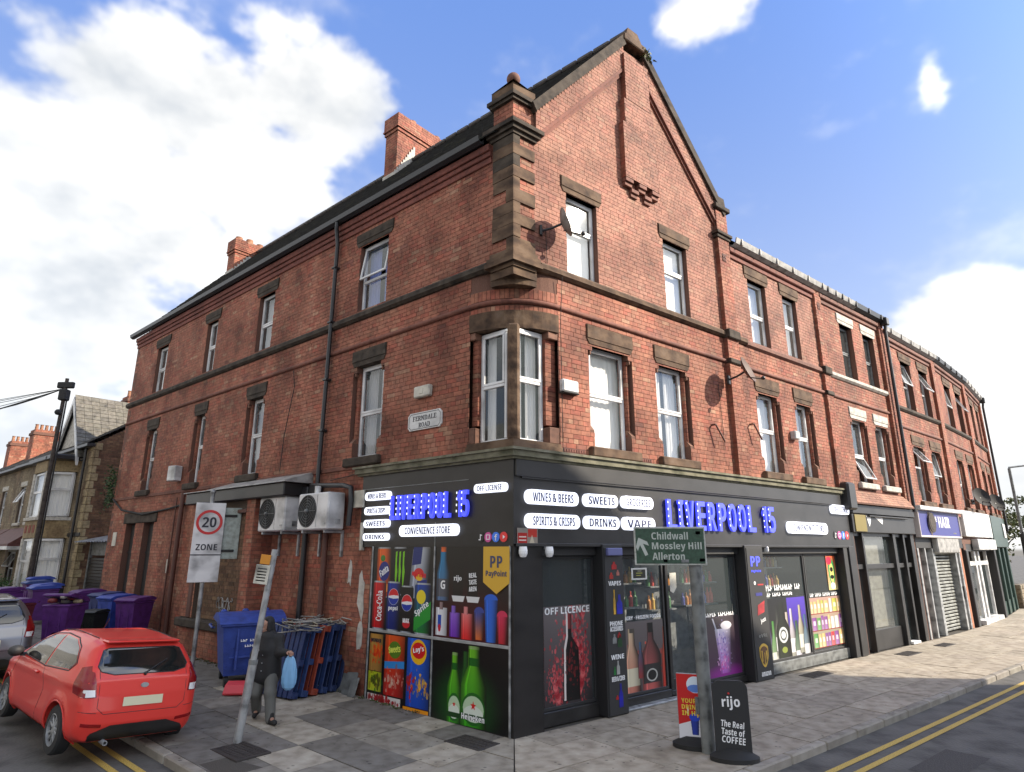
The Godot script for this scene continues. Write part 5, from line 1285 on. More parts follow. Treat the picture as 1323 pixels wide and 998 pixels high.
	for q in [[0.22, 0.13, 0.19, 0.87], [0.4, 0.02, 0.33, 0.98]]:
		p.bottle(q[0], q[1], q[2], q[3], Color(0.45, 0.75, 0.15), Color(0.2, 0.6, 0.08), 0.42)
		var cx = q[0] + q[2] / 2
		p.oval(cx, q[1] + q[3] * 0.78, q[2] * 0.45, q[3] * 0.2, Color(0.12, 0.4, 0.1)); p.oval(cx, q[1] + q[3] * 0.78, q[2] * 0.4, q[3] * 0.16, Color(0.75, 0.85, 0.7)); p.oval(cx, q[1] + q[3] * 0.84, q[2] * 0.38, q[3] * 0.1, Color(0.88, 0.92, 0.86))
		var st = []
		for i in 10: st.append(V.call(cx + cos(i * PI / 5 - PI / 2) * (0.03 if i % 2 == 0 else 0.012) * q[2] * 4, q[1] + q[3] * 0.74 + sin(i * PI / 5 - PI / 2) * (0.045 if i % 2 == 0 else 0.018) * q[2] * 4))
		p.poly(st, Color(0.85, 0.08, 0.08)); p.box(q[0], q[1] + q[3] * 0.85, q[0] + q[2], q[1] + q[3] * 0.92, Color(0.04, 0.25, 0.06)); p.box(cx - q[2] * 0.21, q[1], cx + q[2] * 0.21, q[1] + q[3] * 0.04, Color(0.55, 0.7, 0.4), null, 0.5); p.box(cx - q[2] * 0.2, q[1] + q[3] * 0.15, cx + q[2] * 0.22, q[1] + q[3] * 0.25, Color(0.1, 0.4, 0.1), null, 0.5)
	s = sheet("poster", "dark poster of glowing green beer bottles by the corner", "poster", FL, -1.64, -0.05, 0.02, 1.14, 0.04, p)
	fit(s, "Heineken", 0.1, -0.43, 0.46, 0.08, mats.white_plain)
	# payment banner
	m = mk(FL * Transform3D(Basis.IDENTITY, Vector3(-0.28, 2.24, 0.052))); m.prism([Vector2(-0.27, 0.32), Vector2(-0.27, -0.2), Vector2(0, -0.36), Vector2(0.25, -0.2), Vector2(0.25, 0.32)], 0, 0.012)
	var o = thing("banner", "yellow pointed payment banner on the corner", "banner"); part("board", m, mat(lin(0.62, 0.36, 0.03), 0.5), o)
	var h = Node3D.new()
	for q in [["PP", 0.1, 0.24, 0.17], ["PayPoint", -0.08, 0.42, 0.11]]:
		var t = fit(o, q[0], 0, 0, q[2], q[3], mats.ink_blue, 0.0); t.transform = FL * Transform3D(Basis.IDENTITY, Vector3(-0.285, 2.24 + q[1], 0.065)) * t.transform
	h.free()

func front_posters():
	var r = RandomNumberGenerator.new(); r.seed = 99; var red = Color(0.6, 0.1, 0.15); var pink = Color(0.9, 0.45, 0.45)
	var V = func(x, y): return Vector2(x, y)
	# wine splash
	var p = Print.new(256, 352, Color(0.47, 0.44, 0.44), Color(0.22, 0.2, 0.21))
	p.splash(r, 0.62, 0.35, 0.16, 0.18, 420, red, pink); p.splash(r, 0.28, 0.78, 0.12, 0.12, 330, red, pink); p.splash(r, 0.8, 0.62, 0.08, 0.16, 260, red, pink)
	p.ribbon([V.call(0.3, 0.95), V.call(0.22, 0.8), V.call(0.35, 0.66), V.call(0.42, 0.48), V.call(0.6, 0.38), V.call(0.78, 0.28), V.call(0.86, 0.05)], 0.045, red, pink); p.ribbon([V.call(0.72, 0.9), V.call(0.8, 0.7), V.call(0.86, 0.55), V.call(0.74, 0.42), V.call(0.55, 0.36)], 0.05, red, pink)
	p.poly([V.call(0.46, 0.08), V.call(0.58, 0.08), V.call(0.58, 0.32), V.call(0.72, 0.44), V.call(0.74, 0.95), V.call(0.38, 0.95), V.call(0.4, 0.44), V.call(0.47, 0.32)], Color(0.1, 0.06, 0.07), Color(0.05, 0.04, 0.05), 0.5); p.poly([V.call(0.46, 0.08), V.call(0.58, 0.08), V.call(0.58, 0.24), V.call(0.46, 0.24)], Color(0.55, 0.2, 0.2), null, 0.6)
	p.poly([V.call(0.46, 0.08), V.call(0.5, 0.08), V.call(0.5, 0.32), V.call(0.45, 0.45), V.call(0.44, 0.94), V.call(0.4, 0.94), V.call(0.41, 0.43), V.call(0.46, 0.31)], Color(0.92, 0.88, 0.86)); p.splash(r, 0.56, 0.6, 0.07, 0.1, 70, red, Color(0.4, 0.1, 0.1))
	var s = sheet("poster", "red wine splash poster in the window nearest the corner", "poster", FR, 0.7, 1.71, 0.21, 1.66, -0.145, p)
	fit(s, "OFF LICENCE", 0, 0.66, 0.96, 0.1, mats.white_plain)
	# spirits
	p = Print.new(256, 320, Color(0.42, 0.39, 0.39), Color(0.34, 0.3, 0.3))
	p.splash(r, 0.5, 0.6, 0.3, 0.14, 260, Color(0.7, 0.15, 0.12), Color(0.9, 0.4, 0.3)); p.bottle(0.05, 0.1, 0.36, 0.88, Color(0.85, 0.76, 0.62), Color(0.82, 0.5, 0.42), 0.4, Color(0.9, 0.86, 0.74)); p.bottle(0.45, 0.04, 0.46, 0.94, Color(0.3, 0.2, 0.2), Color(0.8, 0.38, 0.36), 0.3, Color(0.2, 0.19, 0.19)); p.oval(0.68, 0.78, 0.13, 0.09, Color(0.75, 0.75, 0.72)); p.oval(0.68, 0.78, 0.1, 0.07, Color(0.1, 0.1, 0.1)); p.bottle(0.92, 0.12, 0.2, 0.86, Color(0.6, 0.3, 0.2), Color(0.75, 0.2, 0.15), 0.4); p.bottle(0.36, 0.3, 0.14, 0.5, Color(0.2, 0.4, 0.55), Color(0.6, 0.2, 0.2), 0.4); p.box(0.19, 0.1, 0.28, 0.16, Color(0.3, 0.28, 0.25)); p.box(0.63, 0.04, 0.74, 0.18, Color(0.06, 0.06, 0.06))
	s = sheet("poster", "poster of two spirit bottles in the second window", "poster", FR, 2.42, 3.54, 0.18, 1.32, -0.145, p)
	fit(s, "DAIRY · FROZEN FOODS", 0, 0.63, 1.0, 0.06, mats.white_plain)
	# cocktail
	p = Print.new(192, 256, Color(0.3, 0.27, 0.28), Color(0.33, 0.2, 0.32))
	p.oval(0.5, 0.95, 0.7, 0.2, Color(0.65, 0.15, 0.65), 0.9, true); p.poly([V.call(0.28, 0.2), V.call(0.74, 0.2), V.call(0.66, 0.92), V.call(0.38, 0.92)], Color(0.9, 0.88, 0.95), Color(0.75, 0.4, 0.8), 0.4); p.splash(r, 0.5, 0.5, 0.09, 0.14, 120, Color(0.4, 0.3, 0.7), Color(0.95, 0.9, 1.0)); p.splash(r, 0.5, 0.75, 0.08, 0.06, 70, Color(0.9, 0.2, 0.6), Color(0.95, 0.8, 0.95)); p.oval(0.62, 0.15, 0.16, 0.07, Color(0.95, 0.93, 0.95)); p.poly([V.call(0.22, 0.02), V.call(0.26, 0.02), V.call(0.36, 0.25), V.call(0.32, 0.25)], Color(0.8, 0.8, 0.85))
	s = sheet("poster", "poster of a tall pink and white cocktail glass", "poster", FR, 4.78, 5.93, 0.13, 1.24, -0.145, p)
	worn_words(s, 0.0, 0.6, 1.05, 0.07, [5, 8])
	# wide window, bottles
	p = Print.new(320, 256, Color(0.12, 0.12, 0.13), Color(0.16, 0.16, 0.16))
	p.box(0.55, 0.02, 0.98, 0.7, Color(0.35, 0.25, 0.75), Color(0.25, 0.15, 0.55))
	for i in 9: p.bottle(0.02 + i * 0.105, 0.2 + 0.14 * sin(i * 2.4) + 0.08, 0.15, 0.8, [Color(0.4, 0.3, 0.7), Color(0.3, 0.55, 0.25), Color(0.12, 0.13, 0.12), Color(0.1, 0.12, 0.1), Color(0.8, 0.75, 0.7), Color(0.85, 0.8, 0.9), Color(0.2, 0.35, 0.25), Color(0.75, 0.7, 0.6), Color(0.25, 0.4, 0.55)][i], Color(0.6, 0.6, 0.55), 0.4, [Color(0.9, 0.88, 0.92), Color(0.85, 0.85, 0.8), Color(0.9, 0.9, 0.9)][i % 3])
	p.bottle(0.26, 0.08, 0.3, 0.92, Color(0.13, 0.14, 0.12), Color(0.12, 0.16, 0.1), 0.36); p.oval(0.41, 0.62, 0.1, 0.13, Color(0.85, 0.86, 0.86)); p.oval(0.41, 0.62, 0.07, 0.09, Color(0.3, 0.32, 0.3)); p.oval(0.41, 0.62, 0.05, 0.06, Color(0.9, 0.9, 0.9)); p.oval(0.41, 0.86, 0.06, 0.05, Color(0.55, 0.6, 0.25))
	s = sheet("poster", "wide poster of white labelled bottles and purple block", "poster", FR, 6.86, 8.72, 0.25, 1.5, -0.145, p)
	worn_words(s, -0.02, 0.83, 1.75, 0.12, [5, 9, 3]); worn_words(s, -0.15, 0.69, 1.2, 0.075, [3, 5, 6])
	# grocery shelves
	p = Print.new(256, 224, Color(0.75, 0.6, 0.55), Color(0.6, 0.6, 0.5))
	for row in 3:
		var x = 0.01
		while x < 0.97:
			var w = r.randf_range(0.07, 0.17); var c = [Color(0.85, 0.2, 0.25), Color(0.92, 0.9, 0.86), Color(0.7, 0.15, 0.3), Color(0.9, 0.75, 0.5), Color(0.3, 0.55, 0.75), Color(0.75, 0.75, 0.3), Color(0.55, 0.3, 0.6), Color(0.35, 0.6, 0.3)][r.randi() % 8]
			p.box(x, row * 0.335 + 0.03 + r.randf() * 0.05, min(0.99, x + w), row * 0.335 + 0.315, c, c.lerp(Color.WHITE, 0.3), 0.35); p.box(x + w * 0.25, row * 0.335 + 0.13, min(0.98, x + w * 0.75), row * 0.335 + 0.22, c.lerp(Color.WHITE, 0.7)); x += w + 0.012
		p.box(0, row * 0.335 + 0.315, 1, row * 0.335 + 0.335, Color(0.55, 0.15, 0.15))
	s = sheet("poster", "poster of packed grocery shelves in the far window", "poster", FR, 8.92, 10.42, 0.32, 1.42, -0.145, p)
	worn_words(s, 0.0, 0.61, 1.42, 0.08, [3, 5, 6, 5])
	p = Print.new(96, 192, Color(0.85, 0.4, 0.25), Color(0.9, 0.85, 0.6))
	p.oval(0.5, 0.45, 0.35, 0.4, Color(0.2, 0.6, 0.35)); p.oval(0.5, 0.5, 0.22, 0.3, Color(0.9, 0.9, 0.5)); p.oval(0.5, 0.4, 0.16, 0.07, Color(0.1, 0.1, 0.1)); p.oval(0.5, 0.62, 0.2, 0.06, Color(0.1, 0.12, 0.1)); p.oval(0.3, 0.14, 0.3, 0.12, Color(0.85, 0.15, 0.3)); p.oval(0.5, 0.88, 0.25, 0.1, Color(0.95, 0.95, 0.95))
	sheet("poster", "narrow bright snack poster high in the far window", "poster", FR, 9.95, 10.42, 1.56, 2.36, -0.145, p)
	# pillar strips
	var pa = thing("pillar_panel", "black panel of small coloured product icons on the first pillar", "panel", FR * Transform3D(Basis.IDENTITY, Vector3(2.04, 0, 0.1)))
	var m = mk(); m.box(Vector3(-0.22, 0.02, 0), Vector3(0.22, 2.55, 0.012), 0.004); part("board", m, mats.black_matt, pa)
	var y = 1.94
	for q in [["VAPES", 1.98], ["PHONE", 1.36], ["ACCESSORIES", 1.28], ["WINE", 0.86], ["BEER & CIDER", 0.54]]: fit(pa, q[0], 0, q[1], 0.3, 0.07, mats.white_plain, 0.013)
	for q in [[-0.05, 1.5, 0.05, 0.38, Color(0.9, 0.7, 0.2)], [0.03, 1.5, 0.13, 0.3, Color(0.1, 0.12, 0.75)], [-0.1, 1.06, 0.09, 0.14, Color(0.55, 0.56, 0.55)], [0.02, 1.0, 0.1, 0.18, Color(0.08, 0.3, 0.1)], [0.02, 1.14, 0.08, 0.08, Color(0.7, 0.05, 0.08)], [-0.03, 0.6, 0.07, 0.2, Color(0.7, 0.7, 0.68)], [-0.1, 0.6, 0.05, 0.12, Color(0.1, 0.5, 0.2)], [0.0, 0.12, 0.09, 0.34, Color(0.06, 0.07, 0.7)], [-0.07, 0.24, 0.06, 0.06, Color(0.7, 0.1, 0.1)], [-0.06, 2.2, 0.12, 0.12, Color(0.7, 0.08, 0.08)], [0.05, 2.1, 0.07, 0.09, Color(0.75, 0.45, 0.4)], [-0.12, 2.05, 0.09, 0.1, Color(0.7, 0.15, 0.08)]]:
		m = mk(); m.col = q[4].srgb_to_linear(); var a = q[2]; var b = q[3]
		m.prism([Vector2(q[0] + a * 0.3, q[1] + b), Vector2(q[0] + a * 0.7, q[1] + b), Vector2(q[0] + a * 0.72, q[1] + b * 0.72), Vector2(q[0] + a, q[1] + b * 0.55), Vector2(q[0] + a, q[1]), Vector2(q[0], q[1]), Vector2(q[0], q[1] + b * 0.55), Vector2(q[0] + a * 0.28, q[1] + b * 0.72)], 0.013, 0.016); part("icon", m, mats.tint, pa)
	m = mk(FR); m.box(Vector3(1.86, 2.42, 0.1), Vector3(2.22, 2.54, 0.16), 0.01); single("fascia_lamp", m, mat(lin(0.12, 0.13, 0.3), 0.4), "small bluish box lamp at the head of the first pillar", "lamp")
	var pb = thing("pillar_panel", "black panel with gold shield and red tag on the second pillar", "panel", FR * Transform3D(Basis.IDENTITY, Vector3(6.34, 0, 0.1)))
	m = mk(); m.box(Vector3(-0.3, 0.02, 0), Vector3(0.3, 2.55, 0.012), 0.004); part("board", m, mats.black_matt, pb)
	fit(pb, "PP", 0.0, 2.28, 0.36, 0.2, mats.led_blue, 0.013); fit(pb, "PayPoint", 0.0, 2.08, 0.36, 0.06, mats.led_blue, 0.013); fit(pb, "just", 0.08, 1.12, 0.2, 0.1, mats.white_plain, 0.016, 0.2); fit(pb, "eVRi", 0.02, 0.84, 0.3, 0.07, mats.grey_paint, 0.013); fit(pb, "amazon", 0.02, 0.13, 0.34, 0.08, mats.white_plain, 0.013); fit(pb, "o", -0.1, 1.85, 0.07, 0.07, mats.white_plain, 0.013)
	m = mk(); m.col = Color(0.6, 0.03, 0.04); m.prism([Vector2(-0.06, 1.42), Vector2(0.2, 1.5), Vector2(0.16, 1.28), Vector2(-0.1, 1.22)], 0.013, 0.016); m.col = Color(0.5, 0.03, 0.03); m.box(Vector3(0.0, 1.8, 0.013), Vector3(0.22, 1.83, 0.016)); m.col = Color(0.04, 0.04, 0.3); m.box(Vector3(-0.1, 1.6, 0.013), Vector3(0.14, 1.66, 0.016)); part("tag", m, mats.tint, pb)
	m = mk(); m.col = Color(0.7, 0.45, 0.06)
	var sh = []
	for i in 11: var t = lerp(-1.0, 1.0, i / 10.0); sh.append(Vector2(t * 0.16, 0.62 + 0.07 * (1 - t * t)))
	for i in 9: var t = lerp(1.0, -1.0, i / 8.0); sh.append(Vector2(t * 0.16 * (1.0 if absf(t) > 0.95 else 1), 0.45 - 0.2 * (1 - t * t)))
	m.prism(sh, 0.013, 0.017); part("shield", m, mats.tint, pb)
	m = mk(); m.col = Color(0.16, 0.07, 0.02)
	var in_ = sh.map(func(v): return Vector2(v.x * 0.8, 0.46 + (v.y - 0.46) * 0.78)); m.prism(in_, 0.0172, 0.0195); part("shield_field", m, mats.tint, pb)
	m = mk(); m.col = Color(0.72, 0.45, 0.06); m.box(Vector3(-0.1, 0.36, 0.0196), Vector3(-0.06, 0.56, 0.0215)); m.box(Vector3(0.0, 0.3, 0.0196), Vector3(0.03, 0.52, 0.0215)); m.box(Vector3(0.06, 0.38, 0.0196), Vector3(0.11, 0.55, 0.0215)); part("shield_mark", m, mats.tint, pb)
	# small things stuck on or hung from the front
	p = Print.new(96, 80, Color(0.9, 0.9, 0.88), Color(0.88, 0.88, 0.86)); p.box(0.1, 0.14, 0.9, 0.86, Color(0.12, 0.12, 0.1)); p.box(0.3, 0.4, 0.7, 0.48, Color(0.7, 0.7, 0.3)); p.box(0.3, 0.6, 0.6, 0.66, Color(0.7, 0.7, 0.3)); p.box(0.4, 0.22, 0.65, 0.3, Color(0.6, 0.6, 0.5))
	sheet("window_notice", "white edged black notice on the second window", "notice", FR, 2.76, 3.18, 2.0, 2.2, -0.144, p)
	m = mk(FR * Transform3D(Basis.IDENTITY, Vector3(3.86, 1.78, -0.115))); m.prism([Vector2(-0.09, 0.32), Vector2(0.1, 0.32), Vector2(0.1, 0.06), Vector2(0.0, -0.04), Vector2(-0.09, 0.0)], 0, 0.006); single("door_notice", m, mats.cream, "pale notice stuck on the shop door", "notice")
	p = Print.new(96, 64, Color(0.55, 0.53, 0.5), Color(0.6, 0.55, 0.5)); p.box(0.03, 0.3, 0.48, 0.95, Color(0.7, 0.12, 0.1)); p.box(0.08, 0.5, 0.44, 0.58, Color(0.9, 0.85, 0.8)); p.box(0.08, 0.7, 0.44, 0.78, Color(0.9, 0.85, 0.8)); p.box(0.52, 0.05, 0.97, 0.55, Color(0.75, 0.2, 0.15)); p.poly([V.call(0.6, 0.9), V.call(0.72, 0.4), V.call(0.84, 0.9)], Color(0.8, 0.75, 0.65))
	sheet("warning_notice", "red and grey warning notice at the corner under the fascia", "notice", FR, 0.02, 0.42, 2.59, 2.83, 0.062, p)
	for q in [[0.1, "white dome camera under the fascia at the very corner"], [0.62, "white dome camera over the wine poster window"]]:
		m = mk(FR * Transform3D(Basis.IDENTITY, Vector3(q[0], 2.4, 0.1))); m.lathe([Vector2(0, 0), Vector2(0.045, 0.01), Vector2(0.065, 0.06), Vector2(0.068, 0.1), Vector2(0.055, 0.16), Vector2(0, 0.16)], 14); m.box(Vector3(-0.02, 0.12, -0.1), Vector3(0.02, 0.16, 0.0))
		single("dome_camera", m, mats.white_plain, q[1], "camera", Transform3D.IDENTITY, "dome cameras under the fascia")
	m = mk(FR); m.box(Vector3(6.9, 2.46, 0.0), Vector3(6.96, 2.58, 0.1), 0.02); single("wall_camera", m, mats.white_plain, "small white camera over the second pillar", "camera")

# ================================================================ the rest of the main street row
func row_house(called, words, t0, t1, drop, o):
	var a = street(t0, 0); var b = street(t1, 0); var w = a.distance_to(b); var dir = (b - a).normalized()
	var F = Transform3D(Basis(dir, Vector3.UP, dir.cross(Vector3.UP)), a + Vector3.UP * drop)
	var B = thing(called, words, "building", F)
	F = Transform3D.IDENTITY
	var holes = []; var k = w / 4.65; var w1 = []; var w2 = []; var d = 0.15
	for q in [[1.3, 2.2], [3.0, 3.85]]: w1.append([q[0] * k, q[1] * k]); w2.append([q[0] * k + 0.02, q[1] * k + 0.02])
	for q in w1: holes.append_array(stepped_holes(q[0], q[1], 4.3, 6.1))
	for q in w2: holes.append(rect(q[0], q[1], 7.33, 8.95))
	var W = mk(); wall(W, 0, w, 3.0, 9.6, holes)
	W.prism([Vector2(0.002, -0.5), Vector2(0.35, -0.5), Vector2(0.35, 3.0), Vector2(0.002, 3.0)], -0.3, -0.01)
	part("wall", W, mats.mortar, B)
	var m = mk()
	lay(m, null, F, [Vector2(0, 3.9), Vector2(w, 3.9), Vector2(w, 9.6), Vector2(0, 9.6)], holes, red_brick)
	for s in [0.0, w - 0.36]:
		if s > 0.0: lay(m, null, F, [Vector2(s, 3.9), Vector2(s + 0.36, 3.9), Vector2(s + 0.36, 9.6), Vector2(s, 9.6)], [], red_brick, 0.09, 0.1); m.xf = F; jamb(m, s - 0.004, 3.9, 9.6, 0.0, 0.085, -1)
	part("bricks", m, mats.brick, B).set_meta("kind", "stuff")
	var st = o.get("stone", mats.sand); var i = 0
	for q in w1:
		window(B, F, q[0], q[1], 4.3, 6.1, -d, o.win[i]); stepped_jambs(B, F, q[0], q[1], 4.3, 6.1); lintel(B, F, q[0] - 0.13, q[1] + 0.13, 6.1, 6.42, st); stone_block(B, F, "sill", Vector3(q[0] - 0.16, 4.13, -0.2), Vector3(q[1] + 0.16, 4.29, 0.1), 0.02, st); i += 1
	for q in w2: window(B, F, q[0], q[1], 7.33, 8.95, -d, o.win[i]); lintel(B, F, q[0] - 0.13, q[1] + 0.13, 8.95, 9.25, st); i += 1
	m = mk(); m.sweep([Vector2(-0.05, 7.14), Vector2(0.03, 7.14), Vector2(0.08, 7.19), Vector2(0.08, 7.27), Vector2(-0.05, 7.33)], 0, w); part("sill_band", m, st if o.has("stone") else mats.sand_dark, B)
	m = mk(); m.col = Color(0.27, 0.11, 0.08); m.tube([Vector3(0, 6.6, 0), Vector3(w, 6.6, 0)], 0.05, 8); part("string_course", m, mats.brick, B); m = mk(); m.col = Color(0.27, 0.11, 0.08); m.box(Vector3(0, 9.3, -0.01), Vector3(w - 0.37, 9.42, 0.04), 0.01); m.box(Vector3(0, 9.422, -0.01), Vector3(w - 0.37, 9.56, 0.1), 0.02); part("eaves_moulding", m, mats.brick, B)
	m = mk(); m.sweep([Vector2(0.0, 9.6), Vector2(0.1, 9.58), Vector2(0.2, 9.64), Vector2(0.23, 9.78), Vector2(0.205, 9.78), Vector2(0.17, 9.66), Vector2(0.1, 9.62), Vector2(0.0, 9.7)], o.get("g0", 0.0), w)
	part("gutter", m, o.get("gutter", mats.gutter_grey), B)
	for j in 5: m = mk(); m.box(Vector3(0.3 + j * 0.9, 9.63, 0.18), Vector3(0.35 + j * 0.9, 9.79, 0.245)); part("gutter_bracket", m, o.get("gutter", mats.gutter_grey), B)
	m = mk(); m.quad(Vector3(0, 9.74, 0.1), Vector3(w, 9.74, 0.1), Vector3(w, 12.0, -4.5), Vector3(0, 12.0, -4.5)); m.quad(Vector3(0, 12.0, -4.5), Vector3(w, 12.0, -4.5), Vector3(w, 9.7, -9.0), Vector3(0, 9.7, -9.0)); part("roof", m, mats.black_matt, B)
	m = mk(); m.box(Vector3(0, -0.5, -9.0), Vector3(w, 9.7, -8.8)); m.box(Vector3(0, 3.7, -8.8), Vector3(w, 3.82, -0.3)); m.box(Vector3(0, 7.02, -8.8), Vector3(w, 7.14, -0.3)); m.box(Vector3(0, 9.5, -8.8), Vector3(w, 9.6, -0.3)); m.box(Vector3(0.1, 3.8, -3.2), Vector3(w, 9.5, -3.1)); m.box(Vector3(0.0, -0.5, -8.8), Vector3(0.1, 9.6, -0.3)); m.box(Vector3(w - 0.1, -0.5, -8.8), Vector3(w - 0.001, 9.6, -0.3)); part("inner_wall", m, mats.dark_room, B)
	if o.get("pipe", false):
		m = mk(); m.tube([Vector3(w - 0.1, 9.66, 0.24), Vector3(w - 0.1, 9.3, 0.18), Vector3(w - 0.1, 3.6, 0.18)], 0.05, 8); m.box(Vector3(w - 0.2, 9.5, 0.1), Vector3(w + 0.02, 9.75, 0.3), 0.02); part("downpipe", m, mats.pipe_black, B)
	return B


func terrace():
	var pale = mats.stone_pale
	var B = row_house("terrace_building", "red brick shop terrace house with pale painted window lintels and sills", 11.02, 15.3, 0.0, {"stone": pale, "pipe": true, "gutter": mats.pipe_black, "g0": 2.2, "win": [{"split": 0.42, "low": 0.42, "curtain": "none"}, {"split": 0.45, "curtain": "net", "drawn": 0.6}, {"split": 0.48, "curtain": "net", "drawn": 0.75, "frame": mats.grey_paint}, {"split": 0.48, "curtain": "pair", "cloth": mats.curtain_grey, "frame": mats.grey_paint}]})
	var B1 = row_house("terrace_building", "red brick terrace house with tilted open windows above a blue shop sign", 15.3, 20.05, -0.3, {"win": [{"split": 0.62, "top": 0.62, "curtain": "none"}, {"split": 0.5, "curtain": "none", "top": 0.12}, {"split": 0.5, "top": 0.25, "curtain": "none"}, {"split": 0.5, "top": 0.45, "curtain": "none"}]})
	var B2 = row_house("terrace_building", "red brick terrace house with arched lintels above the white fascia", 20.05, 24.8, -0.3, {"gutter": mats.pipe_black, "win": [{"curtain": "none"}, {"curtain": "net", "drawn": 0.5}, {"top": 0.2, "curtain": "net", "drawn": 0.5}, {"top": 0.5, "curtain": "none"}]})
	var B3 = row_house("terrace_building", "last red brick terrace house at the far end of the curve", 24.8, 29.3, -0.3, {"pipe": true, "win": [{"curtain": "none"}, {"curtain": "none"}, {"curtain": "net"}, {"curtain": "net"}]})
	# party wall shown above the lower roofs, end wall
	var m = mk(); m.xf = B3.transform.affine_inverse(); var e = street(29.3, 0); var ex = (e - street(24.8, 0)).normalized(); var ez = ex.cross(Vector3.UP)
	m.xf = B3.transform.affine_inverse() * Transform3D(Basis(-ez, Vector3.UP, ex), e + Vector3.UP * -0.3); m.prism([Vector2(0, -0.2), Vector2(9, -0.2), Vector2(9, 9.7), Vector2(4.5, 12.1), Vector2(0, 9.7)], -0.1, 0.1); part("end_wall", m, mats.mortar, B3)

	# ---- empty grey shop
	var F = facing(street(11.1, 0), NR)
	var S = thing("shop_front", "empty grey shopfront with large pale panes next to the black shop", "shopfront", F)
	m = mk(); m.box(Vector3(0.0, 2.95, -0.05), Vector3(4.1, 3.42, 0.12), 0.01); m.box(Vector3(0.0, 3.43, -0.05), Vector3(4.1, 3.66, 0.16), 0.01); m.box(Vector3(0.9, 3.36, 0.12), Vector3(3.5, 3.4, 0.2), 0.01); part("fascia_board", m, mats.fascia_grey, S)
	m = mk(); m.box(Vector3(-0.35, 3.5, -0.02), Vector3(0.1, 4.2, 0.28), 0.05); part("console", m, mats.fascia_grey, S)
	m = mk(); m.sweep([Vector2(0.0, 3.67), Vector2(0.26, 3.67), Vector2(0.26, 3.7), Vector2(0.02, 4.05)], 0.1, 3.9)
	part("sloping_ledge", m, mats.mortar, S)
	m = mk(); lay(m, null, Transform3D(Basis(Vector3.RIGHT, -0.6), Vector3(0, 3.7, 0.262)), [Vector2(0.1, 0.0), Vector2(3.9, 0.0), Vector2(3.9, 0.4), Vector2(0.1, 0.4)], [], func(): return red_brick().lerp(Color(0.5, 0.3, 0.2), 0.5), 0.008); part("ledge_tiles", m, mats.brick, S).set_meta("kind", "stuff")
	m = mk(); m.box(Vector3(0.12, 2.97, 0.121), Vector3(0.78, 3.4, 0.14), 0.004); part("gold_plate", m, mat(lin(0.25, 0.19, 0.05), 0.4, 0.5), S)
	m = mk(); m.prism([Vector2(0.85, 3.38), Vector2(1.15, 3.4), Vector2(1.06, 3.2), Vector2(0.98, 3.1)], 0.121, 0.126); m.prism([Vector2(1.35, 3.38), Vector2(1.9, 3.38), Vector2(1.82, 3.18)], 0.121, 0.126); part("torn_lettering", m, mats.white_plain, S)
	for q in [[0.0, 0.14], [0.62, 0.72], [2.6, 2.78], [3.3, 3.42], [3.86, 4.1]]: m = mk(); m.box(Vector3(q[0], 0.0, -0.2), Vector3(q[1], 2.95, 0.04), 0.008); part("post", m, mats.fascia_grey, S)
	m = mk(); m.box(Vector3(0.72, 0.0, -0.18), Vector3(2.6, 0.5, -0.06), 0.006); part("stall_riser", m, mats.fascia_grey, S)
	m = mk(); m.box(Vector3(0.14, 2.02, -0.16), Vector3(3.86, 2.14, -0.02), 0.006); part("transom", m, mats.fascia_grey, S); m = mk(); m.box(Vector3(0.14, 2.86, -0.2), Vector3(3.86, 2.95, -0.02)); part("head", m, mats.fascia_grey, S)
	for q in [[0.14, 0.62, 0.06, 2.02], [0.14, 0.62, 2.14, 2.86], [0.72, 2.6, 0.5, 2.02], [0.72, 2.6, 2.14, 2.86], [2.78, 3.3, 0.1, 2.02], [2.78, 3.3, 2.14, 2.86]]: m = mk(); m.quad(Vector3(q[0], q[2], -0.1), Vector3(q[1], q[2], -0.1), Vector3(q[1], q[3], -0.1), Vector3(q[0], q[3], -0.1)); part("pane", m, mats.pane, S)
	m = mk(); m.box(Vector3(0.0, -0.02, -1.8), Vector3(4.1, 0.0, -0.1)); m.box(Vector3(0.05, 0.0, -1.9), Vector3(4.1, 2.95, -1.8)); part("shop_room", m, mats.fascia_grey, S)
	m = mk(); m.box(Vector3(0.75, 0.5, -0.3), Vector3(2.58, 2.86, -0.28)); m.box(Vector3(0.16, 0.1, -0.3), Vector3(0.6, 2.86, -0.28)); part("pane_reflection", m, tri_mat(lin(0.2, 0.2, 0.165), 0.8, mats.flag.albedo_texture, 1.6), S)  # pale sheet behind the glass stands for its reflection
	m = mk(); m.box(Vector3(2.86, 1.45, -0.095), Vector3(3.1, 1.75, -0.09)); m.box(Vector3(2.85, 2.2, -0.095), Vector3(3.0, 2.4, -0.09)); m.box(Vector3(2.8, 0.02, -0.1), Vector3(3.3, 0.08, 0.1)); part("paper", m, mats.white_plain, S)

	# ---- blue hair salon sign and its shutters
	var a = street(15.4, 0); var b = street(19.95, 0); var w = a.distance_to(b); var dir = (b - a).normalized()
	F = Transform3D(Basis(dir, Vector3.UP, dir.cross(Vector3.UP)), a)
	S = thing("shop_front", "shuttered shopfront with grey roller shutters under the blue sign", "shopfront", F)
	m = mk(); m.box(Vector3(0.0, 2.55, -0.1), Vector3(w, 2.95, 0.0), 0.01); m.box(Vector3(0.0, 3.0, -0.3), Vector3(w, 3.72, -0.02)); part("head", m, mats.black_matt, S)
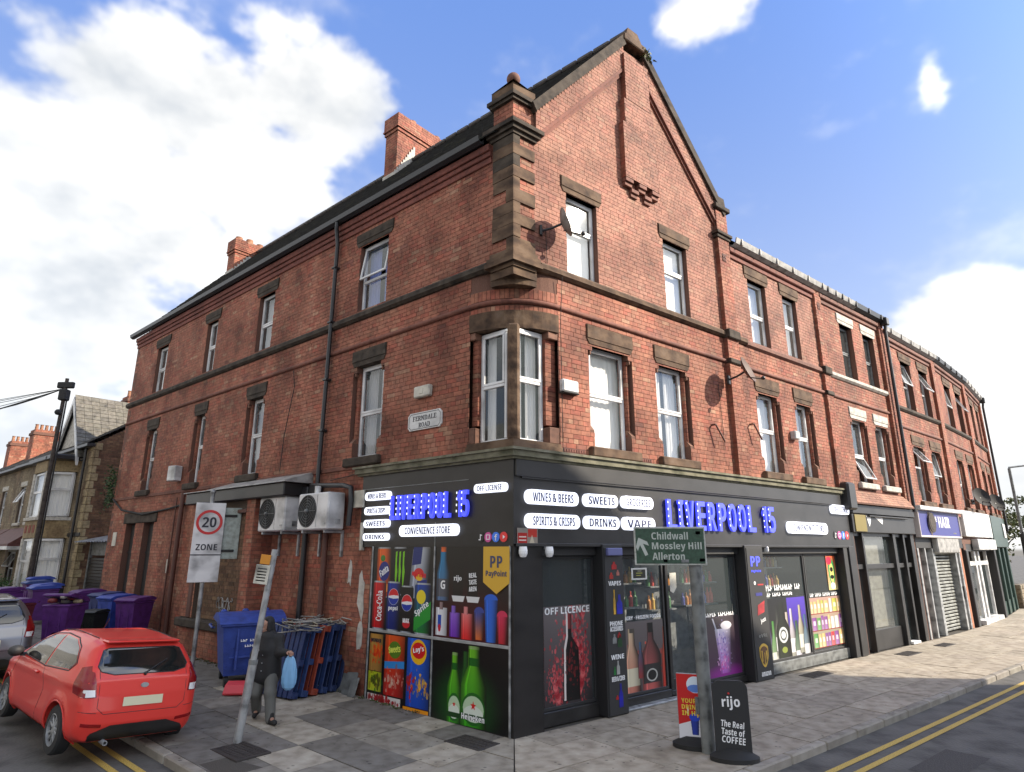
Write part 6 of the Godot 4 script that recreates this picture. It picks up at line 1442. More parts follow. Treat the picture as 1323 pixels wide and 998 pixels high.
	m = mk(); m.box(Vector3(1.45, 2.4, -0.02), Vector3(3.6, 2.9, 0.16), 0.03); part("shutter_box", m, mats.gutter_grey, S); m = mk(); m.box(Vector3(-0.05, 3.68, 0.0), Vector3(w * 0.9, 3.8, 0.3), 0.01); part("cover_strip", m, mats.white, S)
	for q in [[0.12, 0.62], [1.5, 3.5]]:
		var y = 0.05
		while y < 2.5:
			m = mk(); m.sweep([Vector2(-0.16, y), Vector2(-0.145, y + 0.012), Vector2(-0.145, y + 0.055), Vector2(-0.16, y + 0.07)], q[0], q[1]); part("slat", m, mats.shutter, S); y += 0.072 if q[1] < 1.0 else 0.1
	for q in [[0.0, 0.12], [0.62, 0.72], [1.3, 1.5], [3.5, 3.66], [3.9, 4.02]]: m = mk(); m.box(Vector3(q[0], 0, -0.2), Vector3(q[1], 2.55, 0.02), 0.008); part("post", m, mats.galv, S)
	m = mk(); m.box(Vector3(0.72, 0.0, -0.18), Vector3(1.3, 2.5, -0.14)); part("infill_panel", m, mats.galv, S)
	m = mk(); m.box(Vector3(4.02, 0, -0.2), Vector3(4.22, 2.55, 0.02), 0.008); part("side_post", m, mat(lin(0.35, 0.13, 0.06), 0.6), S)
	m = mk(); m.box(Vector3(3.66, 0.95, 0.0), Vector3(3.8, 1.35, 0.06), 0.01); part("letterbox", m, mats.black_matt, S)
	m = mk(); m.box(Vector3(0.15, 0.0, -1.5), Vector3(w, 2.6, -1.4)); part("shop_room", m, mats.dark_room, S)
	var H = thing("salon_sign", "blue shop sign with white lettering and round brown disc", "sign", F * Transform3D(Basis.IDENTITY, Vector3(0.05, 3.3, 0.14)))
	m = mk(); m.box(Vector3(0.0, -0.38, -0.14), Vector3(3.85, 0.38, 0.02), 0.02); part("board", m, mat(lin(0.035, 0.04, 0.22), 0.5), H)
	m = mk(); ring(m, -0.05, 3.9, -0.43, 0.43, 0.06, -0.1, 0.05, 0.012); part("frame", m, mat(lin(0.55, 0.5, 0.48), 0.5), H)
	m = mk(); m.lathe([Vector2(0, -0.36), Vector2(0.14, -0.2), Vector2(0.17, 0.0), Vector2(0.14, 0.2), Vector2(0.12, 0.36), Vector2(0, 0.36)], 16, 1.0, 0.15); m.xf = Transform3D.IDENTITY
	var vase = part("bottle_mark", m, mat(lin(0.7, 0.62, 0.55), 0.6), H); vase.position = Vector3(1.0, -0.02, 0.03)
	m = mk(Transform3D(Basis(Vector3.RIGHT, PI / 2), Vector3(1.05, 0.02, 0.06))); m.lathe([Vector2(0, 0.03), Vector2(0.22, 0.03), Vector2(0.24, 0.02), Vector2(0.3, 0.02), Vector2(0.3, 0.0)], 28); part("disc", m, mats.wood, H)
	fit(H, "HAIR", 2.35, 0.06, 1.1, 0.34, mats.white_plain, 0.02); fit(H, "THE", 1.5, 0.14, 0.32, 0.16, mats.white_plain, 0.02); fit(H, "www", 3.3, -0.27, 0.3, 0.04, mats.gutter_grey, 0.02)

	# ---- white fascia shop
	a = street(20.05, 0); b = street(24.7, 0); w = a.distance_to(b); dir = (b - a).normalized(); F = Transform3D(Basis(dir, Vector3.UP, dir.cross(Vector3.UP)), a)
	S = thing("shop_front", "shopfront with white fascia and white framed double doors", "shopfront", F)
	m = mk(); m.box(Vector3(0.0, 2.95, -0.1), Vector3(w * 0.96, 3.85, 0.14), 0.015); m.box(Vector3(1.3, 2.5, 0.0), Vector3(w * 0.95, 2.88, 0.2), 0.015); part("fascia_board", m, mats.white, S)
	m = mk(); m.box(Vector3(0.0, 2.45, -0.2), Vector3(w, 2.95, -0.02)); m.box(Vector3(w - 0.3, 0, -0.2), Vector3(w, 3.85, 0.1), 0.02); m.box(Vector3(0.0, 0, -0.2), Vector3(0.3, 2.5, 0.05), 0.02); part("surround", m, mats.black_matt, S)
	m = mk(); for q in [[0.9, 1.0], [1.9, 2.15], [2.5, 2.75], [3.9, 4.0]]: m.box(Vector3(q[0], 0.0, -0.2), Vector3(q[1], 2.5, -0.1), 0.01)
	m.box(Vector3(0.9, 1.95, -0.18), Vector3(4.0, 2.1, -0.09), 0.01); m.box(Vector3(0.9, 0.0, -0.2), Vector3(4.0, 0.14, 0.1), 0.01); part("door_frame", m, mats.white, S)
	for q in [[1.0, 1.9], [2.15, 2.5], [2.75, 3.9]]: m = mk(); m.quad(Vector3(q[0], 0.14, -0.15), Vector3(q[1], 0.14, -0.15), Vector3(q[1], 1.95, -0.15), Vector3(q[0], 1.95, -0.15)); part("pane", m, mats.pane, S)
	m = mk(); m.box(Vector3(0.2, 0.0, -2.0), Vector3(w, 2.6, -1.9)); part("shop_room", m, mats.dark_room, S)
	# ---- dark green end shop
	a = street(24.8, 0); b = street(29.2, 0); w = a.distance_to(b); dir = (b - a).normalized(); F = Transform3D(Basis(dir, Vector3.UP, dir.cross(Vector3.UP)), a)
	S = thing("shop_front", "dark green glazed shopfront at the far end of the row", "shopfront", F)
	var green = mat(lin(0.02, 0.05, 0.04), 0.4)
	m = mk(); m.box(Vector3(0.0, 2.6, -0.2), Vector3(w, 3.85, 0.12), 0.02); for x in [0.0, 1.4, 2.8, w - 0.3]: m.box(Vector3(x, 0, -0.2), Vector3(x + 0.3, 2.6, 0.05), 0.02)
	m.box(Vector3(0.3, 0, -0.2), Vector3(w - 0.3, 0.5, -0.02)); part("surround", m, green, S)
	for q in [[0.3, 1.4], [1.7, 2.8], [3.1, w - 0.3]]: m = mk(); m.quad(Vector3(q[0], 0.5, -0.12), Vector3(q[1], 0.5, -0.12), Vector3(q[1], 2.6, -0.12), Vector3(q[0], 2.6, -0.12)); part("pane", m, mats.pane, S)
	m = mk(); m.box(Vector3(0.1, 0.0, -2.0), Vector3(w, 2.6, -1.9)); part("shop_room", m, mat(lin(0.06, 0.16, 0.12), 0.8), S)
	m = mk(); m.box(Vector3(w - 1.2, 3.0, 0.13), Vector3(w - 0.5, 3.6, 0.16), 0.01); part("white_plate", m, mats.white, S)
	# round hanging signs at first floor, built as dishes
	for q in [[22.5, 4.35, "dark round hanging sign over the white fascia, built as a dish"], [25.6, 4.3, "dark round hanging sign near the far end of the row, built as a dish"]]:
		dish(q[2], facing(street(q[0], 0.02) + Vector3.UP * q[1], NR * 0.8 - DR * 0.5), 0.36, mats.rubber)

# satellite dish on a wall arm
func dish(words, xf, r, m_):
	var D = thing("satellite_dish", words, "satellite dish", xf, "satellite dishes on the walls")
	var m = mk(Transform3D(Basis(Vector3.RIGHT, PI / 2 - 0.35), Vector3(0, 0.05, 0.42)))
	var prof = []
	for i in 7: var t = i / 6.0; prof.append(Vector2(r * t, 0.09 * t * t - 0.05))
	m.lathe(prof, 24, 0.9, 1.0); prof.reverse(); m.xf = m.xf * Transform3D(Basis.IDENTITY, Vector3(0, -0.012, 0)); m.lathe(prof, 24, 0.9, 1.0); part("reflector", m, m_, D)
	m = mk(); m.tube([Vector3(0, -0.1, 0.0), Vector3(0, -0.05, 0.2), Vector3(0, 0.03, 0.38)], 0.022, 8); m.box(Vector3(-0.06, -0.2, -0.02), Vector3(0.06, 0.0, 0.03), 0.01); part("bracket", m, mats.pipe_black, D)
	m = mk(); m.tube([Vector3(0, -0.1, 0.4), Vector3(0.0, -0.2, 0.72)], 0.012, 6); m.ball(Vector3(0, -0.18, 0.74), 0.045, 10); part("receiver", m, mats.pipe_black, D)
	return D

# ================================================================ houses along the side street
func leaves(m, at, size, n, cols, r):
	for i in n:
		var p = at + Vector3(r.randfn(0, 0.42) * size.x, r.randfn(0, 0.42) * size.y, r.randfn(0, 0.42) * size.z)
		var b = Basis(Vector3(r.randf() - 0.5, r.randf() - 0.5, r.randf() - 0.5).normalized(), r.randf() * TAU); var s = r.randf_range(0.6, 1.2)
		var c = cols[r.randi() % cols.size()]; var v = r.randf_range(0.7, 1.3); m.col = Color(c.r * v, c.g * v, c.b * v)
		var u = b.x * size_leaf * s; var w = b.y * size_leaf * 0.5 * s
		m.tri(p - u, p + w, p + u); m.tri(p - u, p + u, p - w)
var size_leaf := 0.05

func side_house(words, t0, t1, n, o):
	var F = Transform3D(Basis(-DL, Vector3.UP, NL), DL * t1 + NL * n); var w = t1 - t0      # x runs towards the corner
	var H = thing("terrace_house", words, "house", F, "")
	var eave = 6.55; var ridge = 9.3; var deep = 7.5; var body = o.get("mat", mats.stone_pale)
	var wins = []; 
	if o.bay: wins = [[w - 3.9, w - 2.9, 3.75, 5.6], [0.35, 1.25, 3.75, 5.4]]
	else: wins = [[0.6, 1.5, 3.75, 5.5], [2.6, 3.6, 3.75, 5.5], [0.6, 1.9, 0.9, 2.4]]
	var holes = wins.map(func(q): return rect(q[0], q[1], q[2], q[3]))
	holes.append(rect(1.75 if o.bay else 2.6, 2.65 if o.bay else 3.5, 0.1, 2.2))
	var m = mk(); wall(m, 0, w, 0, eave, holes); part("wall", m, mats.mortar_dark, H)
	m = mk(); lay(m, null, Transform3D.IDENTITY, [Vector2(0, 0), Vector2(w, 0), Vector2(w, eave), Vector2(0, eave)], holes, cream_brick); part("bricks", m, mats.brick, H).set_meta("kind", "stuff")
	for q in wins: window(H, Transform3D.IDENTITY, q[0], q[1], q[2], q[3], -0.1, {"split": 0.5, "curtain": "net", "drawn": 0.6, "top": o.get("open", 0.0) if q[0] < 2 else 0.0}); stone_block(H, Transform3D.IDENTITY, "sill", Vector3(q[0] - 0.12, q[2] - 0.14, -0.1), Vector3(q[1] + 0.12, q[2], 0.09), 0.02, mats.stone_pale); stone_block(H, Transform3D.IDENTITY, "lintel", Vector3(q[0] - 0.12, q[3], -0.1), Vector3(q[1] + 0.12, q[3] + 0.24, 0.02), 0.02, mats.stone_pale)
	m = mk(); var d0 = holes[-1]; m.box(Vector3(d0.position.x, 0.1, -0.2), Vector3(d0.end.x, 2.2, -0.15), 0.01); m.box(Vector3(d0.position.x + 0.15, 1.2, -0.152), Vector3(d0.end.x - 0.15, 1.9, -0.13), 0.01); part("door", m, mats.pipe_brown, H)
	# roof, ridge along the street
	m = mk(); m.quad(Vector3(-0.05, eave, 0.25), Vector3(w + 0.05, eave, 0.25), Vector3(w + 0.05, ridge, -deep / 2), Vector3(-0.05, ridge, -deep / 2)); m.quad(Vector3(w + 0.05, eave, -deep - 0.25), Vector3(-0.05, eave, -deep - 0.25), Vector3(-0.05, ridge, -deep / 2), Vector3(w + 0.05, ridge, -deep / 2)); part("roof", m, mats.black_matt, H)
	m = mk(); tiles(m, Vector3(-0.05, eave, 0.27), Vector3(1, 0, 0), Vector3(0, ridge - eave, -deep / 2 - 0.25), w + 0.1, Color(0.07, 0.068, 0.065)); part("slates", m, mats.slate, H).set_meta("kind", "stuff")
	m = mk(); m.box(Vector3(-0.02, eave - 0.14, 0.0), Vector3(w + 0.05, eave, 0.3), 0.02); part("gutter", m, mats.pipe_black, H)
	# gable end walls
	for s in [[w, 1], [0.0, -1]]:
		var E = Transform3D(Basis(Vector3(0, 0, -s[1]), Vector3.UP, Vector3(s[1], 0, 0)), Vector3(s[0], 0, 0)); var poly = [Vector2(0, 0), Vector2(deep, 0), Vector2(deep, eave), Vector2(deep / 2, ridge - 0.05), Vector2(0, eave)].map(func(p): return Vector2(p.x * s[1], p.y))
		m = mk(E); m.prism(poly, -0.25, -0.008); part("gable_wall", m, mats.mortar_dark, H)
		if s[1] > 0: m = mk(); lay(m, null, E, poly, [], brown_brick); part("gable_bricks", m, mats.brick, H).set_meta("kind", "stuff")
	m = mk(); m.box(Vector3(0.1, 0, -deep), Vector3(w - 0.1, eave, -deep + 0.2)); m.box(Vector3(0.1, 3.0, -deep), Vector3(w - 0.1, 3.1, -0.3)); m.box(Vector3(0.3, 0, -3.0), Vector3(w - 0.3, eave, -2.9)); part("inner_wall", m, mats.dark_room, H)
	if o.bay:
		# two-storey canted bay under its own gable
		var x0 = w - 4.4; var x1 = w - 1.5; var z = 0.95
		for q in [[0.0, 0.95], [2.95, 3.75], [5.55, 6.0]]:
			m = mk(PLAN); m.xf = Transform3D(Basis(Vector3(1, 0, 0), Vector3(0, 0, -1), Vector3(0, 1, 0)), Vector3.ZERO); m.col = Color(0.42, 0.32, 0.17)
			m.prism([Vector2(x0, 0.05), Vector2(x0 + 0.6, -z), Vector2(x1 - 0.6, -z), Vector2(x1, 0.05)], q[0], q[1]); part("bay_wall", m, mats.brick, H)
		for y in [0.95, 3.75]:
			var h = 2.0 if y < 2 else 1.8
			window(H, Transform3D.IDENTITY, x0 + 0.68, x1 - 0.68, y + 0.02, y + h - 0.02, z - 0.06, {"split": 0.55, "curtain": "net"})
			for sd in [-1, 1]:
				var p = Vector3(x0 + 0.3 if sd < 0 else x1 - 0.3, 0, z / 2); var fr = facing(p, Vector3(sd * 0.86, 0, 0.52)); window(H, fr, -0.42, 0.42, y + 0.02, y + h - 0.02, -0.04, {"split": 0.6, "curtain": "net", "top": 0.25 if sd < 0 else 0.0})
			for x in [x0 + 0.6, x1 - 0.6]: m = mk(); m.box(Vector3(x - 0.09, y, z - 0.18), Vector3(x + 0.09, y + h, z + 0.01), 0.03); part("bay_pier", m, mats.stone_pale, H)
			m = mk(PLAN); m.prism([Vector2(x0 - 0.05, 0.05), Vector2(x0 + 0.57, -z - 0.08), Vector2(x1 - 0.57, -z - 0.08), Vector2(x1 + 0.05, 0.05)], y - 0.12, y); part("bay_sill", m, mats.stone_pale, H)
			m = mk(); 
			for x in [x0 + 0.75, x0 + 1.3, x0 + 1.85]: m.box(Vector3(x, y + h + 0.2, z), Vector3(x + 0.3, y + h + 0.5, z + 0.012))
			if y < 2: part("bay_panel", m, mat(lin(0.2, 0.05, 0.03), 0.8), H)
		m = mk(PLAN); m.prism([Vector2(x0 - 0.1, 0.05), Vector2(x0 + 0.54, -z - 0.12), Vector2(x1 - 0.54, -z - 0.12), Vector2(x1 + 0.1, 0.05)], 6.0, 6.12); m.prism([Vector2(x0 + 0.2, 0.05), Vector2(x0 + 0.8, -z + 0.25), Vector2(x1 - 0.8, -z + 0.25), Vector2(x1 - 0.2, 0.05)], 6.1201, 6.3); part("bay_lead", m, mats.pipe_black, H)
		var gx = (x0 + x1) / 2 + 0.1; var top = 8.85
		m = mk(); m.prism([Vector2(gx - 1.75, 6.0), Vector2(gx + 1.75, 6.0), Vector2(gx, top - 0.1)], -0.2, 0.1); part("gablet", m, mats.stone_pale, H)
		m = mk()
		for s in [-1, 1]: m.prism([Vector2(gx, top), Vector2(gx, top - 0.32), Vector2(gx + s * 1.85, 5.75), Vector2(gx + s * 1.85, 6.07)], 0.22, 0.3)
		part("bargeboard", m, mats.white, H)
		m = mk(); m.box(Vector3(x0 - 0.25, 5.98, -0.1), Vector3(x1 + 0.25, 6.16, z + 0.1), 0.02); part("bay_gutter", m, mats.pipe_black, H)
		m = mk()
		for s in [-1, 1]: m.face([Vector3(gx, top, 0.28), Vector3(gx + s * 1.85, 6.05, 0.28), Vector3(gx + s * 1.85, 6.05, -3.2), Vector3(gx, top, -3.2)], Vector3(s, 1, 0))
		part("bay_roof", m, mats.black_matt, H)
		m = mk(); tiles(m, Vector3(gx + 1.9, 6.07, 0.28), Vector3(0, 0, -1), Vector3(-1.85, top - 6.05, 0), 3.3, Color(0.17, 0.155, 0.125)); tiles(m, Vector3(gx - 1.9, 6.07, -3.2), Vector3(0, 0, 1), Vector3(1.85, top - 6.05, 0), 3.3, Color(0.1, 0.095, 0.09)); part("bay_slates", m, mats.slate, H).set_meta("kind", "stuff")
		m = mk(); m.col = Color(0.45, 0.36, 0.2)     # pale corner quoins
		for i in 22:
			var l = 0.42 if i % 2 else 0.26; m.box(Vector3(w - 0.02 - l, i * 0.3, -0.02), Vector3(w + 0.02, i * 0.3 + 0.28, 0.03), 0.015); m.box(Vector3(w - 0.1, i * 0.3, -l * 0.6), Vector3(w + 0.025, i * 0.3 + 0.28, -0.021), 0.015)
		part("quoins", m, mats.brick, H)
		m = mk(); m.box(Vector3(w - 1.45, 3.0, 0.0), Vector3(w + 0.02, 3.14, 0.05), 0.01); m.tube([Vector3(w - 0.62, eave, 0.12), Vector3(w - 0.62, 0.1, 0.1)], 0.05, 8); part("downpipe", m, mats.pipe_black, H)
	else:
		m = mk(); m.col = Color(0.14, 0.05, 0.045); m.sweep([Vector2(0.0, 3.5), Vector2(1.0, 2.75), Vector2(1.0, 2.65), Vector2(0.0, 2.65)], 0.2, w - 0.3); part("porch_roof", m, mats.slate, H)
		m = mk(); m.box(Vector3(0.2, 2.5, 0.0), Vector3(w - 0.3, 2.65, 1.02), 0.01); m.box(Vector3(0.4, 0.0, 0.0), Vector3(2.0, 0.8, 0.9), 0.02); part("porch", m, mats.white, H)
		window(H, Transform3D.IDENTITY, 0.45, 1.95, 0.85, 2.45, 0.88, {"curtain": "net", "mull": true})
	# chimney stack with pots
	var cx = o.get("chim", 0.3); var cz = o.get("cz", -deep / 2); var ct = o.get("ctop", ridge + 1.0); var cb = ct - 2.4
	m = mk(); m.box(Vector3(cx - 0.4, cb, cz - 0.6), Vector3(cx + 0.5, ct, cz + 0.6)); m.box(Vector3(cx - 0.46, ct - 0.3, cz - 0.66), Vector3(cx + 0.56, ct - 0.15, cz + 0.66))
	var ch = part("chimney", m, mats.mortar, H); m = mk()
	lay(m, null, Transform3D(Basis.IDENTITY, Vector3(0, 0, cz + 0.6)), [Vector2(cx - 0.4, cb), Vector2(cx + 0.5, cb), Vector2(cx + 0.5, ct), Vector2(cx - 0.4, ct)], [], red_brick, 0.01); lay(m, null, Transform3D(Basis(Vector3(0, 0, -1), Vector3.UP, Vector3.RIGHT), Vector3(cx + 0.5, 0, 0)), [Vector2(-cz - 0.6, cb), Vector2(-cz + 0.6, cb), Vector2(-cz + 0.6, ct), Vector2(-cz - 0.6, ct)], [], red_brick, 0.01)
	part("bricks", m, mats.brick, ch).set_meta("kind", "stuff")
	for i in 5: m = mk(Transform3D(Basis.IDENTITY, Vector3(cx + 0.05, ct, cz - 0.46 + i * 0.23))); m.col = Color(0.42, 0.2, 0.11); m.lathe([Vector2(0.1, 0), Vector2(0.085, 0.08), Vector2(0.075, 0.3), Vector2(0.1, 0.34), Vector2(0.06, 0.34)], 10); part("chimney_pot", m, mats.brick, ch)
	return H

func tiles(m, p, along, up, w, col):
	var rows = int(up.length() / 0.2); var nrm = along.cross(up).normalized(); if nrm.y < 0: nrm = -nrm
	for r in rows:
		var x = 0.0
		while x < w - 0.05:
			var v = rng.randf_range(0.8, 1.2); m.col = Color(col.r * v, col.g * v, col.b * v)
			var a = p + up * (float(r) / rows) + along * x + nrm * 0.035; var g = along * min(0.29, w - x); var b = up * (1.35 / rows) - nrm * 0.02; var dn = nrm * 0.018
			m.face([a, a + g, a + g + b, a + b], nrm); m.face([a - dn, a + g - dn, a + g, a], -up); m.face([a, a - dn, a + b - dn, a + b], -along); m.face([a + g, a + g - dn, a + g + b - dn, a + g + b], along)
			x += 0.3

func side_houses():
	var r = RandomNumberGenerator.new(); r.seed = 4
	side_house("cream brick house with white bargeboard gable and two storey bay beside the alley", 22.0, 27.6, -0.55, {"bay": true, "open": 0.3, "chim": 3.2})
	side_house("cream house with dark red porch roof second along the side street", 27.65, 33.0, -0.6, {"bay": false, "open": 0.45, "chim": 3.0})
	side_house("cream house third along the side street at the picture's left edge", 33.05, 39.0, -0.65, {"bay": false, "chim": 2.4, "cz": -1.4, "ctop": 9.0})
	side_house("cream house fourth along the side street beyond the telegraph pole", 39.05, 45.0, -0.7, {"bay": false, "chim": 2.0, "cz": -1.6, "ctop": 9.1})
	# alley: brick yard wall, dark shutter gate, corrugated canopy
	var F = Transform3D(Basis(-DL, Vector3.UP, NL), DL * 22.0 + NL * -0.9)
	var m = mk(F); m.box(Vector3(2.4, 0, -0.24), Vector3(4.75, 2.1, -0.01)); m.box(Vector3(2.25, 0, -0.26), Vector3(2.65, 2.15, 0.05), 0.02)
	var Y = thing("yard_wall", "brown brick yard wall between the corner building and the cream house", "wall"); part("core", m, mats.mortar_dark, Y)
	m = mk(); lay(m, null, F, [Vector2(2.4, 0), Vector2(4.75, 0), Vector2(4.75, 2.1), Vector2(2.4, 2.1)], [], red_brick); part("bricks", m, mats.brick, Y).set_meta("kind", "stuff")
	var G = thing("alley_gate", "grey slatted gate under the corrugated canopy", "gate"); var y = 0.1
	while y < 2.2: m = mk(F); m.box(Vector3(0.3, y, -0.06), Vector3(2.2, y + 0.1, 0.0), 0.01); part("slat", m, mats.fascia_grey, G); y += 0.112
	m = mk(F); m.box(Vector3(0.2, 0, -0.08), Vector3(0.3, 2.9, 0.03), 0.01); m.box(Vector3(2.2, 0, -0.08), Vector3(2.28, 2.9, 0.03), 0.01); m.box(Vector3(0.3, 2.3, -0.05), Vector3(2.2, 2.85, -0.02), 0.01); part("frame", m, mats.grey_paint, G)
	var C = thing("canopy", "small corrugated grey canopy over the alley gate", "canopy"); m = mk(F)
	for i in 66:
		var xa = 0.1 + i * 0.07; var za = 0.02 * sin(i * PI * 0.5); var zb = 0.02 * sin((i + 1) * PI * 0.5)
		m.quad(Vector3(xa, 2.78 + za, 0.55), Vector3(xa + 0.07, 2.78 + zb, 0.55), Vector3(xa + 0.07, 3.1 + zb, -0.9), Vector3(xa, 3.1 + za, -0.9))
	part("corrugated_sheet", m, mats.galv, C); m = mk(F); m.box(Vector3(2.3, 2.15, -0.1), Vector3(4.7, 2.7, 0.02), 0.02); part("fascia", m, mats.fascia_grey, C)
	# climber on the party corner, small hedge
	size_leaf = 0.06
	m = mk(); for i in 5: leaves(m, pl(17.35, 0.12, 4.0 + i * 0.24), Vector3(0.22, 0.3, 0.2), 70, [Color(0.03, 0.06, 0.02), Color(0.05, 0.085, 0.03)], r)
	single("climbing_plant", m, mats.leaf, "dark green climber on the far corner of the brick building", "climber")
	size_leaf = 0.05
	m = mk(); for i in 16: leaves(m, pl(24.5 + i * 0.5, 1.0, 1.2), Vector3(0.4, 0.35, 0.3), 110, [Color(0.03, 0.07, 0.02), Color(0.05, 0.1, 0.03)], r)
	single("hedge", m, mats.leaf, "low clipped hedge before the cream house", "hedge")
	# telegraph pole with its wires
	var base = on_side(22.75, 0.6); var T = thing("telegraph_pole", "dark wooden telegraph pole with many wires before the cream houses", "pole", place(base))
	m = mk(); m.tube([Vector3(0, 0, 0), Vector3(0, 8.6, 0)], 0.1, 12, true, 0.065); part("pole", m, mats.wood, T)
	m = mk(); m.box(Vector3(-0.15, 7.7, -0.16), Vector3(0.15, 8.15, 0.16), 0.04); part("terminal_box", m, mats.rubber, T); m = mk(); m.box(Vector3(-0.32, 8.2, -0.08), Vector3(0.32, 8.45, 0.08), 0.03); part("crossarm", m, mats.rubber, T); m = mk(); m.ball(Vector3(0.0, 7.2, 0.16), 0.12, 10); part("joint_box", m, mats.rubber, T)
	m = mk()
	for i in 9:
		var to = DL * (4.0 + i * 3.0) + NL * (5.0 + 1.6 * i * (1 if i % 2 else 0.4)) + Vector3.UP * (-1.5 - 0.1 * i); var pts = []
		for j in 9: var t = j / 8.0; pts.append(Vector3(0, 8.2, 0) + to * t - Vector3.UP * (0.5 * 4 * t * (1 - t)))
		m.tube(pts, 0.013, 4, false)
	m.tube([Vector3(0.16, 0.3, 0.0), Vector3(0.13, 7.7, 0.0)], 0.03, 5); part("wires", m, mats.rubber, T)

# across the main street, behind the camera: its roof shades the junction
func opposite_building():
	var F = Transform3D(Basis(-DR, Vector3.UP, -NR), NR * 14.0)
	var O = thing("opposite_building", "tall rendered house across the main street, out of the picture", "building", F)
	var m = mk(); m.prism([Vector2(-21.2, -0.1), Vector2(-10.6, -0.1), Vector2(-10.6, 17.2), Vector2(-21.2, 11.2)], -9.0, -0.02); part("wall", m, mats.stone_pale, O)
	m = mk(); m.face([Vector3(-21.6, 11.1, 0.3), Vector3(-21.6, 11.1, -9.3), Vector3(-10.3, 17.5, -9.3), Vector3(-10.3, 17.5, 0.3)], Vector3.UP); part("roof", m, mats.slate, O)
	for i in 3:
		for j in 3: window(O, Transform3D.IDENTITY, -20.0 + i * 3.2, -18.6 + i * 3.2, 1.0 + j * 3.4, 3.0 + j * 3.4, 0.06, {"curtain": "none"})
	m = mk(); for j in 3: m.box(Vector3(-21.2, 3.9 + j * 3.4, -0.02), Vector3(-10.6, 4.1 + j * 3.4, 0.08), 0.02)
	part("band", m, mats.sand, O)
	# cream houses across the side street, out of the picture too
	F = Transform3D(Basis(DL, Vector3.UP, -NL), NL * 13.5)
	O = thing("opposite_house", "cream house row across the side street, out of the picture", "building", F)
	m = mk(); m.box(Vector3(6.0, -0.1, -8.0), Vector3(46.0, 6.4, -0.01)); m.prism([Vector2(6, 6.4), Vector2(46, 6.4), Vector2(45, 8.4), Vector2(7, 8.4)], -7.0, -1.0); part("wall", m, mats.cream, O)
	for i in 9:
		for j in 2: window(O, Transform3D.IDENTITY, 7.5 + i * 4.2, 9.3 + i * 4.2, 0.9 + j * 2.9, 2.6 + j * 2.9, 0.06, {"curtain": "none", "mull": true})

# ================================================================ street things
# everything on the side street stands on its slight rise
func rise(p): return 0.022 * clampf(p.dot(DL) - 0.5, 0.0, 90.0)
func settle(m):
	for i in m.v.size(): m.v[i].y += rise(m.v[i])
	return m
func on_side(t, n): var p = pl(t, n); return p + Vector3.UP * rise(p)

func frustum(m, a, b, y0, y1, shift = Vector2.ZERO):      # a, b: half sizes (x, z) below and above
	var P = func(h, y, s): return [Vector3(-h.x + s.x, y, h.y + s.y), Vector3(h.x + s.x, y, h.y + s.y), Vector3(h.x + s.x, y, -h.y + s.y), Vector3(-h.x + s.x, y, -h.y + s.y)]
	var l = P.call(a, y0, Vector2.ZERO); var u = P.call(b, y1, shift)
	for i in 4: var j = (i + 1) % 4; m.quad(l[i], l[j], u[j], u[i])
	m.quad(u[0], u[1], u[2], u[3]); m.quad(l[3], l[2], l[1], l[0])

func bin(words, xf, col, lid = null, open_ = 0.0, s = 1.0):
	var body = tri_mat(col, 0.5, mats.flag.albedo_texture, 1.7); var lm = body if lid == null else tri_mat(lid, 0.5, mats.flag.albedo_texture, 1.7)
	var B = thing("wheelie_bin", words, "bin", xf * Transform3D(Basis.from_scale(Vector3.ONE * s), Vector3.ZERO), "wheelie bins put out along the side street")
	var m = mk(); frustum(m, Vector2(0.22, 0.25), Vector2(0.275, 0.33), 0.1, 0.96); m.box(Vector3(-0.295, 0.93, -0.35), Vector3(0.295, 0.985, 0.345), 0.02)
	for x in [-0.12, 0.12]: m.box(Vector3(x - 0.012, 0.2, 0.255), Vector3(x + 0.012, 0.9, 0.325), 0.004)
	part("body", m, body, B)
	m = mk(Transform3D(Basis(Vector3.RIGHT, -open_), Vector3(0, 1.0, -0.33))); m.sweep([Vector2(-0.04, 0.0), Vector2(0.71, -0.012), Vector2(0.72, 0.02), Vector2(0.6, 0.07), Vector2(0.1, 0.1), Vector2(-0.04, 0.05)], -0.3, 0.3); part("lid", m, lm, B)
	m = mk(); m.tube([Vector3(-0.24, 1.0, -0.38), Vector3(-0.24, 1.0, -0.42), Vector3(0.24, 1.0, -0.42), Vector3(0.24, 1.0, -0.38)], 0.016, 8); part("handle", m, body, B)
	for x in [-0.24, 0.24]: m = mk(Transform3D(Basis(Vector3(0, 0, 1), PI / 2), Vector3(x, 0.1, -0.27))); m.lathe([Vector2(0, -0.025), Vector2(0.1, -0.025), Vector2(0.1, 0.025), Vector2(0, 0.025)], 14); part("wheel", m, mats.rubber, B)
	return B

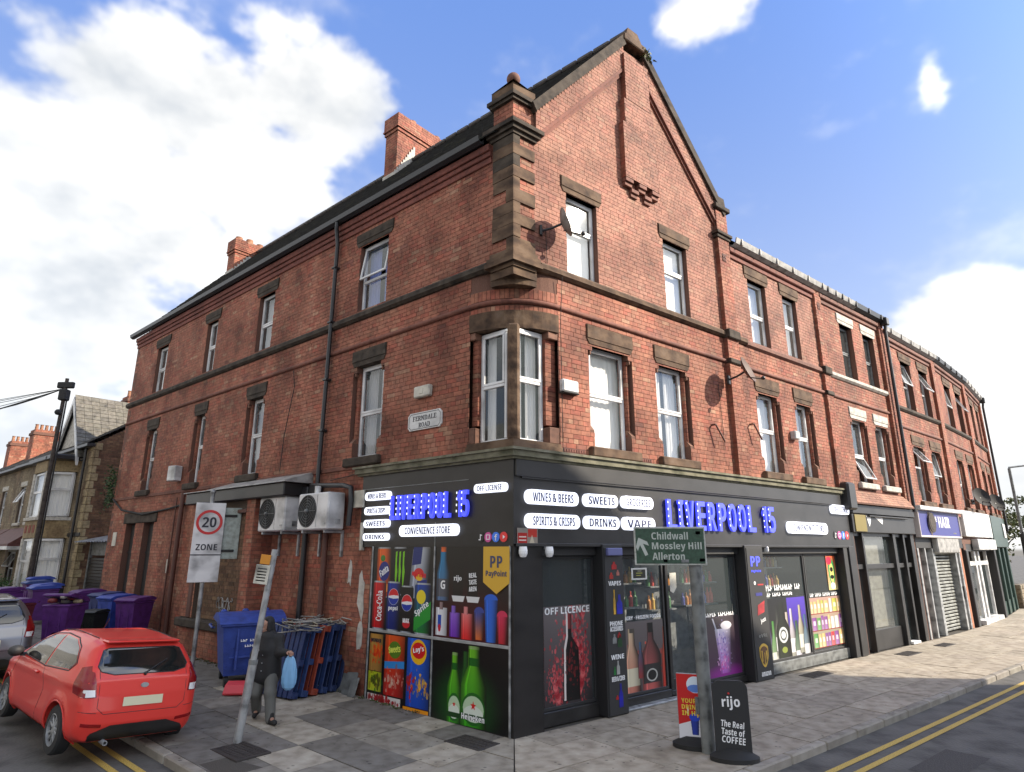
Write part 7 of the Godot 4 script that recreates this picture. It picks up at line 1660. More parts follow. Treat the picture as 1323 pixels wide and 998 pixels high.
func street_things():
	var r = RandomNumberGenerator.new(); r.seed = 12
	var F; var m
	# street name plate and alarm boxes on the brick
	F = FL * Transform3D(Basis.IDENTITY, Vector3(-2.05, 4.74, 0.0))
	var N = thing("street_name_plate", "white street name plate with black lettering on the shaded brick front", "sign", F)
	m = mk(); var pp = []
	for q in [[0.44, 0.16], [-0.44, 0.16], [-0.44, -0.16], [0.44, -0.16]]:
		var sx = sign(q[0]); var sy = sign(q[1]); var a = [Vector2(q[0], q[1] - sy * 0.05), Vector2(q[0] - sx * 0.03, q[1] - sy * 0.03), Vector2(q[0] - sx * 0.05, q[1])]
		if sx * sy < 0: a.reverse()
		pp.append_array(a)
	m.prism(pp, 0.0, 0.03); part("plate", m, mats.white, N)
	m = mk(); var pin = pp.map(func(v): return v * Vector2(0.93, 0.86)); 
	for i in pin.size(): var a = pin[i]; var b = pin[(i + 1) % pin.size()]; m.tube([Vector3(a.x, a.y, 0.03), Vector3(b.x, b.y, 0.03)], 0.006, 4)
	part("border", m, mats.ink, N); fit(N, "FERNDALE", 0, 0.05, 0.62, 0.085, mats.ink, 0.031, 0.0, 0.003, "Droid Serif"); fit(N, "ROAD", 0, -0.075, 0.3, 0.085, mats.ink, 0.031, 0.0, 0.003, "Droid Serif")
	m = mk(FL); m.box(Vector3(-2.3, 5.16, 0.0), Vector3(-1.88, 5.37, 0.1), 0.02); m.box(Vector3(-2.14, 5.22, 0.1), Vector3(-2.04, 5.32, 0.11)); single("alarm_box", m, mats.cream, "cream alarm box above the street name plate", "alarm box")
	var A = thing("alarm_box", "white alarm box between the corner window and the next sash window", "alarm box"); m = mk(FR); m.box(Vector3(0.98, 5.08, 0.0), Vector3(1.36, 5.3, 0.11), 0.025); part("cover", m, mats.white, A); m = mk(FR); m.box(Vector3(0.985, 5.06, 0.0), Vector3(1.355, 5.085, 0.115), 0.008); part("base", m, mats.rubber, A)
	m = mk(FR); m.box(Vector3(8.62, 5.1, 0.0), Vector3(8.86, 5.3, 0.14), 0.02); single("alarm_box", m, mats.white, "white box left of the second far sash window above the blue letters", "alarm box")
	dish("satellite dish beside the gable's left window", facing(pr(0.62, 0.0, 8.05), NR * 0.75 + DR * 0.8), 0.27, mats.gutter_grey)
	dish("brown satellite dish on the brick pier below the gable", facing(pr(5.98, 0.1, 6.22), NR * 0.9 + DR * 0.2), 0.31, mat(lin(0.12, 0.075, 0.06), 0.7))
	for q in [[5.35, 5.05, 0.2], [6.85, 5.25, 0.18]]: m = mk(FR); m.tube([Vector3(q[0], q[1], 0.1), Vector3(q[0] + q[2], q[1] - 0.35, 0.16)], 0.02, 6); m.tube([Vector3(q[0], q[1], 0.0), Vector3(q[0], q[1], 0.1)], 0.02, 6); single("iron_bracket", m, mats.pipe_brown, "rusty iron bracket left of the brick pier" if q[0] < 6 else "rusty iron bracket right of the brick pier", "bracket")
	m = mk(FL * Transform3D(Basis(Vector3.UP, 0.2), Vector3(-12.2, 4.35, 0.02))); m.box(Vector3(-0.25, 0.0, 0.0), Vector3(0.1, 0.42, 0.22), 0.02); single("window_extractor", m, mats.white, "white extractor box in the shaded second window from the alley", "extractor")
	# air conditioners
	for q in [[-6.75, "air conditioning unit on the left, under the bay's fascia"], [-5.22, "air conditioning unit on the right, beneath the black pipe bend"]]:
		var C = thing("air_conditioner", q[1], "air conditioner", FL * Transform3D(Basis.IDENTITY, Vector3(q[0], 2.88, 0.08)), "air conditioning units over the bins")
		m = mk(); m.box(Vector3(0, 0, 0), Vector3(1.04, 0.7, 0.38), 0.025); part("casing", m, mats.white, C)
		m = mk(Transform3D(Basis(Vector3.RIGHT, PI / 2), Vector3(0.34, 0.36, 0.381))); m.lathe([Vector2(0, 0.004), Vector2(0.29, 0.004), Vector2(0.31, 0.012), Vector2(0.31, 0.0)], 28); part("fan_recess", m, mats.rubber, C)
		m = mk()
		for i in 6: 
			var pts = []
			for k in 25: var a = TAU * k / 24; pts.append(Vector3(0.34 + cos(a) * 0.05 * (i + 1), 0.36 + sin(a) * 0.05 * (i + 1), 0.394))
			m.tube(pts, 0.004, 4, false)
		for i in 4: m.tube([Vector3(0.34, 0.36, 0.394), Vector3(0.34 + cos(i * PI / 2) * 0.3, 0.36 + sin(i * PI / 2) * 0.3, 0.394)], 0.006, 4)
		m.ball(Vector3(0.34, 0.36, 0.4), 0.045, 10); part("fan_guard", m, mats.grey_paint, C)
		m = mk(); m.box(Vector3(0.66, 0.05, 0.38), Vector3(0.67, 0.66, 0.384)); part("seam", m, mats.galv, C); m = mk(); m.box(Vector3(0.9, 0.1, 0.381), Vector3(0.98, 0.13, 0.39)); part("name_badge", m, mats.galv, C); m = mk(); m.box(Vector3(1.041, 0.1, 0.1), Vector3(1.05, 0.2, 0.2)); part("valve_cover", m, mats.galv, C)
		m = mk(); for x in [0.15, 0.9]: m = mk(); m.box(Vector3(x, -0.06, -0.08), Vector3(x + 0.05, -0.005, 0.36), 0.006); m.box(Vector3(x, -0.5, -0.08), Vector3(x + 0.05, -0.06, -0.03), 0.006); part("bracket", m, mats.galv, C)
	m = mk(FL); m.tube([Vector3(-4.9, 3.58, 0.25), Vector3(-4.9, 3.74, 0.25)], 0.06, 10); single("vent_cap", m, mats.white, "small white vent cap on top of the right air conditioner", "vent")
	# speed zone sign
	var base = on_side(8.0, 0.92); base.y -= 0.05
	var Z = thing("speed_zone_sign", "white twenty zone speed sign on a slim pole before the bay", "sign", facing(base, Vector3(0.42, 0, 1)))
	m = mk(); m.tube([Vector3(0, 0, 0), Vector3(0, 3.62, 0)], 0.045, 12); m.ball(Vector3(0, 3.64, 0), 0.06, 10); part("pole", m, mats.galv, Z)
	m = mk(); m.box(Vector3(-0.3, 1.72, 0.05), Vector3(0.3, 3.4, 0.066), 0.006); m.box(Vector3(-0.3, 2.28, 0.066), Vector3(0.3, 2.3, 0.068)); part("plate", m, mats.white, Z)
	m = mk(Transform3D(Basis(Vector3.RIGHT, PI / 2), Vector3(0, 2.98, 0.067))); m.lathe([Vector2(0.21, 0.0), Vector2(0.21, 0.004), Vector2(0.265, 0.004), Vector2(0.265, 0.0)], 36, 1, 1, true); part("red_ring", m, mat(lin(0.55, 0.02, 0.02), 0.4), Z)
	m = mk(); m.box(Vector3(-0.3, 2.276, 0.0665), Vector3(0.3, 2.3, 0.0685)); part("divider", m, mats.ink, Z)
	fit(Z, "20", 0, 2.98, 0.28, 0.22, mats.ink, 0.068); fit(Z, "ZONE", 0, 2.45, 0.42, 0.13, mats.ink, 0.068)
	var back = thing("blank_sign", "pale grey back of a road sign behind the twenty zone sign", "sign", facing(base + Vector3(0.42, 0, -0.12), Vector3(0.2, 0, 1)))
	m = mk(); m.box(Vector3(-0.19, 2.2, -0.02), Vector3(0.2, 3.3, 0.0), 0.006); part("plate", m, tri_mat(lin(0.36, 0.42, 0.39), 0.5, mats.flag.albedo_texture, 1.0), back); m = mk(); for y in [2.35, 3.1]: m.box(Vector3(-0.17, y, 0.0), Vector3(0.12, y + 0.05, 0.04), 0.01)
	m.box(Vector3(-0.45, 2.36, 0.0), Vector3(-0.17, 2.39, 0.03)); m.box(Vector3(-0.45, 3.11, 0.0), Vector3(-0.17, 3.14, 0.03)); part("clamp", m, mats.rubber, back)
	# leaning grey pole with small notices
	var G = thing("notice_pole", "leaning grey pole with orange square and small notice near the kerb", "pole", Transform3D(Basis(Vector3(0, 0, 1), -0.105), Vector3(-3.66, 0.03, 0.36)))
	m = mk(); m.tube([Vector3(0, -0.1, 0), Vector3(0, 1.0, 0)], 0.055, 12); m.tube([Vector3(0, 1.0, 0), Vector3(0, 2.5, 0)], 0.042, 12); part("pole", m, mats.galv, G)
	m = mk(); m.box(Vector3(-0.2, 2.02, 0.045), Vector3(0.0, 2.28, 0.055), 0.003); part("notice", m, mats.cream, G); m = mk(); m.box(Vector3(-0.16, 2.29, 0.045), Vector3(-0.02, 2.42, 0.058), 0.003); part("orange_square", m, mat(lin(0.6, 0.24, 0.02), 0.5), G)
	m = mk(); for i in 5: m.box(Vector3(-0.17, 2.06 + i * 0.04, 0.055), Vector3(-0.04, 2.075 + i * 0.04, 0.057)); part("print", m, mats.ink, G)
	m = mk(); m.tube([Vector3(0, 0.98, 0), Vector3(0, 1.04, 0)], 0.06, 12); part("collar", m, mats.grey_paint, G)
	# green direction sign
	var D = thing("direction_sign", "green direction sign with white arrow on a stout grey post", "sign", facing(Vector3(2.5, 0, 0.62), Vector3(0.0, 0, 1)))
	m = mk(); m.tube([Vector3(0.0, 0, 0), Vector3(0.0, 2.8, 0)], 0.088, 16); m.box(Vector3(-0.13, 0.45, -0.02), Vector3(-0.09, 0.65, 0.02)); part("post", m, mats.grey_paint, D)
	var cx = -0.36; m = mk()
	m.box(Vector3(cx - 0.49, 2.31, 0.1), Vector3(cx + 0.49, 2.82, 0.118), 0.006); part("border", m, tri_mat(lin(0.5, 0.52, 0.48), 0.5, mats.flag.albedo_texture, 0.8), D)
	m = mk(); m.box(Vector3(cx - 0.468, 2.332, 0.118), Vector3(cx + 0.468, 2.798, 0.122), 0.002); part("plate", m, tri_mat(lin(0.035, 0.085, 0.05), 0.5, mats.flag.albedo_texture, 0.5), D)
	var pale = mat(lin(0.42, 0.45, 0.41), 0.6); var rows = ["Childwall", "Mossley Hill", "Allerton"]
	for i in 3: fit(D, rows[i], cx - 0.25 + [0.25, 0.34, 0.22][i], 2.7 - i * 0.135 - (0.012 if i == 1 else 0.0), [0.5, 0.68, 0.44][i], [0.1, 0.125, 0.1][i], pale, 0.1225, 0.0, 0.003)
	m = mk(Transform3D(Basis(Vector3(0, 0, 1), 0.42), Vector3(cx - 0.38, 2.56, 0.1225))); m.prism([Vector2(-0.022, -0.13), Vector2(0.022, -0.13), Vector2(0.022, 0.03), Vector2(0.085, -0.03), Vector2(0.085, 0.03), Vector2(0.0, 0.125), Vector2(-0.085, 0.03), Vector2(-0.085, -0.03), Vector2(-0.022, 0.03)], 0, 0.003); part("arrow", m, pale, D)
	m = mk(); for q in [[0.36, 2.72, 0.06], [0.39, 2.36, 0.07], [-0.1, 2.35, 0.05], [0.14, 2.345, 0.1]]: m.box(Vector3(cx + q[0], q[1], 0.122), Vector3(cx + q[0] + q[2], q[1] + 0.04, 0.126)); part("sticker", m, mats.galv, D)
	# two pavement signs
	var P = thing("pavement_sign", "black coffee pavement sign with round foot beside the post", "pavement sign", facing(Vector3(2.73, 0, 0.92), Vector3(-0.12, 0, 1)))
	foot(P)
	m = mk(); var arch = [Vector2(-0.215, 0.0), Vector2(0.215, 0.0), Vector2(0.215, 0.72)]
	for i in 7: var a = i * PI / 12; arch.append(Vector2(0.215 - 0.1 + 0.1 * cos(a), 0.72 + 0.1 * sin(a)))
	for i in 7: var a = PI / 2 + i * PI / 12; arch.append(Vector2(-0.215 + 0.1 + 0.1 * cos(a), 0.72 + 0.1 * sin(a)))
	m.xf = place(Vector3(0, 0.09, 0)); m.prism(arch, -0.025, 0.025); part("board", m, mats.black_matt, P)
	fit(P, "rijo", 0.0, 0.65, 0.22, 0.16, mats.white_plain, 0.026, 0.0, 0.003)
	for i in 3: fit(P, ["The Real", "Taste of", "COFFEE"][i], 0.0, 0.41 - i * 0.09, 0.28, 0.075, mats.white_plain, 0.026, -0.12, 0.003)
	m = mk(); m.ball(Vector3(-0.02, 0.76, 0.027), 0.014, 8); part("red_dot", m, mat(lin(0.5, 0.02, 0.02), 0.5), P)
	P = thing("pavement_sign", "red and white ice drink pavement sign behind the grey post", "pavement sign", facing(Vector3(2.4, 0, 0.4), Vector3(-0.35, 0, 1))); foot(P)
	var pr_ = Print.new(128, 256, Color(0.78, 0.08, 0.07), Color(0.72, 0.06, 0.06)); pr_.poly([Vector2(0, 0.78), Vector2(1, 0.62), Vector2(1, 1), Vector2(0, 1)], Color(0.85, 0.85, 0.87)); pr_.oval(0.6, 0.16, 0.28, 0.13, Color(0.85, 0.9, 0.95)); pr_.oval(0.6, 0.22, 0.26, 0.06, Color(0.35, 0.5, 0.8)); pr_.poly([Vector2(0.38, 0.66), Vector2(0.66, 0.66), Vector2(0.62, 0.92), Vector2(0.42, 0.92)], Color(0.1, 0.2, 0.6), null, 0.4); pr_.oval(0.52, 0.66, 0.17, 0.06, Color(0.1, 0.25, 0.75)); pr_.box(0.6, 0.5, 0.64, 0.66, Color(0.9, 0.75, 0.2)); pr_.box(0.3, 0.5, 0.34, 0.64, Color(0.9, 0.88, 0.8))
	m = mk(place(Vector3(0, 0.09, 0))); m.quad(Vector3(-0.2, 0, 0.021), Vector3(0.2, 0, 0.021), Vector3(0.2, 0.8, 0.021), Vector3(-0.2, 0.8, 0.021)); var mt = mat(Color.WHITE, 0.5); mt.albedo_texture = pr_.tex(); part("print", m, mt, P)
	m = mk(place(Vector3(0, 0.09, 0))); m.box(Vector3(-0.205, 0, -0.02), Vector3(0.205, 0.805, 0.019), 0.004); part("board", m, mats.galv, P)
	for i in 3: fit(P, ["YOUR ICE", "DRINK IS", "IN HERE"][i], 0.01, 0.56 - i * 0.075, 0.32, 0.055, mat(lin(0.75, 0.6, 0.05), 0.5), 0.022, 0.0, 0.002)

	# wheelie bins along the wall of the side street
	var along = atan2(NL.x, NL.z)
	var purple = lin(0.12, 0.03, 0.21); var blue = lin(0.04, 0.085, 0.46); var dark = lin(0.015, 0.02, 0.02)
	bin("purple bin standing nearest the bay, lid shut", place(on_side(12.1, 0.72), along + 0.5), purple)
	bin("bright blue bin next to the nearest purple bin", place(on_side(13.0, 0.85), along + 0.3), blue)
	bin("blue bin behind the bright blue one", place(on_side(13.9, 0.8), along + 0.2), lin(0.03, 0.05, 0.2))
	bin("purple bin between the shop wall and the blue bins", place(on_side(15.2, 0.9), along + 0.1), purple)
	bin("large purple bin overflowing with rubbish beside the silver car", place(on_side(11.9, 2.3), along + 0.75), purple, null, 0.25, 1.05)
	bin("dark red sided bin behind the silver car's roof", place(on_side(13.2, 3.0), along + 0.2), lin(0.14, 0.02, 0.03), purple)
	bin("low black bin in front of the purple and blue bins", place(on_side(12.6, 1.45), along + 0.6), dark, null, 0.0, 0.72)
	bin("blue lidded bin farther up beside the alley gate", place(on_side(17.5, 1.4), along), purple, blue)
	bin("blue lidded bin second from the alley gate", place(on_side(18.4, 1.1), along + 0.1), dark, blue)
	bin("purple lidded bin farther up the kerb", place(on_side(17.2, 2.4), along + 0.3), purple)
	bin("pale blue lidded bin past the alley gate", place(on_side(20.0, 1.0), along), purple, lin(0.05, 0.09, 0.3))
	bin("blue bin far up by the hedge", place(on_side(25.0, 1.6), along), blue)
	bin("blue bin at the cream house's wall far up", place(on_side(22.2, 0.4), along), blue)
	for q in [[on_side(11.85, 2.3), "crumpled rubbish heaped on the overflowing purple bin"]]:
		m = mk(place(q[0] + Vector3(0, 1.08, 0)))
		for i in 12: m.col = [Color(0.5, 0.4, 0.25), Color(0.5, 0.45, 0.4), Color(0.08, 0.02, 0.12), Color(0.3, 0.05, 0.05)][i % 4]; m.ball(Vector3(r.randf_range(-0.22, 0.22), r.randf_range(0.0, 0.14), r.randf_range(-0.2, 0.3)), r.randf_range(0.05, 0.12), 6, Vector3(1, 0.6, 1.3))
		single("rubbish", m, mats.tint, q[1], "rubbish")
	big_bin(); pallets(r)
	# grey boards, pale glove and rubbish against the wall
	for i in 4:
		m = mk(facing(on_side(3.95 - i * 0.16, 0.05 + 0.04 * i), NL) * Transform3D(Basis(Vector3.RIGHT, -0.3 - 0.05 * i) * Basis(Vector3(0, 0, 1), 0.06 * i), Vector3.ZERO)); m.box(Vector3(-0.32 + i * 0.06, 0.0, 0.0), Vector3(0.2 - i * 0.05, 0.5 - 0.06 * i, 0.02), 0.004)
		single("board", m, mats.grey_paint, ["grey board flat against the brick by the posters, largest of four", "grey board second in the leaning set by the posters", "grey board third in the leaning set by the posters", "small front grey board leaning by the snack poster"][i], "board", Transform3D.IDENTITY, "grey boards leaning on the wall")
	m = mk(place(on_side(4.3, 0.28))); m.col = Color(0.5, 0.45, 0.32)
	for i in 6: m.ball(Vector3(-0.1 + i * 0.04, 0.05 + 0.03 * (i % 2), 0.03 * (i % 3)), 0.055, 8, Vector3(0.8, 1.1, 0.7))
	single("rag", m, mats.tint, "pale crumpled rag on the pavement by the pallets", "rag")
	m = mk(); m.col = Color(0.05, 0.06, 0.02); size_leaf = 0.03      # moss and weeds at the foot of the wall
	for i in 26: leaves(m, on_side(2.0 + i * 0.33, 0.06 if i < 12 else 0.5) + Vector3(0, 0.015, 0), Vector3(0.16, 0.02, 0.12), 26, [Color(0.06, 0.075, 0.025), Color(0.09, 0.085, 0.04)], r)
	var w = single("wall_weeds", m, mats.leaf, "moss and small weeds along the foot of the side street wall", "weeds"); w.set_meta("kind", "stuff")
	# red scoop with its dark shaft
	var Sc = thing("scoop", "red plastic scoop with dark shaft beside the leaning pole", "scoop", facing(on_side(5.0, 1.35), Vector3(0.1, 0, 1)))
	m = mk(); m.sweep([Vector2(-0.1, 0.02), Vector2(0.16, 0.02), Vector2(0.17, 0.05), Vector2(0.06, 0.16), Vector2(-0.1, 0.2)], -0.28, 0.2); part("blade", m, mat(lin(0.6, 0.05, 0.06), 0.5), Sc)
	m = mk(); m.tube([Vector3(0.1, 0.12, 0.0), Vector3(0.52, 1.0, 0.02)], 0.022, 8); part("shaft", m, mats.fascia_grey, Sc)
	# plants rooted in masonry
	size_leaf = 0.07; m = mk(FL); for i in 5: leaves(m, Vector3(-7.15, 14.98, -2.9 - i * 0.3), Vector3(0.16, 0.2, 0.25), 60, [Color(0.05, 0.09, 0.02), Color(0.08, 0.1, 0.03)], r)
	single("chimney_weeds", m, mats.leaf, "green weeds growing on the taller chimney's top", "weeds")
	size_leaf = 0.06; m = mk(FR); for i in 4: leaves(m, Vector3(3.72 + i * 0.07, 13.52 - i * 0.05, 0.1), Vector3(0.13, 0.14, 0.1), 40, [Color(0.09, 0.11, 0.03), Color(0.14, 0.12, 0.05)], r)
	single("gable_weeds", m, mats.leaf, "small weeds growing on the gable's apex stone", "weeds")
	# far right: lamp post, trees, wall, board
	var lp = Vector3(25.6, 0, -22.5); var L = thing("street_lamp", "tall grey street lamp at the far right of the main street", "street lamp", facing(lp, Vector3(0, 0, 1)))
	m = mk(); m.tube([Vector3(0, 0, 0), Vector3(0, 1.5, 0), Vector3(0, 1.52, 0)], 0.1, 10); m.tube([Vector3(0, 1.5, 0), Vector3(0, 6.55, 0)], 0.07, 10); m.tube([Vector3(0, 6.5, 0), Vector3(0.0, 6.6, 0), Vector3(1.7, 6.8, 0)], 0.045, 8); part("column", m, mats.grey_paint, L)
	m = mk(); m.box(Vector3(1.5, 6.73, -0.1), Vector3(2.1, 6.86, 0.1), 0.04); part("lantern", m, mats.galv, L)
	for q in [[street(39.0, -3.5), 6.5, 2.7, "round leafy tree beyond the end of the row"], [street(46.0, -1.0), 5.2, 2.6, "lower paler tree at the right edge beyond the row"], [street(60.0, 3.0), 7.0, 3.4, "distant tree behind the street lamp"], [street(72.0, -4.0), 8.0, 4.0, "far tree closing the view down the main street"]]: tree(q[0], q[1], q[2], q[3], r)
	var Wl = thing("low_wall", "low pale stone wall beyond the last shop", "wall", facing(street(29.6, 0.2), NR)); 
	for row in 5:
		var x = 0.0
		while x < 5.0:
			var ww = r.randf_range(0.35, 0.7); m = mk(); var v = r.randf_range(0.8, 1.1); m.col = Color(0.36 * v, 0.3 * v, 0.2 * v); m.box(Vector3(x + 0.01, row * 0.2, -0.3), Vector3(min(5.0, x + ww) - 0.01, row * 0.2 + 0.19, r.randf_range(-0.02, 0.02)), 0.02); part("stone", m, mats.brick, Wl); x += ww
	m = mk(facing(street(29.9, 0.6), NR)); m.box(Vector3(-0.05, 0, -0.05), Vector3(0.05, 3.2, 0.05)); m.box(Vector3(-0.1, 2.2, 0.05), Vector3(1.0, 3.3, 0.12), 0.02); single("dark_board", m, mats.fascia_grey, "dark upright board at the end of the row", "board")
	var X = single("far_building", farbox(), mats.cream, "distant pale building closing the main street", "building")

func farbox():
	var m = mk(facing(street(80.0, -6.0), NR)); m.box(Vector3(0, 0, -10), Vector3(14, 6.0, 0)); m.prism([Vector2(-0.4, 6), Vector2(14.4, 6), Vector2(12, 9), Vector2(2, 9)], -10, 0)
	for i in 4:
		for j in 2: m.box(Vector3(1.2 + i * 3.2, 1 + j * 2.6, -0.02), Vector3(2.6 + i * 3.2, 2.6 + j * 2.6, 0.05), 0.02)
	return m

func foot(P):
	var m = mk(); m.lathe([Vector2(0, 0), Vector2(0.3, 0.0), Vector2(0.3, 0.05), Vector2(0.2, 0.1), Vector2(0.12, 0.13), Vector2(0, 0.13)], 24, 1.0, 0.62); part("foot", m, mats.rubber, P)

func tree(at, h, s, words, r):
	var T = thing("tree", words, "tree", place(at)); var m = mk(); m.tube([Vector3.ZERO, Vector3(0.1, h * 0.4, 0), Vector3(0, h * 0.75, 0.1)], 0.22, 8, true, 0.08)
	for i in 7: var a = i * 2.4; m.tube([Vector3(0.05, h * (0.3 + 0.05 * i), 0), Vector3(cos(a) * s * 0.5, h * (0.5 + 0.05 * i), sin(a) * s * 0.5), Vector3(cos(a) * s * 0.8, h * (0.6 + 0.05 * i), sin(a) * s * 0.8)], 0.07, 6, false, 0.02)
	part("trunk", m, mats.wood, T)
	size_leaf = 0.16; m = mk()
	for i in 34:
		var d = Vector3(r.randfn(), r.randfn() * 0.8, r.randfn()).normalized() * pow(r.randf(), 0.4) * s
		leaves(m, Vector3(0, h * 0.72, 0) + Vector3(d.x, d.y * 0.9, d.z), Vector3(0.7, 0.5, 0.7), 70, [Color(0.045, 0.065, 0.02), Color(0.07, 0.085, 0.025), Color(0.1, 0.095, 0.03)], r)
	part("crown", m, mats.leaf, T)

func big_bin():
	var blue = tri_mat(lin(0.04, 0.085, 0.4), 0.5, mats.flag.albedo_texture, 1.4)
	var B = thing("large_waste_bin", "large blue four wheeled waste bin behind the walking person", "bin", facing(on_side(5.95, 0.85), -DL * 0.95 + NL * 0.35))
	var m = mk(); frustum(m, Vector2(0.42, 0.52), Vector2(0.52, 0.66), 0.2, 1.08); m.box(Vector3(-0.56, 1.04, -0.7), Vector3(0.56, 1.1, 0.7), 0.02)
	for x in [-0.25, 0.25]: m.box(Vector3(x - 0.02, 0.3, 0.53), Vector3(x + 0.02, 1.0, 0.655), 0.006)
	part("body", m, blue, B)
	m = mk(); var pr_ = []
	for i in 9: var a = i / 8.0; pr_.append(Vector2(lerp(-0.7, 0.72, a), 1.1 + 0.15 * sin(a * PI)))
	pr_.append(Vector2(0.72, 1.09)); pr_.append(Vector2(-0.7, 1.09)); m.sweep(pr_, -0.58, 0.58); part("lid", m, blue, B)
	m = mk(); for x in [-0.4, 0.0, 0.4]: m.box(Vector3(x - 0.06, 1.1, -0.76), Vector3(x + 0.06, 1.24, -0.62), 0.03)
	m.tube([Vector3(-0.62, 1.0, 0.2), Vector3(-0.66, 1.0, 0.2), Vector3(-0.66, 1.0, -0.4), Vector3(-0.62, 1.0, -0.4)], 0.02, 6); part("hinge", m, blue, B)
	for q in [[-0.36, -0.42], [0.36, -0.42], [-0.36, 0.42], [0.36, 0.42]]: m = mk(Transform3D(Basis(Vector3(0, 0, 1), PI / 2), Vector3(q[0], 0.1, q[1]))); m.lathe([Vector2(0, -0.03), Vector2(0.1, -0.03), Vector2(0.1, 0.03), Vector2(0, 0.03)], 14); part("castor", m, mats.rubber, B)
	var lt = Node3D.new(); lt.name = "print"; B.add_child(lt, true); lt.transform = Transform3D(Basis(Vector3.RIGHT, -0.157), Vector3(0, 0.8, 0.617)); worn_words(lt, 0, 0.0, 0.4, 0.06, [3, 5]); worn_words(lt, 0, -0.1, 0.25, 0.04, [5]); m = mk(); m.box(Vector3(-0.36, 0.5, 0.585), Vector3(0.36, 0.53, 0.6)); part("rib", m, blue, B)

func pallets(r):
	var cols = [[0.02, 0.045, 0.16, "navy pallet nearest the walking person, leaning on edge"], [0.025, 0.06, 0.2, "blue pallet second in the leaning row"], [0.35, 0.06, 0.03, "red pallet standing between the blue pallets"], [0.02, 0.05, 0.17, "dark blue pallet just right of the red one"], [0.02, 0.04, 0.13, "dark blue pallet fifth in the leaning row"], [0.015, 0.03, 0.1, "navy pallet at the wall end of the leaning row"]]
	for i in 6:
		var c = cols[i]; var X = facing(on_side(4.42 - i * 0.0, 0.98 - i * 0.19), NL * 1.0 - DL * 0.15) * Transform3D(Basis(Vector3.RIGHT, -0.2), Vector3.ZERO)
		var P = thing("pallet", c[3], "pallet", X, "plastic pallets leaning against the wall")
		var mt = tri_mat(lin(c[0], c[1], c[2]), 0.6, mats.flag.albedo_texture, 0.9); var m
		for k in 7: m = mk(); m.box(Vector3(-0.42 + k * 0.125, 0.0, 0.1), Vector3(-0.42 + k * 0.125 + 0.095, 1.12, 0.125), 0.006); part("slat", m, mt, P)
		for y in [0.0, 0.5, 1.02]: m = mk(); m.box(Vector3(-0.42, y, 0.0), Vector3(0.425, y + 0.1, 0.099), 0.01); part("bearer", m, mt, P)
		m = mk(); for y in [0.0, 1.02]: m.box(Vector3(-0.42, y, -0.022), Vector3(0.425, y + 0.1, -0.001), 0.006)
		part("skid", m, mt, P)
	# netting and grey crates on top of the leaning row
	var mm = mk(facing(on_side(4.42, 0.6), NL)); 
	for i in 60: mm.col = [Color(0.4, 0.38, 0.34), Color(0.25, 0.25, 0.24), Color(0.45, 0.4, 0.3)][r.randi() % 3]; var p = Vector3(r.randf_range(-0.4, 0.42), r.randf_range(1.08, 1.2), r.randf_range(-0.65, 0.45)); mm.tube([p, p + Vector3(r.randfn() * 0.15, r.randfn() * 0.03, r.randfn() * 0.12), p + Vector3(r.randfn() * 0.2, r.randfn() * 0.04, r.randfn() * 0.2)], 0.012, 4)
	single("netting", mm, mats.tint, "crumpled grey netting lying on the leaning pallets", "netting")

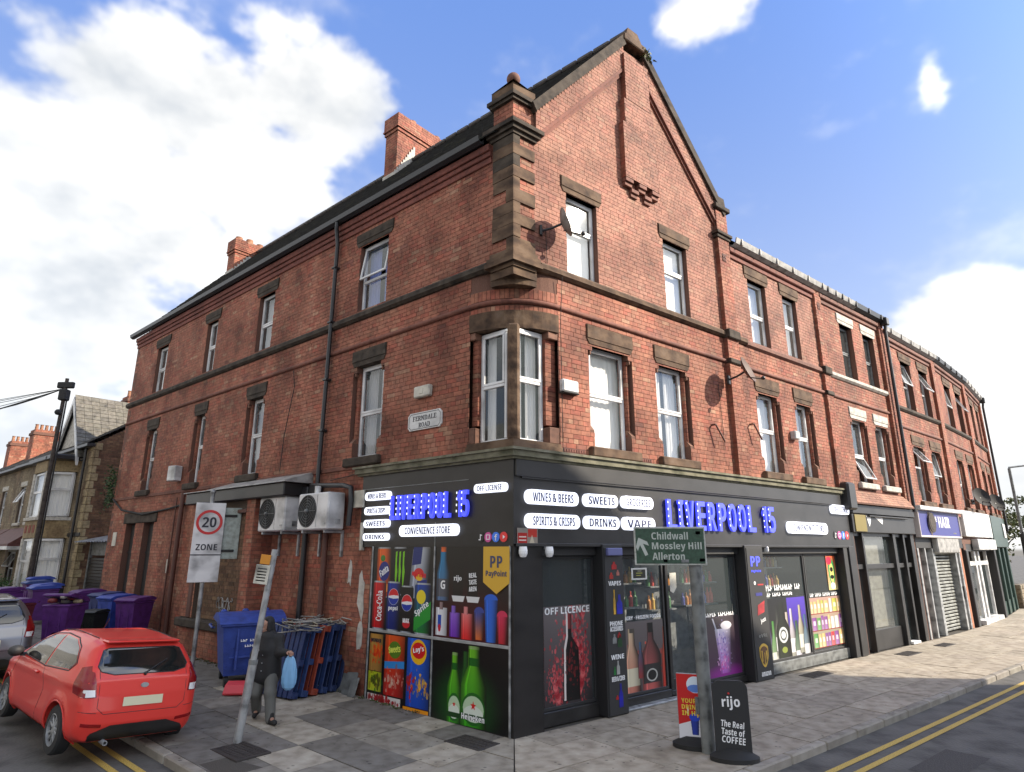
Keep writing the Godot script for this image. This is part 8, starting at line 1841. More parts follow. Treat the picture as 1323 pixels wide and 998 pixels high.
# ================================================================ bodies as fields
# smooth surface of a field sampled on a grid (surface nets)
func nets(lo, size, cell, vals, nx, ny, nz, m):
	var idx = PackedInt32Array(); idx.resize(nx * ny * nz); idx.fill(-1)
	var pts = PackedVector3Array(); var nor = PackedVector3Array()
	var sx = 1; var sy = nx; var sz = nx * ny
	var off = [0, sx, sy, sx + sy, sz, sx + sz, sy + sz, sx + sy + sz]
	var pos = [Vector3(0, 0, 0), Vector3(1, 0, 0), Vector3(0, 1, 0), Vector3(1, 1, 0), Vector3(0, 0, 1), Vector3(1, 0, 1), Vector3(0, 1, 1), Vector3(1, 1, 1)]
	var edges = [[0, 1], [2, 3], [4, 5], [6, 7], [0, 2], [1, 3], [4, 6], [5, 7], [0, 4], [1, 5], [2, 6], [3, 7]]
	for z in nz - 1:
		for y in ny - 1:
			var b = z * sz + y * sy
			for x in nx - 1:
				var i = b + x; var inside = vals[i] < 0.0
				if (vals[i + 1] < 0.0) == inside and (vals[i + sy] < 0.0) == inside and (vals[i + sy + 1] < 0.0) == inside and (vals[i + sz] < 0.0) == inside and (vals[i + sz + 1] < 0.0) == inside and (vals[i + sz + sy] < 0.0) == inside and (vals[i + sz + sy + 1] < 0.0) == inside: continue
				var s = Vector3.ZERO; var n = 0
				for e in edges:
					var a = vals[i + off[e[0]]]; var c = vals[i + off[e[1]]]
					if (a < 0.0) != (c < 0.0): s += pos[e[0]].lerp(pos[e[1]], a / (a - c)); n += 1
				var g = Vector3(vals[i + 1] - vals[i] + vals[i + sy + 1] - vals[i + sy] + vals[i + sz + 1] - vals[i + sz] + vals[i + sy + sz + 1] - vals[i + sy + sz], vals[i + sy] - vals[i] + vals[i + sy + 1] - vals[i + 1] + vals[i + sy + sz] - vals[i + sz] + vals[i + sy + sz + 1] - vals[i + sz + 1], vals[i + sz] - vals[i] + vals[i + sz + 1] - vals[i + 1] + vals[i + sz + sy] - vals[i + sy] + vals[i + sz + sy + 1] - vals[i + sy + 1])
				idx[i] = pts.size(); pts.append(lo + (Vector3(x, y, z) + s / n) * cell); nor.append(g.normalized())
	# average the normals of each quad's corners over a wider stencil by reusing them per vertex
	for z in range(1, nz - 1):
		for y in range(1, ny - 1):
			for x in range(1, nx - 1):
				var i = z * sz + y * sy + x; var a = vals[i] < 0.0
				for ax in 3:
					var st = [sx, sy, sz][ax]
					var c = vals[i + st] < 0.0
					if a == c: continue
					var u = [sy, sz, sx][ax]; var w = [sz, sx, sy][ax]
					var q = [idx[i], idx[i - u], idx[i - u - w], idx[i - w]]
					if q.min() < 0: continue
					if a: q = [q[0], q[1], q[2], q[3]]
					else: q = [q[3], q[2], q[1], q[0]]
					m.smooth_quad(pts[q[0]], pts[q[1]], pts[q[2]], pts[q[3]], nor[q[0]], nor[q[1]], nor[q[2]], nor[q[3]])

# ---------------------------------------------------------------- small hatchback: x forward, y up, z to its left
const SIDE := [Vector2(-1.93, 0.25), Vector2(-1.985, 0.45), Vector2(-1.98, 0.6), Vector2(-1.955, 0.8), Vector2(-1.9, 0.98), Vector2(-1.8, 1.12), Vector2(-1.62, 1.33), Vector2(-1.57, 1.41), Vector2(-1.3, 1.455), Vector2(-0.8, 1.48), Vector2(-0.3, 1.475), Vector2(0.1, 1.43), Vector2(0.42, 1.33), Vector2(0.8, 1.13), Vector2(1.1, 0.99), Vector2(1.5, 0.9), Vector2(1.78, 0.77), Vector2(1.92, 0.6), Vector2(1.97, 0.42), Vector2(1.9, 0.22), Vector2(1.4, 0.17), Vector2(-1.5, 0.17)]
const AXLES := [-1.3, 1.19]
const WR := 0.305
func profile(x, y):
	var d = 1e9; var inside = false; var p = Vector2(x, y); var n = SIDE.size()
	for i in n:
		var a = SIDE[i]; var b = SIDE[(i + 1) % n]; var e = b - a; var w = p - a
		d = min(d, (w - e * clampf(w.dot(e) / e.dot(e), 0, 1)).length_squared())
		if (a.y > y) != (b.y > y) and x < a.x + (b.x - a.x) * (y - a.y) / (b.y - a.y): inside = not inside
	return -sqrt(d) if inside else sqrt(d)
func half_width(x, y):
	var w = 0.845
	if x > 1.0: w -= 0.2 * pow((x - 1.0) / 0.97, 2.2)
	if x < -0.9: w -= 0.1 * pow((-0.9 - x) / 1.08, 2.4)
	if y < 0.45: w -= 0.1 * pow((0.45 - y) / 0.28, 2)
	if y > 0.72: w -= 0.05 * (y - 0.72)
	if y > 0.97: w -= 0.36 * (y - 0.97) + 0.25 * pow(max(0.0, y - 1.15), 1.5)
	w += 0.014 * exp(-pow((y - 0.86 + 0.03 * x) / 0.05, 2.0))      # shoulder crease
	for a in AXLES: w += 0.02 * exp(-pow((Vector2(x - a, y - WR).length() - 0.38) / 0.08, 2))
	return w
const RND := 0.13
func body_field(P, W, z):
	var a = P + RND; var b = abs(z) - W + RND
	return min(max(a, b), 0.0) + sqrt(pow(max(a, 0.0), 2) + pow(max(b, 0.0), 2)) - RND
func side_z(x, y):
	var P = profile(x, y); var W = half_width(x, y)
	if P <= -RND: return W
	var a = min(P + RND, RND * 0.999); return W - RND + sqrt(RND * RND - a * a)
func rear_x(z, y):
	var a = -2.1; var b = -0.9
	for i in 16:
		var c = (a + b) / 2
		if body_field(profile(c, y), half_width(c, y), z) < 0.0: b = c
		else: a = c
	return (a + b) / 2

# a patch of trim that lies on the body: outline in side view or rear view
func skin(poly, rear, side, lift, cell = 0.09):
	var m = mk(); var lo = Vector2(1e9, 1e9); var hi = -lo
	for p in poly: lo = lo.min(p); hi = hi.max(p)
	var at = func(p):
		if rear: return Vector3(rear_x(p.x, p.y) - lift, p.y, p.x)
		return Vector3(p.x, p.y, side * (side_z(p.x, p.y) + lift))
	var nrm = func(p):
		var e = 0.02; var a = at.call(p + Vector2(e, 0)) - at.call(p - Vector2(e, 0)); var b = at.call(p + Vector2(0, e)) - at.call(p - Vector2(0, e)); var n = a.cross(b).normalized()
		return -n if (n.x > 0 if rear else n.z * side < 0) else n
	var y = lo.y
	while y < hi.y:
		var x = lo.x
		while x < hi.x:
			for q in Geometry2D.intersect_polygons(PackedVector2Array(poly), PackedVector2Array([Vector2(x, y), Vector2(x + cell, y), Vector2(x + cell, y + cell), Vector2(x, y + cell)])):
				var ix = Geometry2D.triangulate_polygon(q)
				for i in range(0, ix.size(), 3):
					var t = [q[ix[i]], q[ix[i + 1]], q[ix[i + 2]]]; var v = t.map(at); var n = t.map(nrm)
					if (v[1] - v[0]).cross(v[2] - v[0]).dot(n[0]) < 0: m.smooth_tri(v[0], v[2], v[1], n[0], n[2], n[1])
					else: m.smooth_tri(v[0], v[1], v[2], n[0], n[1], n[2])
			x += cell
		y += cell
	return m
func line_on(pts, rear, side, w = 0.006):
	var m = mk(); var c = []
	for i in pts.size() - 1:
		for k in 5: c.append(pts[i].lerp(pts[i + 1], k / 5.0))
	c.append(pts[-1])
	m.tube(c.map(func(p): return Vector3(rear_x(p.x, p.y) + 0.001, p.y, p.x) if rear else Vector3(p.x, p.y, side * (side_z(p.x, p.y) - 0.001))), w, 5)
	return m

func hatchback(words, paint, xf):
	var C = thing("parked_car", words, "car", xf)
	var lo = Vector3(-2.06, 0.1, -0.95); var cell = 0.036; var nx = 115; var ny = 41; var nz = 54
	var P = PackedFloat32Array(); var W = PackedFloat32Array(); P.resize(nx * ny); W.resize(nx * ny); var A = PackedFloat32Array(); A.resize(nx * ny)
	for y in ny:
		for x in nx:
			var X = lo.x + x * cell; var Y = lo.y + y * cell
			P[y * nx + x] = profile(X, Y); W[y * nx + x] = half_width(X, Y); A[y * nx + x] = min(Vector2(X - AXLES[0], Y - WR).length(), Vector2(X - AXLES[1], Y - WR).length()) - 0.365
	var vals = PackedFloat32Array(); vals.resize(nx * ny * nz)
	for z in nz:
		var Z = lo.z + z * cell; var az = absf(Z)
		for i in nx * ny:
			var a = P[i] + RND; var b = az - W[i] + RND; var f
			if a < 0.0 or b < 0.0: f = maxf(a, b) - RND
			else: f = sqrt(a * a + b * b) - RND
			var hole = maxf(A[i], 0.5 - az)
			if -hole > f: f = -hole
			vals[z * nx * ny + i] = f
	var m = mk(); nets(lo, null, cell, vals, nx, ny, nz, m); part("body", m, paint, C)
	var glass = mat(lin(0.012, 0.014, 0.014), 0.04, 0.0, 0.9); var trim = mats.black_matt; var red = mat(lin(0.22, 0.006, 0.008), 0.1); var white = mat(lin(0.72, 0.72, 0.72), 0.12)
	var V = func(x, y): return Vector2(x, y)
	for s in [1, -1]:
		part("side_window", skin([V.call(0.72, 1.02), V.call(0.36, 1.24), V.call(0.05, 1.36), V.call(-0.34, 1.4), V.call(-0.36, 1.0)], false, s, 0.005), glass, C)
		part("side_window", skin([V.call(-0.42, 1.0), V.call(-0.4, 1.4), V.call(-0.85, 1.39), V.call(-1.15, 1.31), V.call(-1.38, 1.15), V.call(-1.3, 1.06)], false, s, 0.005), glass, C)
		part("window_trim", line_on([V.call(0.74, 1.01), V.call(-0.4, 0.985), V.call(-1.3, 1.04), V.call(-1.41, 1.14), V.call(-1.17, 1.33), V.call(-0.85, 1.41), V.call(-0.35, 1.42), V.call(0.05, 1.38), V.call(0.36, 1.26), V.call(0.74, 1.01)], false, s, 0.009), trim, C)
		part("tail_light", skin([V.call(-1.92, 0.79), V.call(-1.66, 0.82), V.call(-1.62, 1.12), V.call(-1.74, 1.15), V.call(-1.86, 1.02)], false, s, 0.008, 0.05), red, C)
		part("tail_light", skin([V.call(s * 0.6, 0.79), V.call(s * 0.775, 0.78), V.call(s * 0.78, 0.93), V.call(s * 0.7, 1.1), V.call(s * 0.64, 1.08)], true, s, 0.008, 0.05), red, C)
		part("reverse_light", skin([V.call(s * 0.62, 0.8), V.call(s * 0.765, 0.79), V.call(s * 0.75, 0.88), V.call(s * 0.63, 0.88)], true, s, 0.011, 0.05), white, C)
		part("reflector", skin([V.call(s * 0.48, 0.42), V.call(s * 0.72, 0.45), V.call(s * 0.72, 0.49), V.call(s * 0.48, 0.46)], true, s, 0.006, 0.05), red, C)
		part("door_line", line_on([V.call(0.98, 0.3), V.call(1.02, 0.7), V.call(0.82, 1.0)], false, s, 0.004), trim, C); part("door_line", line_on([V.call(-0.42, 0.28), V.call(-0.62, 0.7), V.call(-0.4, 0.99)], false, s, 0.004), trim, C)
		part("sill_trim", skin([V.call(-0.9, 0.19), V.call(0.8, 0.19), V.call(0.8, 0.25), V.call(-0.9, 0.25)], false, s, 0.006), trim, C)
		m = mk(); m.box(Vector3(-0.28, 0.86, s * 0.84), Vector3(-0.08, 0.9, s * 0.885), 0.015); part("door_handle", m, paint, C)
		m = mk(); m.ball(Vector3(0.68, 1.06, s * 0.96), 0.1, 12, Vector3(0.75, 0.85, 1.15)); m.box(Vector3(0.66, 0.98, s * 0.78), Vector3(0.74, 1.03, s * 0.9), 0.01); part("mirror", m, trim, C)
		for ax in AXLES:
			wheel(C, Vector3(ax, WR, s * 0.735), s)
			m = mk(); m.xf = Transform3D(Basis(Vector3.RIGHT, PI / 2), Vector3(ax, WR, 0)); var half = []
			var q = mk(); q.tube(range(15).map(func(i): var a = -0.35 + i * (PI + 0.7) / 14; return Vector3(ax + cos(a) * 0.362, WR + sin(a) * 0.362, s * (side_z(ax + cos(a) * 0.362, max(0.2, WR + sin(a) * 0.362)) - 0.012))), 0.012, 6); part("arch_lip", q, paint, C)
	m = mk(); m.box(Vector3(-1.7, 0.2, -0.5), Vector3(1.6, 0.5, 0.5)); for ax in AXLES: m.box(Vector3(ax - 0.33, 0.3, -0.62), Vector3(ax + 0.33, 0.6, 0.62))
	part("underbody", m, mats.rubber, C)
	var gl = [V.call(-0.56, 1.08), V.call(-0.4, 1.04), V.call(0.4, 1.04), V.call(0.56, 1.08), V.call(0.6, 1.14), V.call(0.52, 1.33), V.call(0.44, 1.35), V.call(-0.44, 1.35), V.call(-0.52, 1.33), V.call(-0.6, 1.14)]
	part("rear_window", skin(gl, true, 1, 0.005, 0.07), glass, C)
	var ring_ = gl.duplicate(); ring_.append(gl[0]); part("window_trim", line_on(ring_, true, 1, 0.008), trim, C)
	part("rear_diffuser", skin([V.call(-0.66, 0.26), V.call(0.66, 0.26), V.call(0.58, 0.36), V.call(0.36, 0.44), V.call(-0.36, 0.44), V.call(-0.58, 0.36)], true, 1, 0.008, 0.08), mats.fascia_grey, C)
	part("number_plate", skin([V.call(-0.26, 0.66), V.call(0.26, 0.66), V.call(0.26, 0.77), V.call(-0.26, 0.77)], true, 1, 0.014, 0.13), mat(lin(0.62, 0.58, 0.4), 0.4), C)
	part("tailgate_line", line_on([V.call(-0.58, 1.1), V.call(-0.57, 0.66), V.call(-0.48, 0.58), V.call(0.48, 0.58), V.call(0.57, 0.66), V.call(0.58, 1.1)], true, 1, 0.004), trim, C)
	part("bumper_line", line_on([V.call(-0.76, 0.62), V.call(-0.57, 0.6)], true, 1, 0.004), trim, C); part("bumper_line", line_on([V.call(0.57, 0.6), V.call(0.76, 0.62)], true, 1, 0.004), trim, C)
	m = mk(); m.tube([Vector3(rear_x(0.0, 1.05) - 0.02, 1.05, 0), Vector3(rear_x(0.15, 1.12) - 0.012, 1.12, 0.15), Vector3(rear_x(0.32, 1.2) - 0.012, 1.2, 0.32)], 0.008, 6); m.ball(Vector3(rear_x(0, 1.04) - 0.015, 1.04, 0), 0.025, 8); part("wiper", m, trim, C)
	m = mk(); m.box(Vector3(-1.66, 1.415, -0.5), Vector3(-1.42, 1.45, 0.5), 0.016); part("roof_spoiler", m, paint, C)
	m = mk(); for s in [1, -1]: m.tube([Vector3(-1.3, 1.452, s * 0.5), Vector3(-0.5, 1.478, s * 0.52), Vector3(0.0, 1.44, s * 0.53)], 0.006, 5)
	part("roof_channel", m, trim, C)
	m = mk(); m.tube([Vector3(0.05, 1.42, 0), Vector3(-0.12, 1.6, 0)], 0.006, 5); part("aerial", m, trim, C)
	m = mk(Transform3D(Basis(Vector3(0, 0, 1), PI / 2), Vector3(-1.98, 0.24, -0.4))); m.lathe([Vector2(0.03, -0.1), Vector2(0.03, 0.06), Vector2(0.022, 0.06), Vector2(0.022, -0.1)], 12); part("exhaust", m, mats.galv, C)
	part("windscreen", windscreen(), glass, C)
	m = mk(Transform3D(Basis(Vector3(0, 0, 1), PI / 2 - 0.15), Vector3(rear_x(0, 0.9) - 0.004, 0.9, 0))); m.lathe([Vector2(0, 0.012), Vector2(0.05, 0.01), Vector2(0.055, 0.0)], 18, 0.6, 1.0); part("badge", m, mats.galv, C)
	return C

func windscreen():
	var m = mk(); var pr_ = [[0.44, 1.335], [0.62, 1.24], [0.8, 1.145], [0.95, 1.075]]
	for i in 3:
		for k in 8:
			var za = lerp(-0.6, 0.6, k / 8.0); var zb = lerp(-0.6, 0.6, (k + 1) / 8.0); var a = pr_[i]; var b = pr_[i + 1]; var n = Vector3(0.5, 0.87, 0)
			var f = func(q, z): return Vector3(q[0] - 0.1 * z * z, q[1] + 0.012, z * (1.0 + 0.14 * (1.335 - q[1])))
			m.smooth_quad(f.call(b, za), f.call(b, zb), f.call(a, zb), f.call(a, za), n, n, n, n)
	return m

func wheel(C, at, s):
	var W = mk(Transform3D(Basis(Vector3.RIGHT, s * PI / 2), at))
	W.lathe([Vector2(0.19, -0.09), Vector2(0.28, -0.095), Vector2(0.303, -0.07), Vector2(0.306, 0.06), Vector2(0.285, 0.09), Vector2(0.2, 0.095), Vector2(0.19, 0.05)], 28)
	var w = part("wheel", W, mats.rubber, C)
	var m = mk(Transform3D(Basis(Vector3.RIGHT, s * PI / 2), at)); m.lathe([Vector2(0.205, 0.088), Vector2(0.19, 0.095), Vector2(0.185, 0.05)], 28); m.lathe([Vector2(0.0, 0.075), Vector2(0.05, 0.078), Vector2(0.06, 0.06)], 16)
	for i in 10:
		var f = m.xf; m.xf = f * Transform3D(Basis(Vector3.UP, i * TAU / 10 + 0.06 * (1 if i % 2 else -1)), Vector3.ZERO); m.box(Vector3(-0.016, 0.05, 0.03), Vector3(0.016, 0.075, 0.2), 0.006); m.xf = f
	part("rim", m, mats.galv, w)
	m = mk(Transform3D(Basis(Vector3.RIGHT, s * PI / 2), at)); m.lathe([Vector2(0.0, 0.03), Vector2(0.19, 0.03)], 20); part("brake_disc", m, mats.black_matt, w)

func car_frame(t, n, k, lift = 0.0, yaw = 0.0):
	var p = pl(t, n); p.y = rise(p) - 0.1 + lift
	var x = DL.rotated(Vector3.UP, yaw); x.y = 0.022; x = x.normalized(); var z = x.cross(Vector3.UP).normalized(); var y = z.cross(x)
	return Transform3D(Basis(x, y, z).scaled_local(Vector3.ONE * k), p)

func vehicles():
	var red = mat(lin(0.66, 0.045, 0.034), 0.4, 0.0, 0.3); red.clearcoat_enabled = true; red.clearcoat = 0.5; red.clearcoat_roughness = 0.06
	# rear axle about 3.7 m from the corner along the side street, right wheels up on the kerb
	var X = car_frame(5.0, 3.74, 0.9, 0.052)
	X.basis = X.basis.scaled_local(Vector3(1.08, 1.02, 1.0)) * Basis(Vector3.RIGHT, 0.07)
	var C = hatchback("shiny red small hatchback parked half on the kerb", red, X)
	var silver = mat(lin(0.17, 0.17, 0.18), 0.32, 0.6); silver.clearcoat_enabled = true; silver.clearcoat = 1.0; silver.clearcoat_roughness = 0.08
	var S = copy(C, car_frame(11.2, 4.25, 1.02, 0.0), "silver hatchback parked ahead of the red car, cut by the picture's edge")
	for o in S.get_children(): if o is MeshInstance3D and o.material_override == red: o.material_override = silver
	# white van far down the main street
	var T = thing("parked_van", "white van at the far right beyond the low wall", "van", facing(street(40.0, 4.6), DR.rotated(Vector3.UP, PI / 2)))
	var m = mk(); m.sweep([Vector2(-0.95, 0.35), Vector2(0.95, 0.35), Vector2(0.98, 1.1), Vector2(0.86, 2.0), Vector2(0.7, 2.1), Vector2(-0.7, 2.1), Vector2(-0.86, 2.0), Vector2(-0.98, 1.1)], -2.4, 1.4)
	m.sweep([Vector2(-0.95, 0.35), Vector2(0.95, 0.35), Vector2(0.96, 1.05), Vector2(0.8, 1.2), Vector2(-0.8, 1.2), Vector2(-0.96, 1.05)], 1.4, 2.4); m.face([Vector3(1.4, 2.05, -0.8), Vector3(1.4, 2.05, 0.8), Vector3(2.1, 1.2, 0.82), Vector3(2.1, 1.2, -0.82)], Vector3(1, 1, 0)); part("body", m, mats.white, T)
	m = mk(); m.box(Vector3(-2.42, 1.25, -0.6), Vector3(-2.39, 1.85, 0.6), 0.02); m.face([Vector3(1.5, 1.95, -0.7), Vector3(1.5, 1.95, 0.7), Vector3(2.05, 1.28, 0.72), Vector3(2.05, 1.28, -0.72)], Vector3(1, 1, 0)); part("glass", m, mat(lin(0.02, 0.02, 0.02), 0.05), T)
	for q in [[-1.6, -0.85], [-1.6, 0.85], [1.5, -0.85], [1.5, 0.85]]: m = mk(Transform3D(Basis(Vector3.RIGHT, PI / 2), Vector3(q[0], 0.33, q[1]))); m.lathe([Vector2(0, -0.1), Vector2(0.33, -0.1), Vector2(0.33, 0.1), Vector2(0, 0.1)], 16); part("wheel", m, mats.rubber, T)
	m = mk(); m.box(Vector3(-2.46, 0.35, -0.9), Vector3(-2.38, 0.6, 0.9), 0.02); part("bumper", m, mats.black_matt, T)

# ================================================================ the person
func seg_d(p, a, b, ra, rb):
	var e = b - a; var t = clampf((p - a).dot(e) / e.length_squared(), 0, 1)
	return (p - a - e * t).length() - lerp(ra, rb, t)

# bones: [a, b, ra, rb]; squash scales depth; returns a mesh
func flesh(bones, cell, blend, m):
	var lo = Vector3(1e9, 1e9, 1e9); var hi = -lo
	for b in bones:
		for k in 2: var r = b[2 + k] + blend * 0.6 + cell * 2; lo = lo.min(b[k] - Vector3.ONE * r); hi = hi.max(b[k] + Vector3.ONE * r)
	var n = Vector3i(((hi - lo) / cell).ceil()) + Vector3i.ONE
	var vals = PackedFloat32Array(); vals.resize(n.x * n.y * n.z); vals.fill(cell * 4)
	for z in n.z:
		for y in n.y:
			for x in n.x:
				var p = lo + Vector3(x, y, z) * cell; var f = 1e9
				for b in bones:
					var e = b[1] - b[0]; var w = p - b[0]; var t = clampf(w.dot(e) / e.length_squared(), 0, 1); var d = (w - e * t).length() - lerpf(b[2], b[3], t)
					if d > f + blend: continue
					var h = clampf(0.5 + 0.5 * (f - d) / blend, 0, 1); f = lerpf(f, d, h) - blend * h * (1 - h)
				vals[(z * n.y + y) * n.x + x] = f
	nets(lo, null, cell, vals, n.x, n.y, n.z, m)
	return m

func people_things():
	# a short person mid-stride towards the main street, black hooded coat, grey trousers, blue bag out to the side
	# local axes: x to the picture's right, z towards the camera
	var base = on_side(3.28, 1.9)
	var P = thing("person", "person in black hooded coat and grey trousers walking past the bins", "person", facing(base, Vector3(-0.18, 0, 1)))
	var skin_ = mat(lin(0.36, 0.2, 0.14), 0.6); skin_.subsurf_scatter_enabled = true; skin_.subsurf_scatter_strength = 0.1
	var v = func(x, y, z): return Vector3(x, y, z)
	var hipL = v.call(0.08, 0.72, 0.0); var hipR = v.call(-0.08, 0.72, -0.02); var kneeL = v.call(0.15, 0.41, 0.12); var kneeR = v.call(-0.13, 0.39, 0.04); var ankL = v.call(0.2, 0.085, 0.14); var ankR = v.call(-0.2, 0.13, -0.14)
	var shL = v.call(0.155, 1.14, 0.0); var shR = v.call(-0.155, 1.13, 0.01); var elL = v.call(0.22, 0.95, 0.06); var elR = v.call(-0.22, 0.9, 0.02); var haL = v.call(0.4, 0.97, 0.16); var haR = v.call(-0.2, 0.7, 0.12)
	var neck = v.call(-0.01, 1.2, 0.02); var head = v.call(-0.05, 1.325, 0.05)
	var body = mk()
	flesh([[hipL, v.call(0, 1.05, 0), 0.1, 0.12], [hipR, v.call(0, 1.05, 0), 0.1, 0.12], [v.call(0, 1.05, 0), neck, 0.1, 0.045], [shL, shR, 0.05, 0.05], [shL, elL, 0.048, 0.04], [elL, haL, 0.04, 0.026], [shR, elR, 0.048, 0.04], [elR, haR, 0.04, 0.026], [hipL, kneeL, 0.085, 0.055], [kneeL, ankL, 0.055, 0.036], [hipR, kneeR, 0.085, 0.055], [kneeR, ankR, 0.055, 0.036], [ankL, ankL + v.call(0.1, -0.04, 0.08), 0.036, 0.03], [ankR, ankR + v.call(0.04, -0.05, 0.09), 0.036, 0.03], [neck, head + v.call(0, -0.05, 0), 0.045, 0.045]], 0.022, 0.04, body)
	# head with brow, nose, chin and ears, turned to the left of the picture
	var f = Vector3(-0.55, -0.05, 0.83).normalized(); var rt = Vector3.UP.cross(f).normalized(); var up = f.cross(rt)
	var at = func(a, b, c): return head + rt * a + up * b + f * c
	flesh([[at.call(0, 0.03, -0.015), at.call(0, 0.04, 0.012), 0.072, 0.07], [at.call(0, -0.03, 0.02), at.call(0, -0.062, 0.045), 0.052, 0.028], [at.call(0, 0.012, 0.07), at.call(0, -0.018, 0.092), 0.009, 0.013], [at.call(-0.03, 0.02, 0.066), at.call(0.03, 0.02, 0.066), 0.012, 0.012], [at.call(-0.018, -0.044, 0.068), at.call(0.018, -0.044, 0.068), 0.009, 0.009], [at.call(-0.073, 0.01, -0.005), at.call(-0.073, -0.02, 0.0), 0.012, 0.01], [at.call(0.073, 0.01, -0.005), at.call(0.073, -0.02, 0.0), 0.012, 0.01]], 0.007, 0.022, body)
	# hands, five fingers each
	for h in [[haL, (haL - elL).normalized(), Vector3(0, -1, 0.2)], [haR, (haR - elR).normalized(), Vector3(0.2, -0.3, -1)]]:
		var d = h[1]; var curl = h[2].normalized(); var side = d.cross(curl).normalized(); var bones = [[h[0], h[0] + d * 0.07, 0.024, 0.028]]
		for i in 4:
			var k = h[0] + d * 0.085 + side * (i - 1.5) * 0.017; var l = [0.026, 0.03, 0.028, 0.022][i]; var a = k + (d * 0.8 + curl * 0.5) * l; var b = a + (curl - d * 0.1) * l; var c = b + (curl * 0.4 - d * 0.8) * l * 0.8
			bones.append([h[0] + d * 0.05 + side * (i - 1.5) * 0.014, k, 0.011, 0.0095]); bones.append([k, a, 0.0095, 0.009]); bones.append([a, b, 0.009, 0.008]); bones.append([b, c, 0.008, 0.007])
		var tb = h[0] + d * 0.025 - side * 0.024; bones.append([tb, tb - side * 0.022 + d * 0.025 + curl * 0.01, 0.012, 0.01]); bones.append([tb - side * 0.022 + d * 0.025 + curl * 0.01, tb - side * 0.014 + d * 0.048 + curl * 0.03, 0.01, 0.008])
		flesh(bones, 0.006, 0.008, body)
	part("body", body, skin_, P)
	var coat = mk()
	flesh([[v.call(0.07, 0.62, 0.0), v.call(0.06, 1.0, 0), 0.145, 0.13], [v.call(-0.07, 0.62, 0.0), v.call(-0.06, 1.0, 0), 0.145, 0.13], [v.call(0, 1.0, 0.02), v.call(0, 1.15, 0.03), 0.145, 0.115], [shL, shR, 0.075, 0.075], [shL, elL, 0.072, 0.062], [elL, elL.lerp(haL, 0.85), 0.062, 0.05], [shR, elR, 0.072, 0.062], [elR, elR.lerp(haR, 0.85), 0.062, 0.05], [v.call(-0.06, 1.19, 0.06), v.call(0.05, 1.19, 0.05), 0.055, 0.055]], 0.018, 0.04, coat)
	var cloth_ = mat(lin(0.014, 0.014, 0.015), 0.75); cloth_.rim_enabled = true; cloth_.rim = 0.3; part("coat", coat, cloth_, P)
	var hood = mk(); flesh([[at.call(0, 0.055, -0.035), at.call(0, -0.02, -0.045), 0.083, 0.083], [at.call(-0.068, 0.05, 0.0), at.call(-0.074, -0.06, -0.01), 0.022, 0.026], [at.call(0.068, 0.05, 0.0), at.call(0.074, -0.06, -0.01), 0.022, 0.026], [at.call(0, -0.06, -0.06), v.call(0, 1.16, -0.03), 0.075, 0.085], [at.call(-0.045, 0.1, 0.02), at.call(0.045, 0.1, 0.02), 0.024, 0.024]], 0.012, 0.018, hood); part("hood", hood, cloth_, P)
	var leg = mk(); flesh([[hipL, kneeL, 0.11, 0.085], [kneeL, ankL + v.call(0, -0.03, 0), 0.085, 0.07], [hipR, kneeR, 0.11, 0.085], [kneeR, ankR + v.call(0, -0.03, 0), 0.085, 0.07], [hipL, hipR, 0.12, 0.12]], 0.018, 0.035, leg); part("trousers", leg, mat(lin(0.12, 0.12, 0.11), 0.9), P)
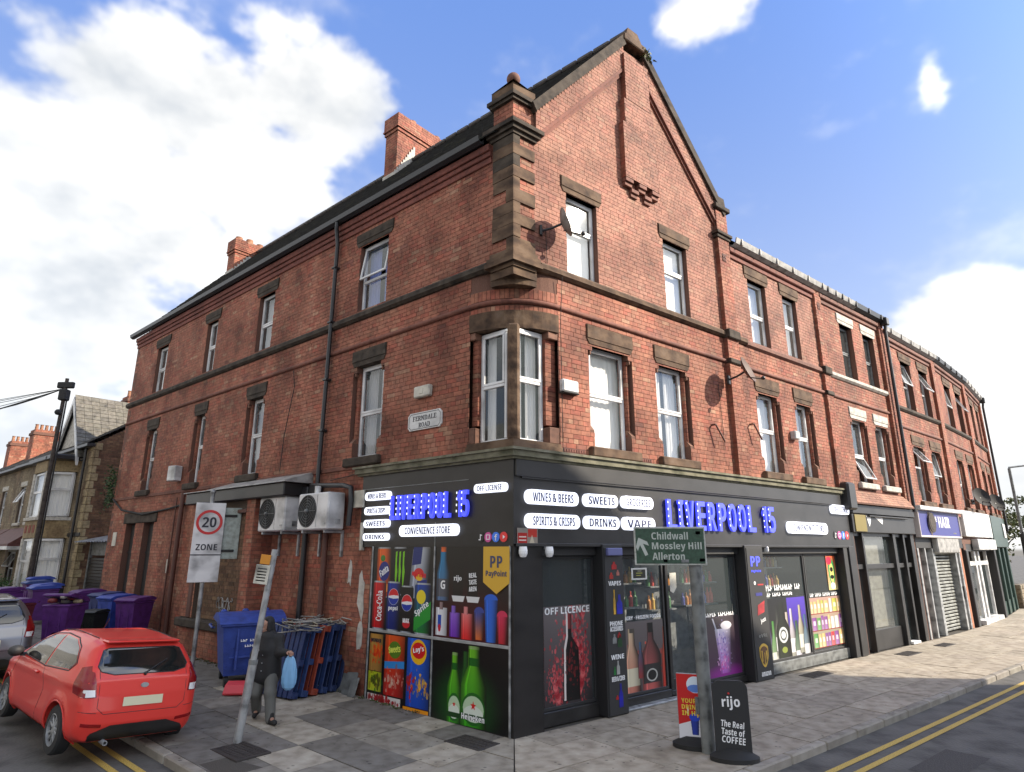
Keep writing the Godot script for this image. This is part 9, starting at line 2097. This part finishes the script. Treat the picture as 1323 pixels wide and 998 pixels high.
	var shoe = mk(); flesh([[ankL + v.call(-0.03, -0.05, -0.03), ankL + v.call(0.13, -0.045, 0.1), 0.042, 0.036], [ankL + v.call(0.01, 0.05, 0.01), ankL + v.call(0.02, -0.04, 0.02), 0.05, 0.05], [ankR + v.call(-0.01, -0.05, -0.03), ankR + v.call(0.05, -0.08, 0.13), 0.042, 0.034], [ankR + v.call(0.0, 0.05, 0.01), ankR + v.call(0.01, -0.04, 0.02), 0.05, 0.05]], 0.012, 0.02, shoe); part("shoe", shoe, mats.rubber, P)
	var eyes = mk(); for s in [-1, 1]: eyes.ball(at.call(s * 0.028, 0.005, 0.066), 0.009, 8)
	part("eyes", eyes, mats.ink, P)
	var bt = mk(); for i in 4: bt.ball(v.call(-0.015, 0.7 + i * 0.11, 0.145), 0.01, 6)
	bt.box(v.call(-0.1, 0.98, 0.14), v.call(-0.06, 1.0, 0.147)); part("buttons", bt, mats.galv, P)
	# the bag hangs from the outstretched hand
	var hang = P.transform * (haL + v.call(0.06, -0.03, 0.02)); var bg = thing("carrier_bag", "pale blue carrier bag hanging from the walking person's hand", "bag", facing(hang, Vector3(-0.1, 0, 1)))
	var m = mk(); var rows = [[0.0, 0.03, 0.02], [-0.05, 0.07, 0.035], [-0.12, 0.092, 0.05], [-0.2, 0.104, 0.06], [-0.3, 0.11, 0.064], [-0.38, 0.105, 0.062], [-0.44, 0.085, 0.05], [-0.475, 0.04, 0.025]]
	var pt = func(i, k):
		var a = TAU * k / 30; var q = rows[i]; var c = 1.0 + 0.07 * sin(a * 5.0 + i * 0.8) + 0.05 * sin(a * 9.0 - i * 0.5)
		return Vector3(cos(a) * q[1] * c, q[0], sin(a) * q[2] * c)
	for i in rows.size() - 1:
		for k in 30: m.quad(pt.call(i + 1, k), pt.call(i, k), pt.call(i, k + 1), pt.call(i + 1, k + 1))
	var bagm = mat(lin(0.2, 0.42, 0.68), 0.45); bagm.backlight_enabled = true; bagm.backlight = Color(0.2, 0.3, 0.4); part("sack", m, bagm, bg)
	m = mk(); for s in [-0.02, 0.02]: m.tube([v.call(-0.03, -0.03, s), v.call(0.0, 0.05, s * 0.4), v.call(0.03, -0.03, s)], 0.006, 5)
	part("handle", m, bagm, bg)
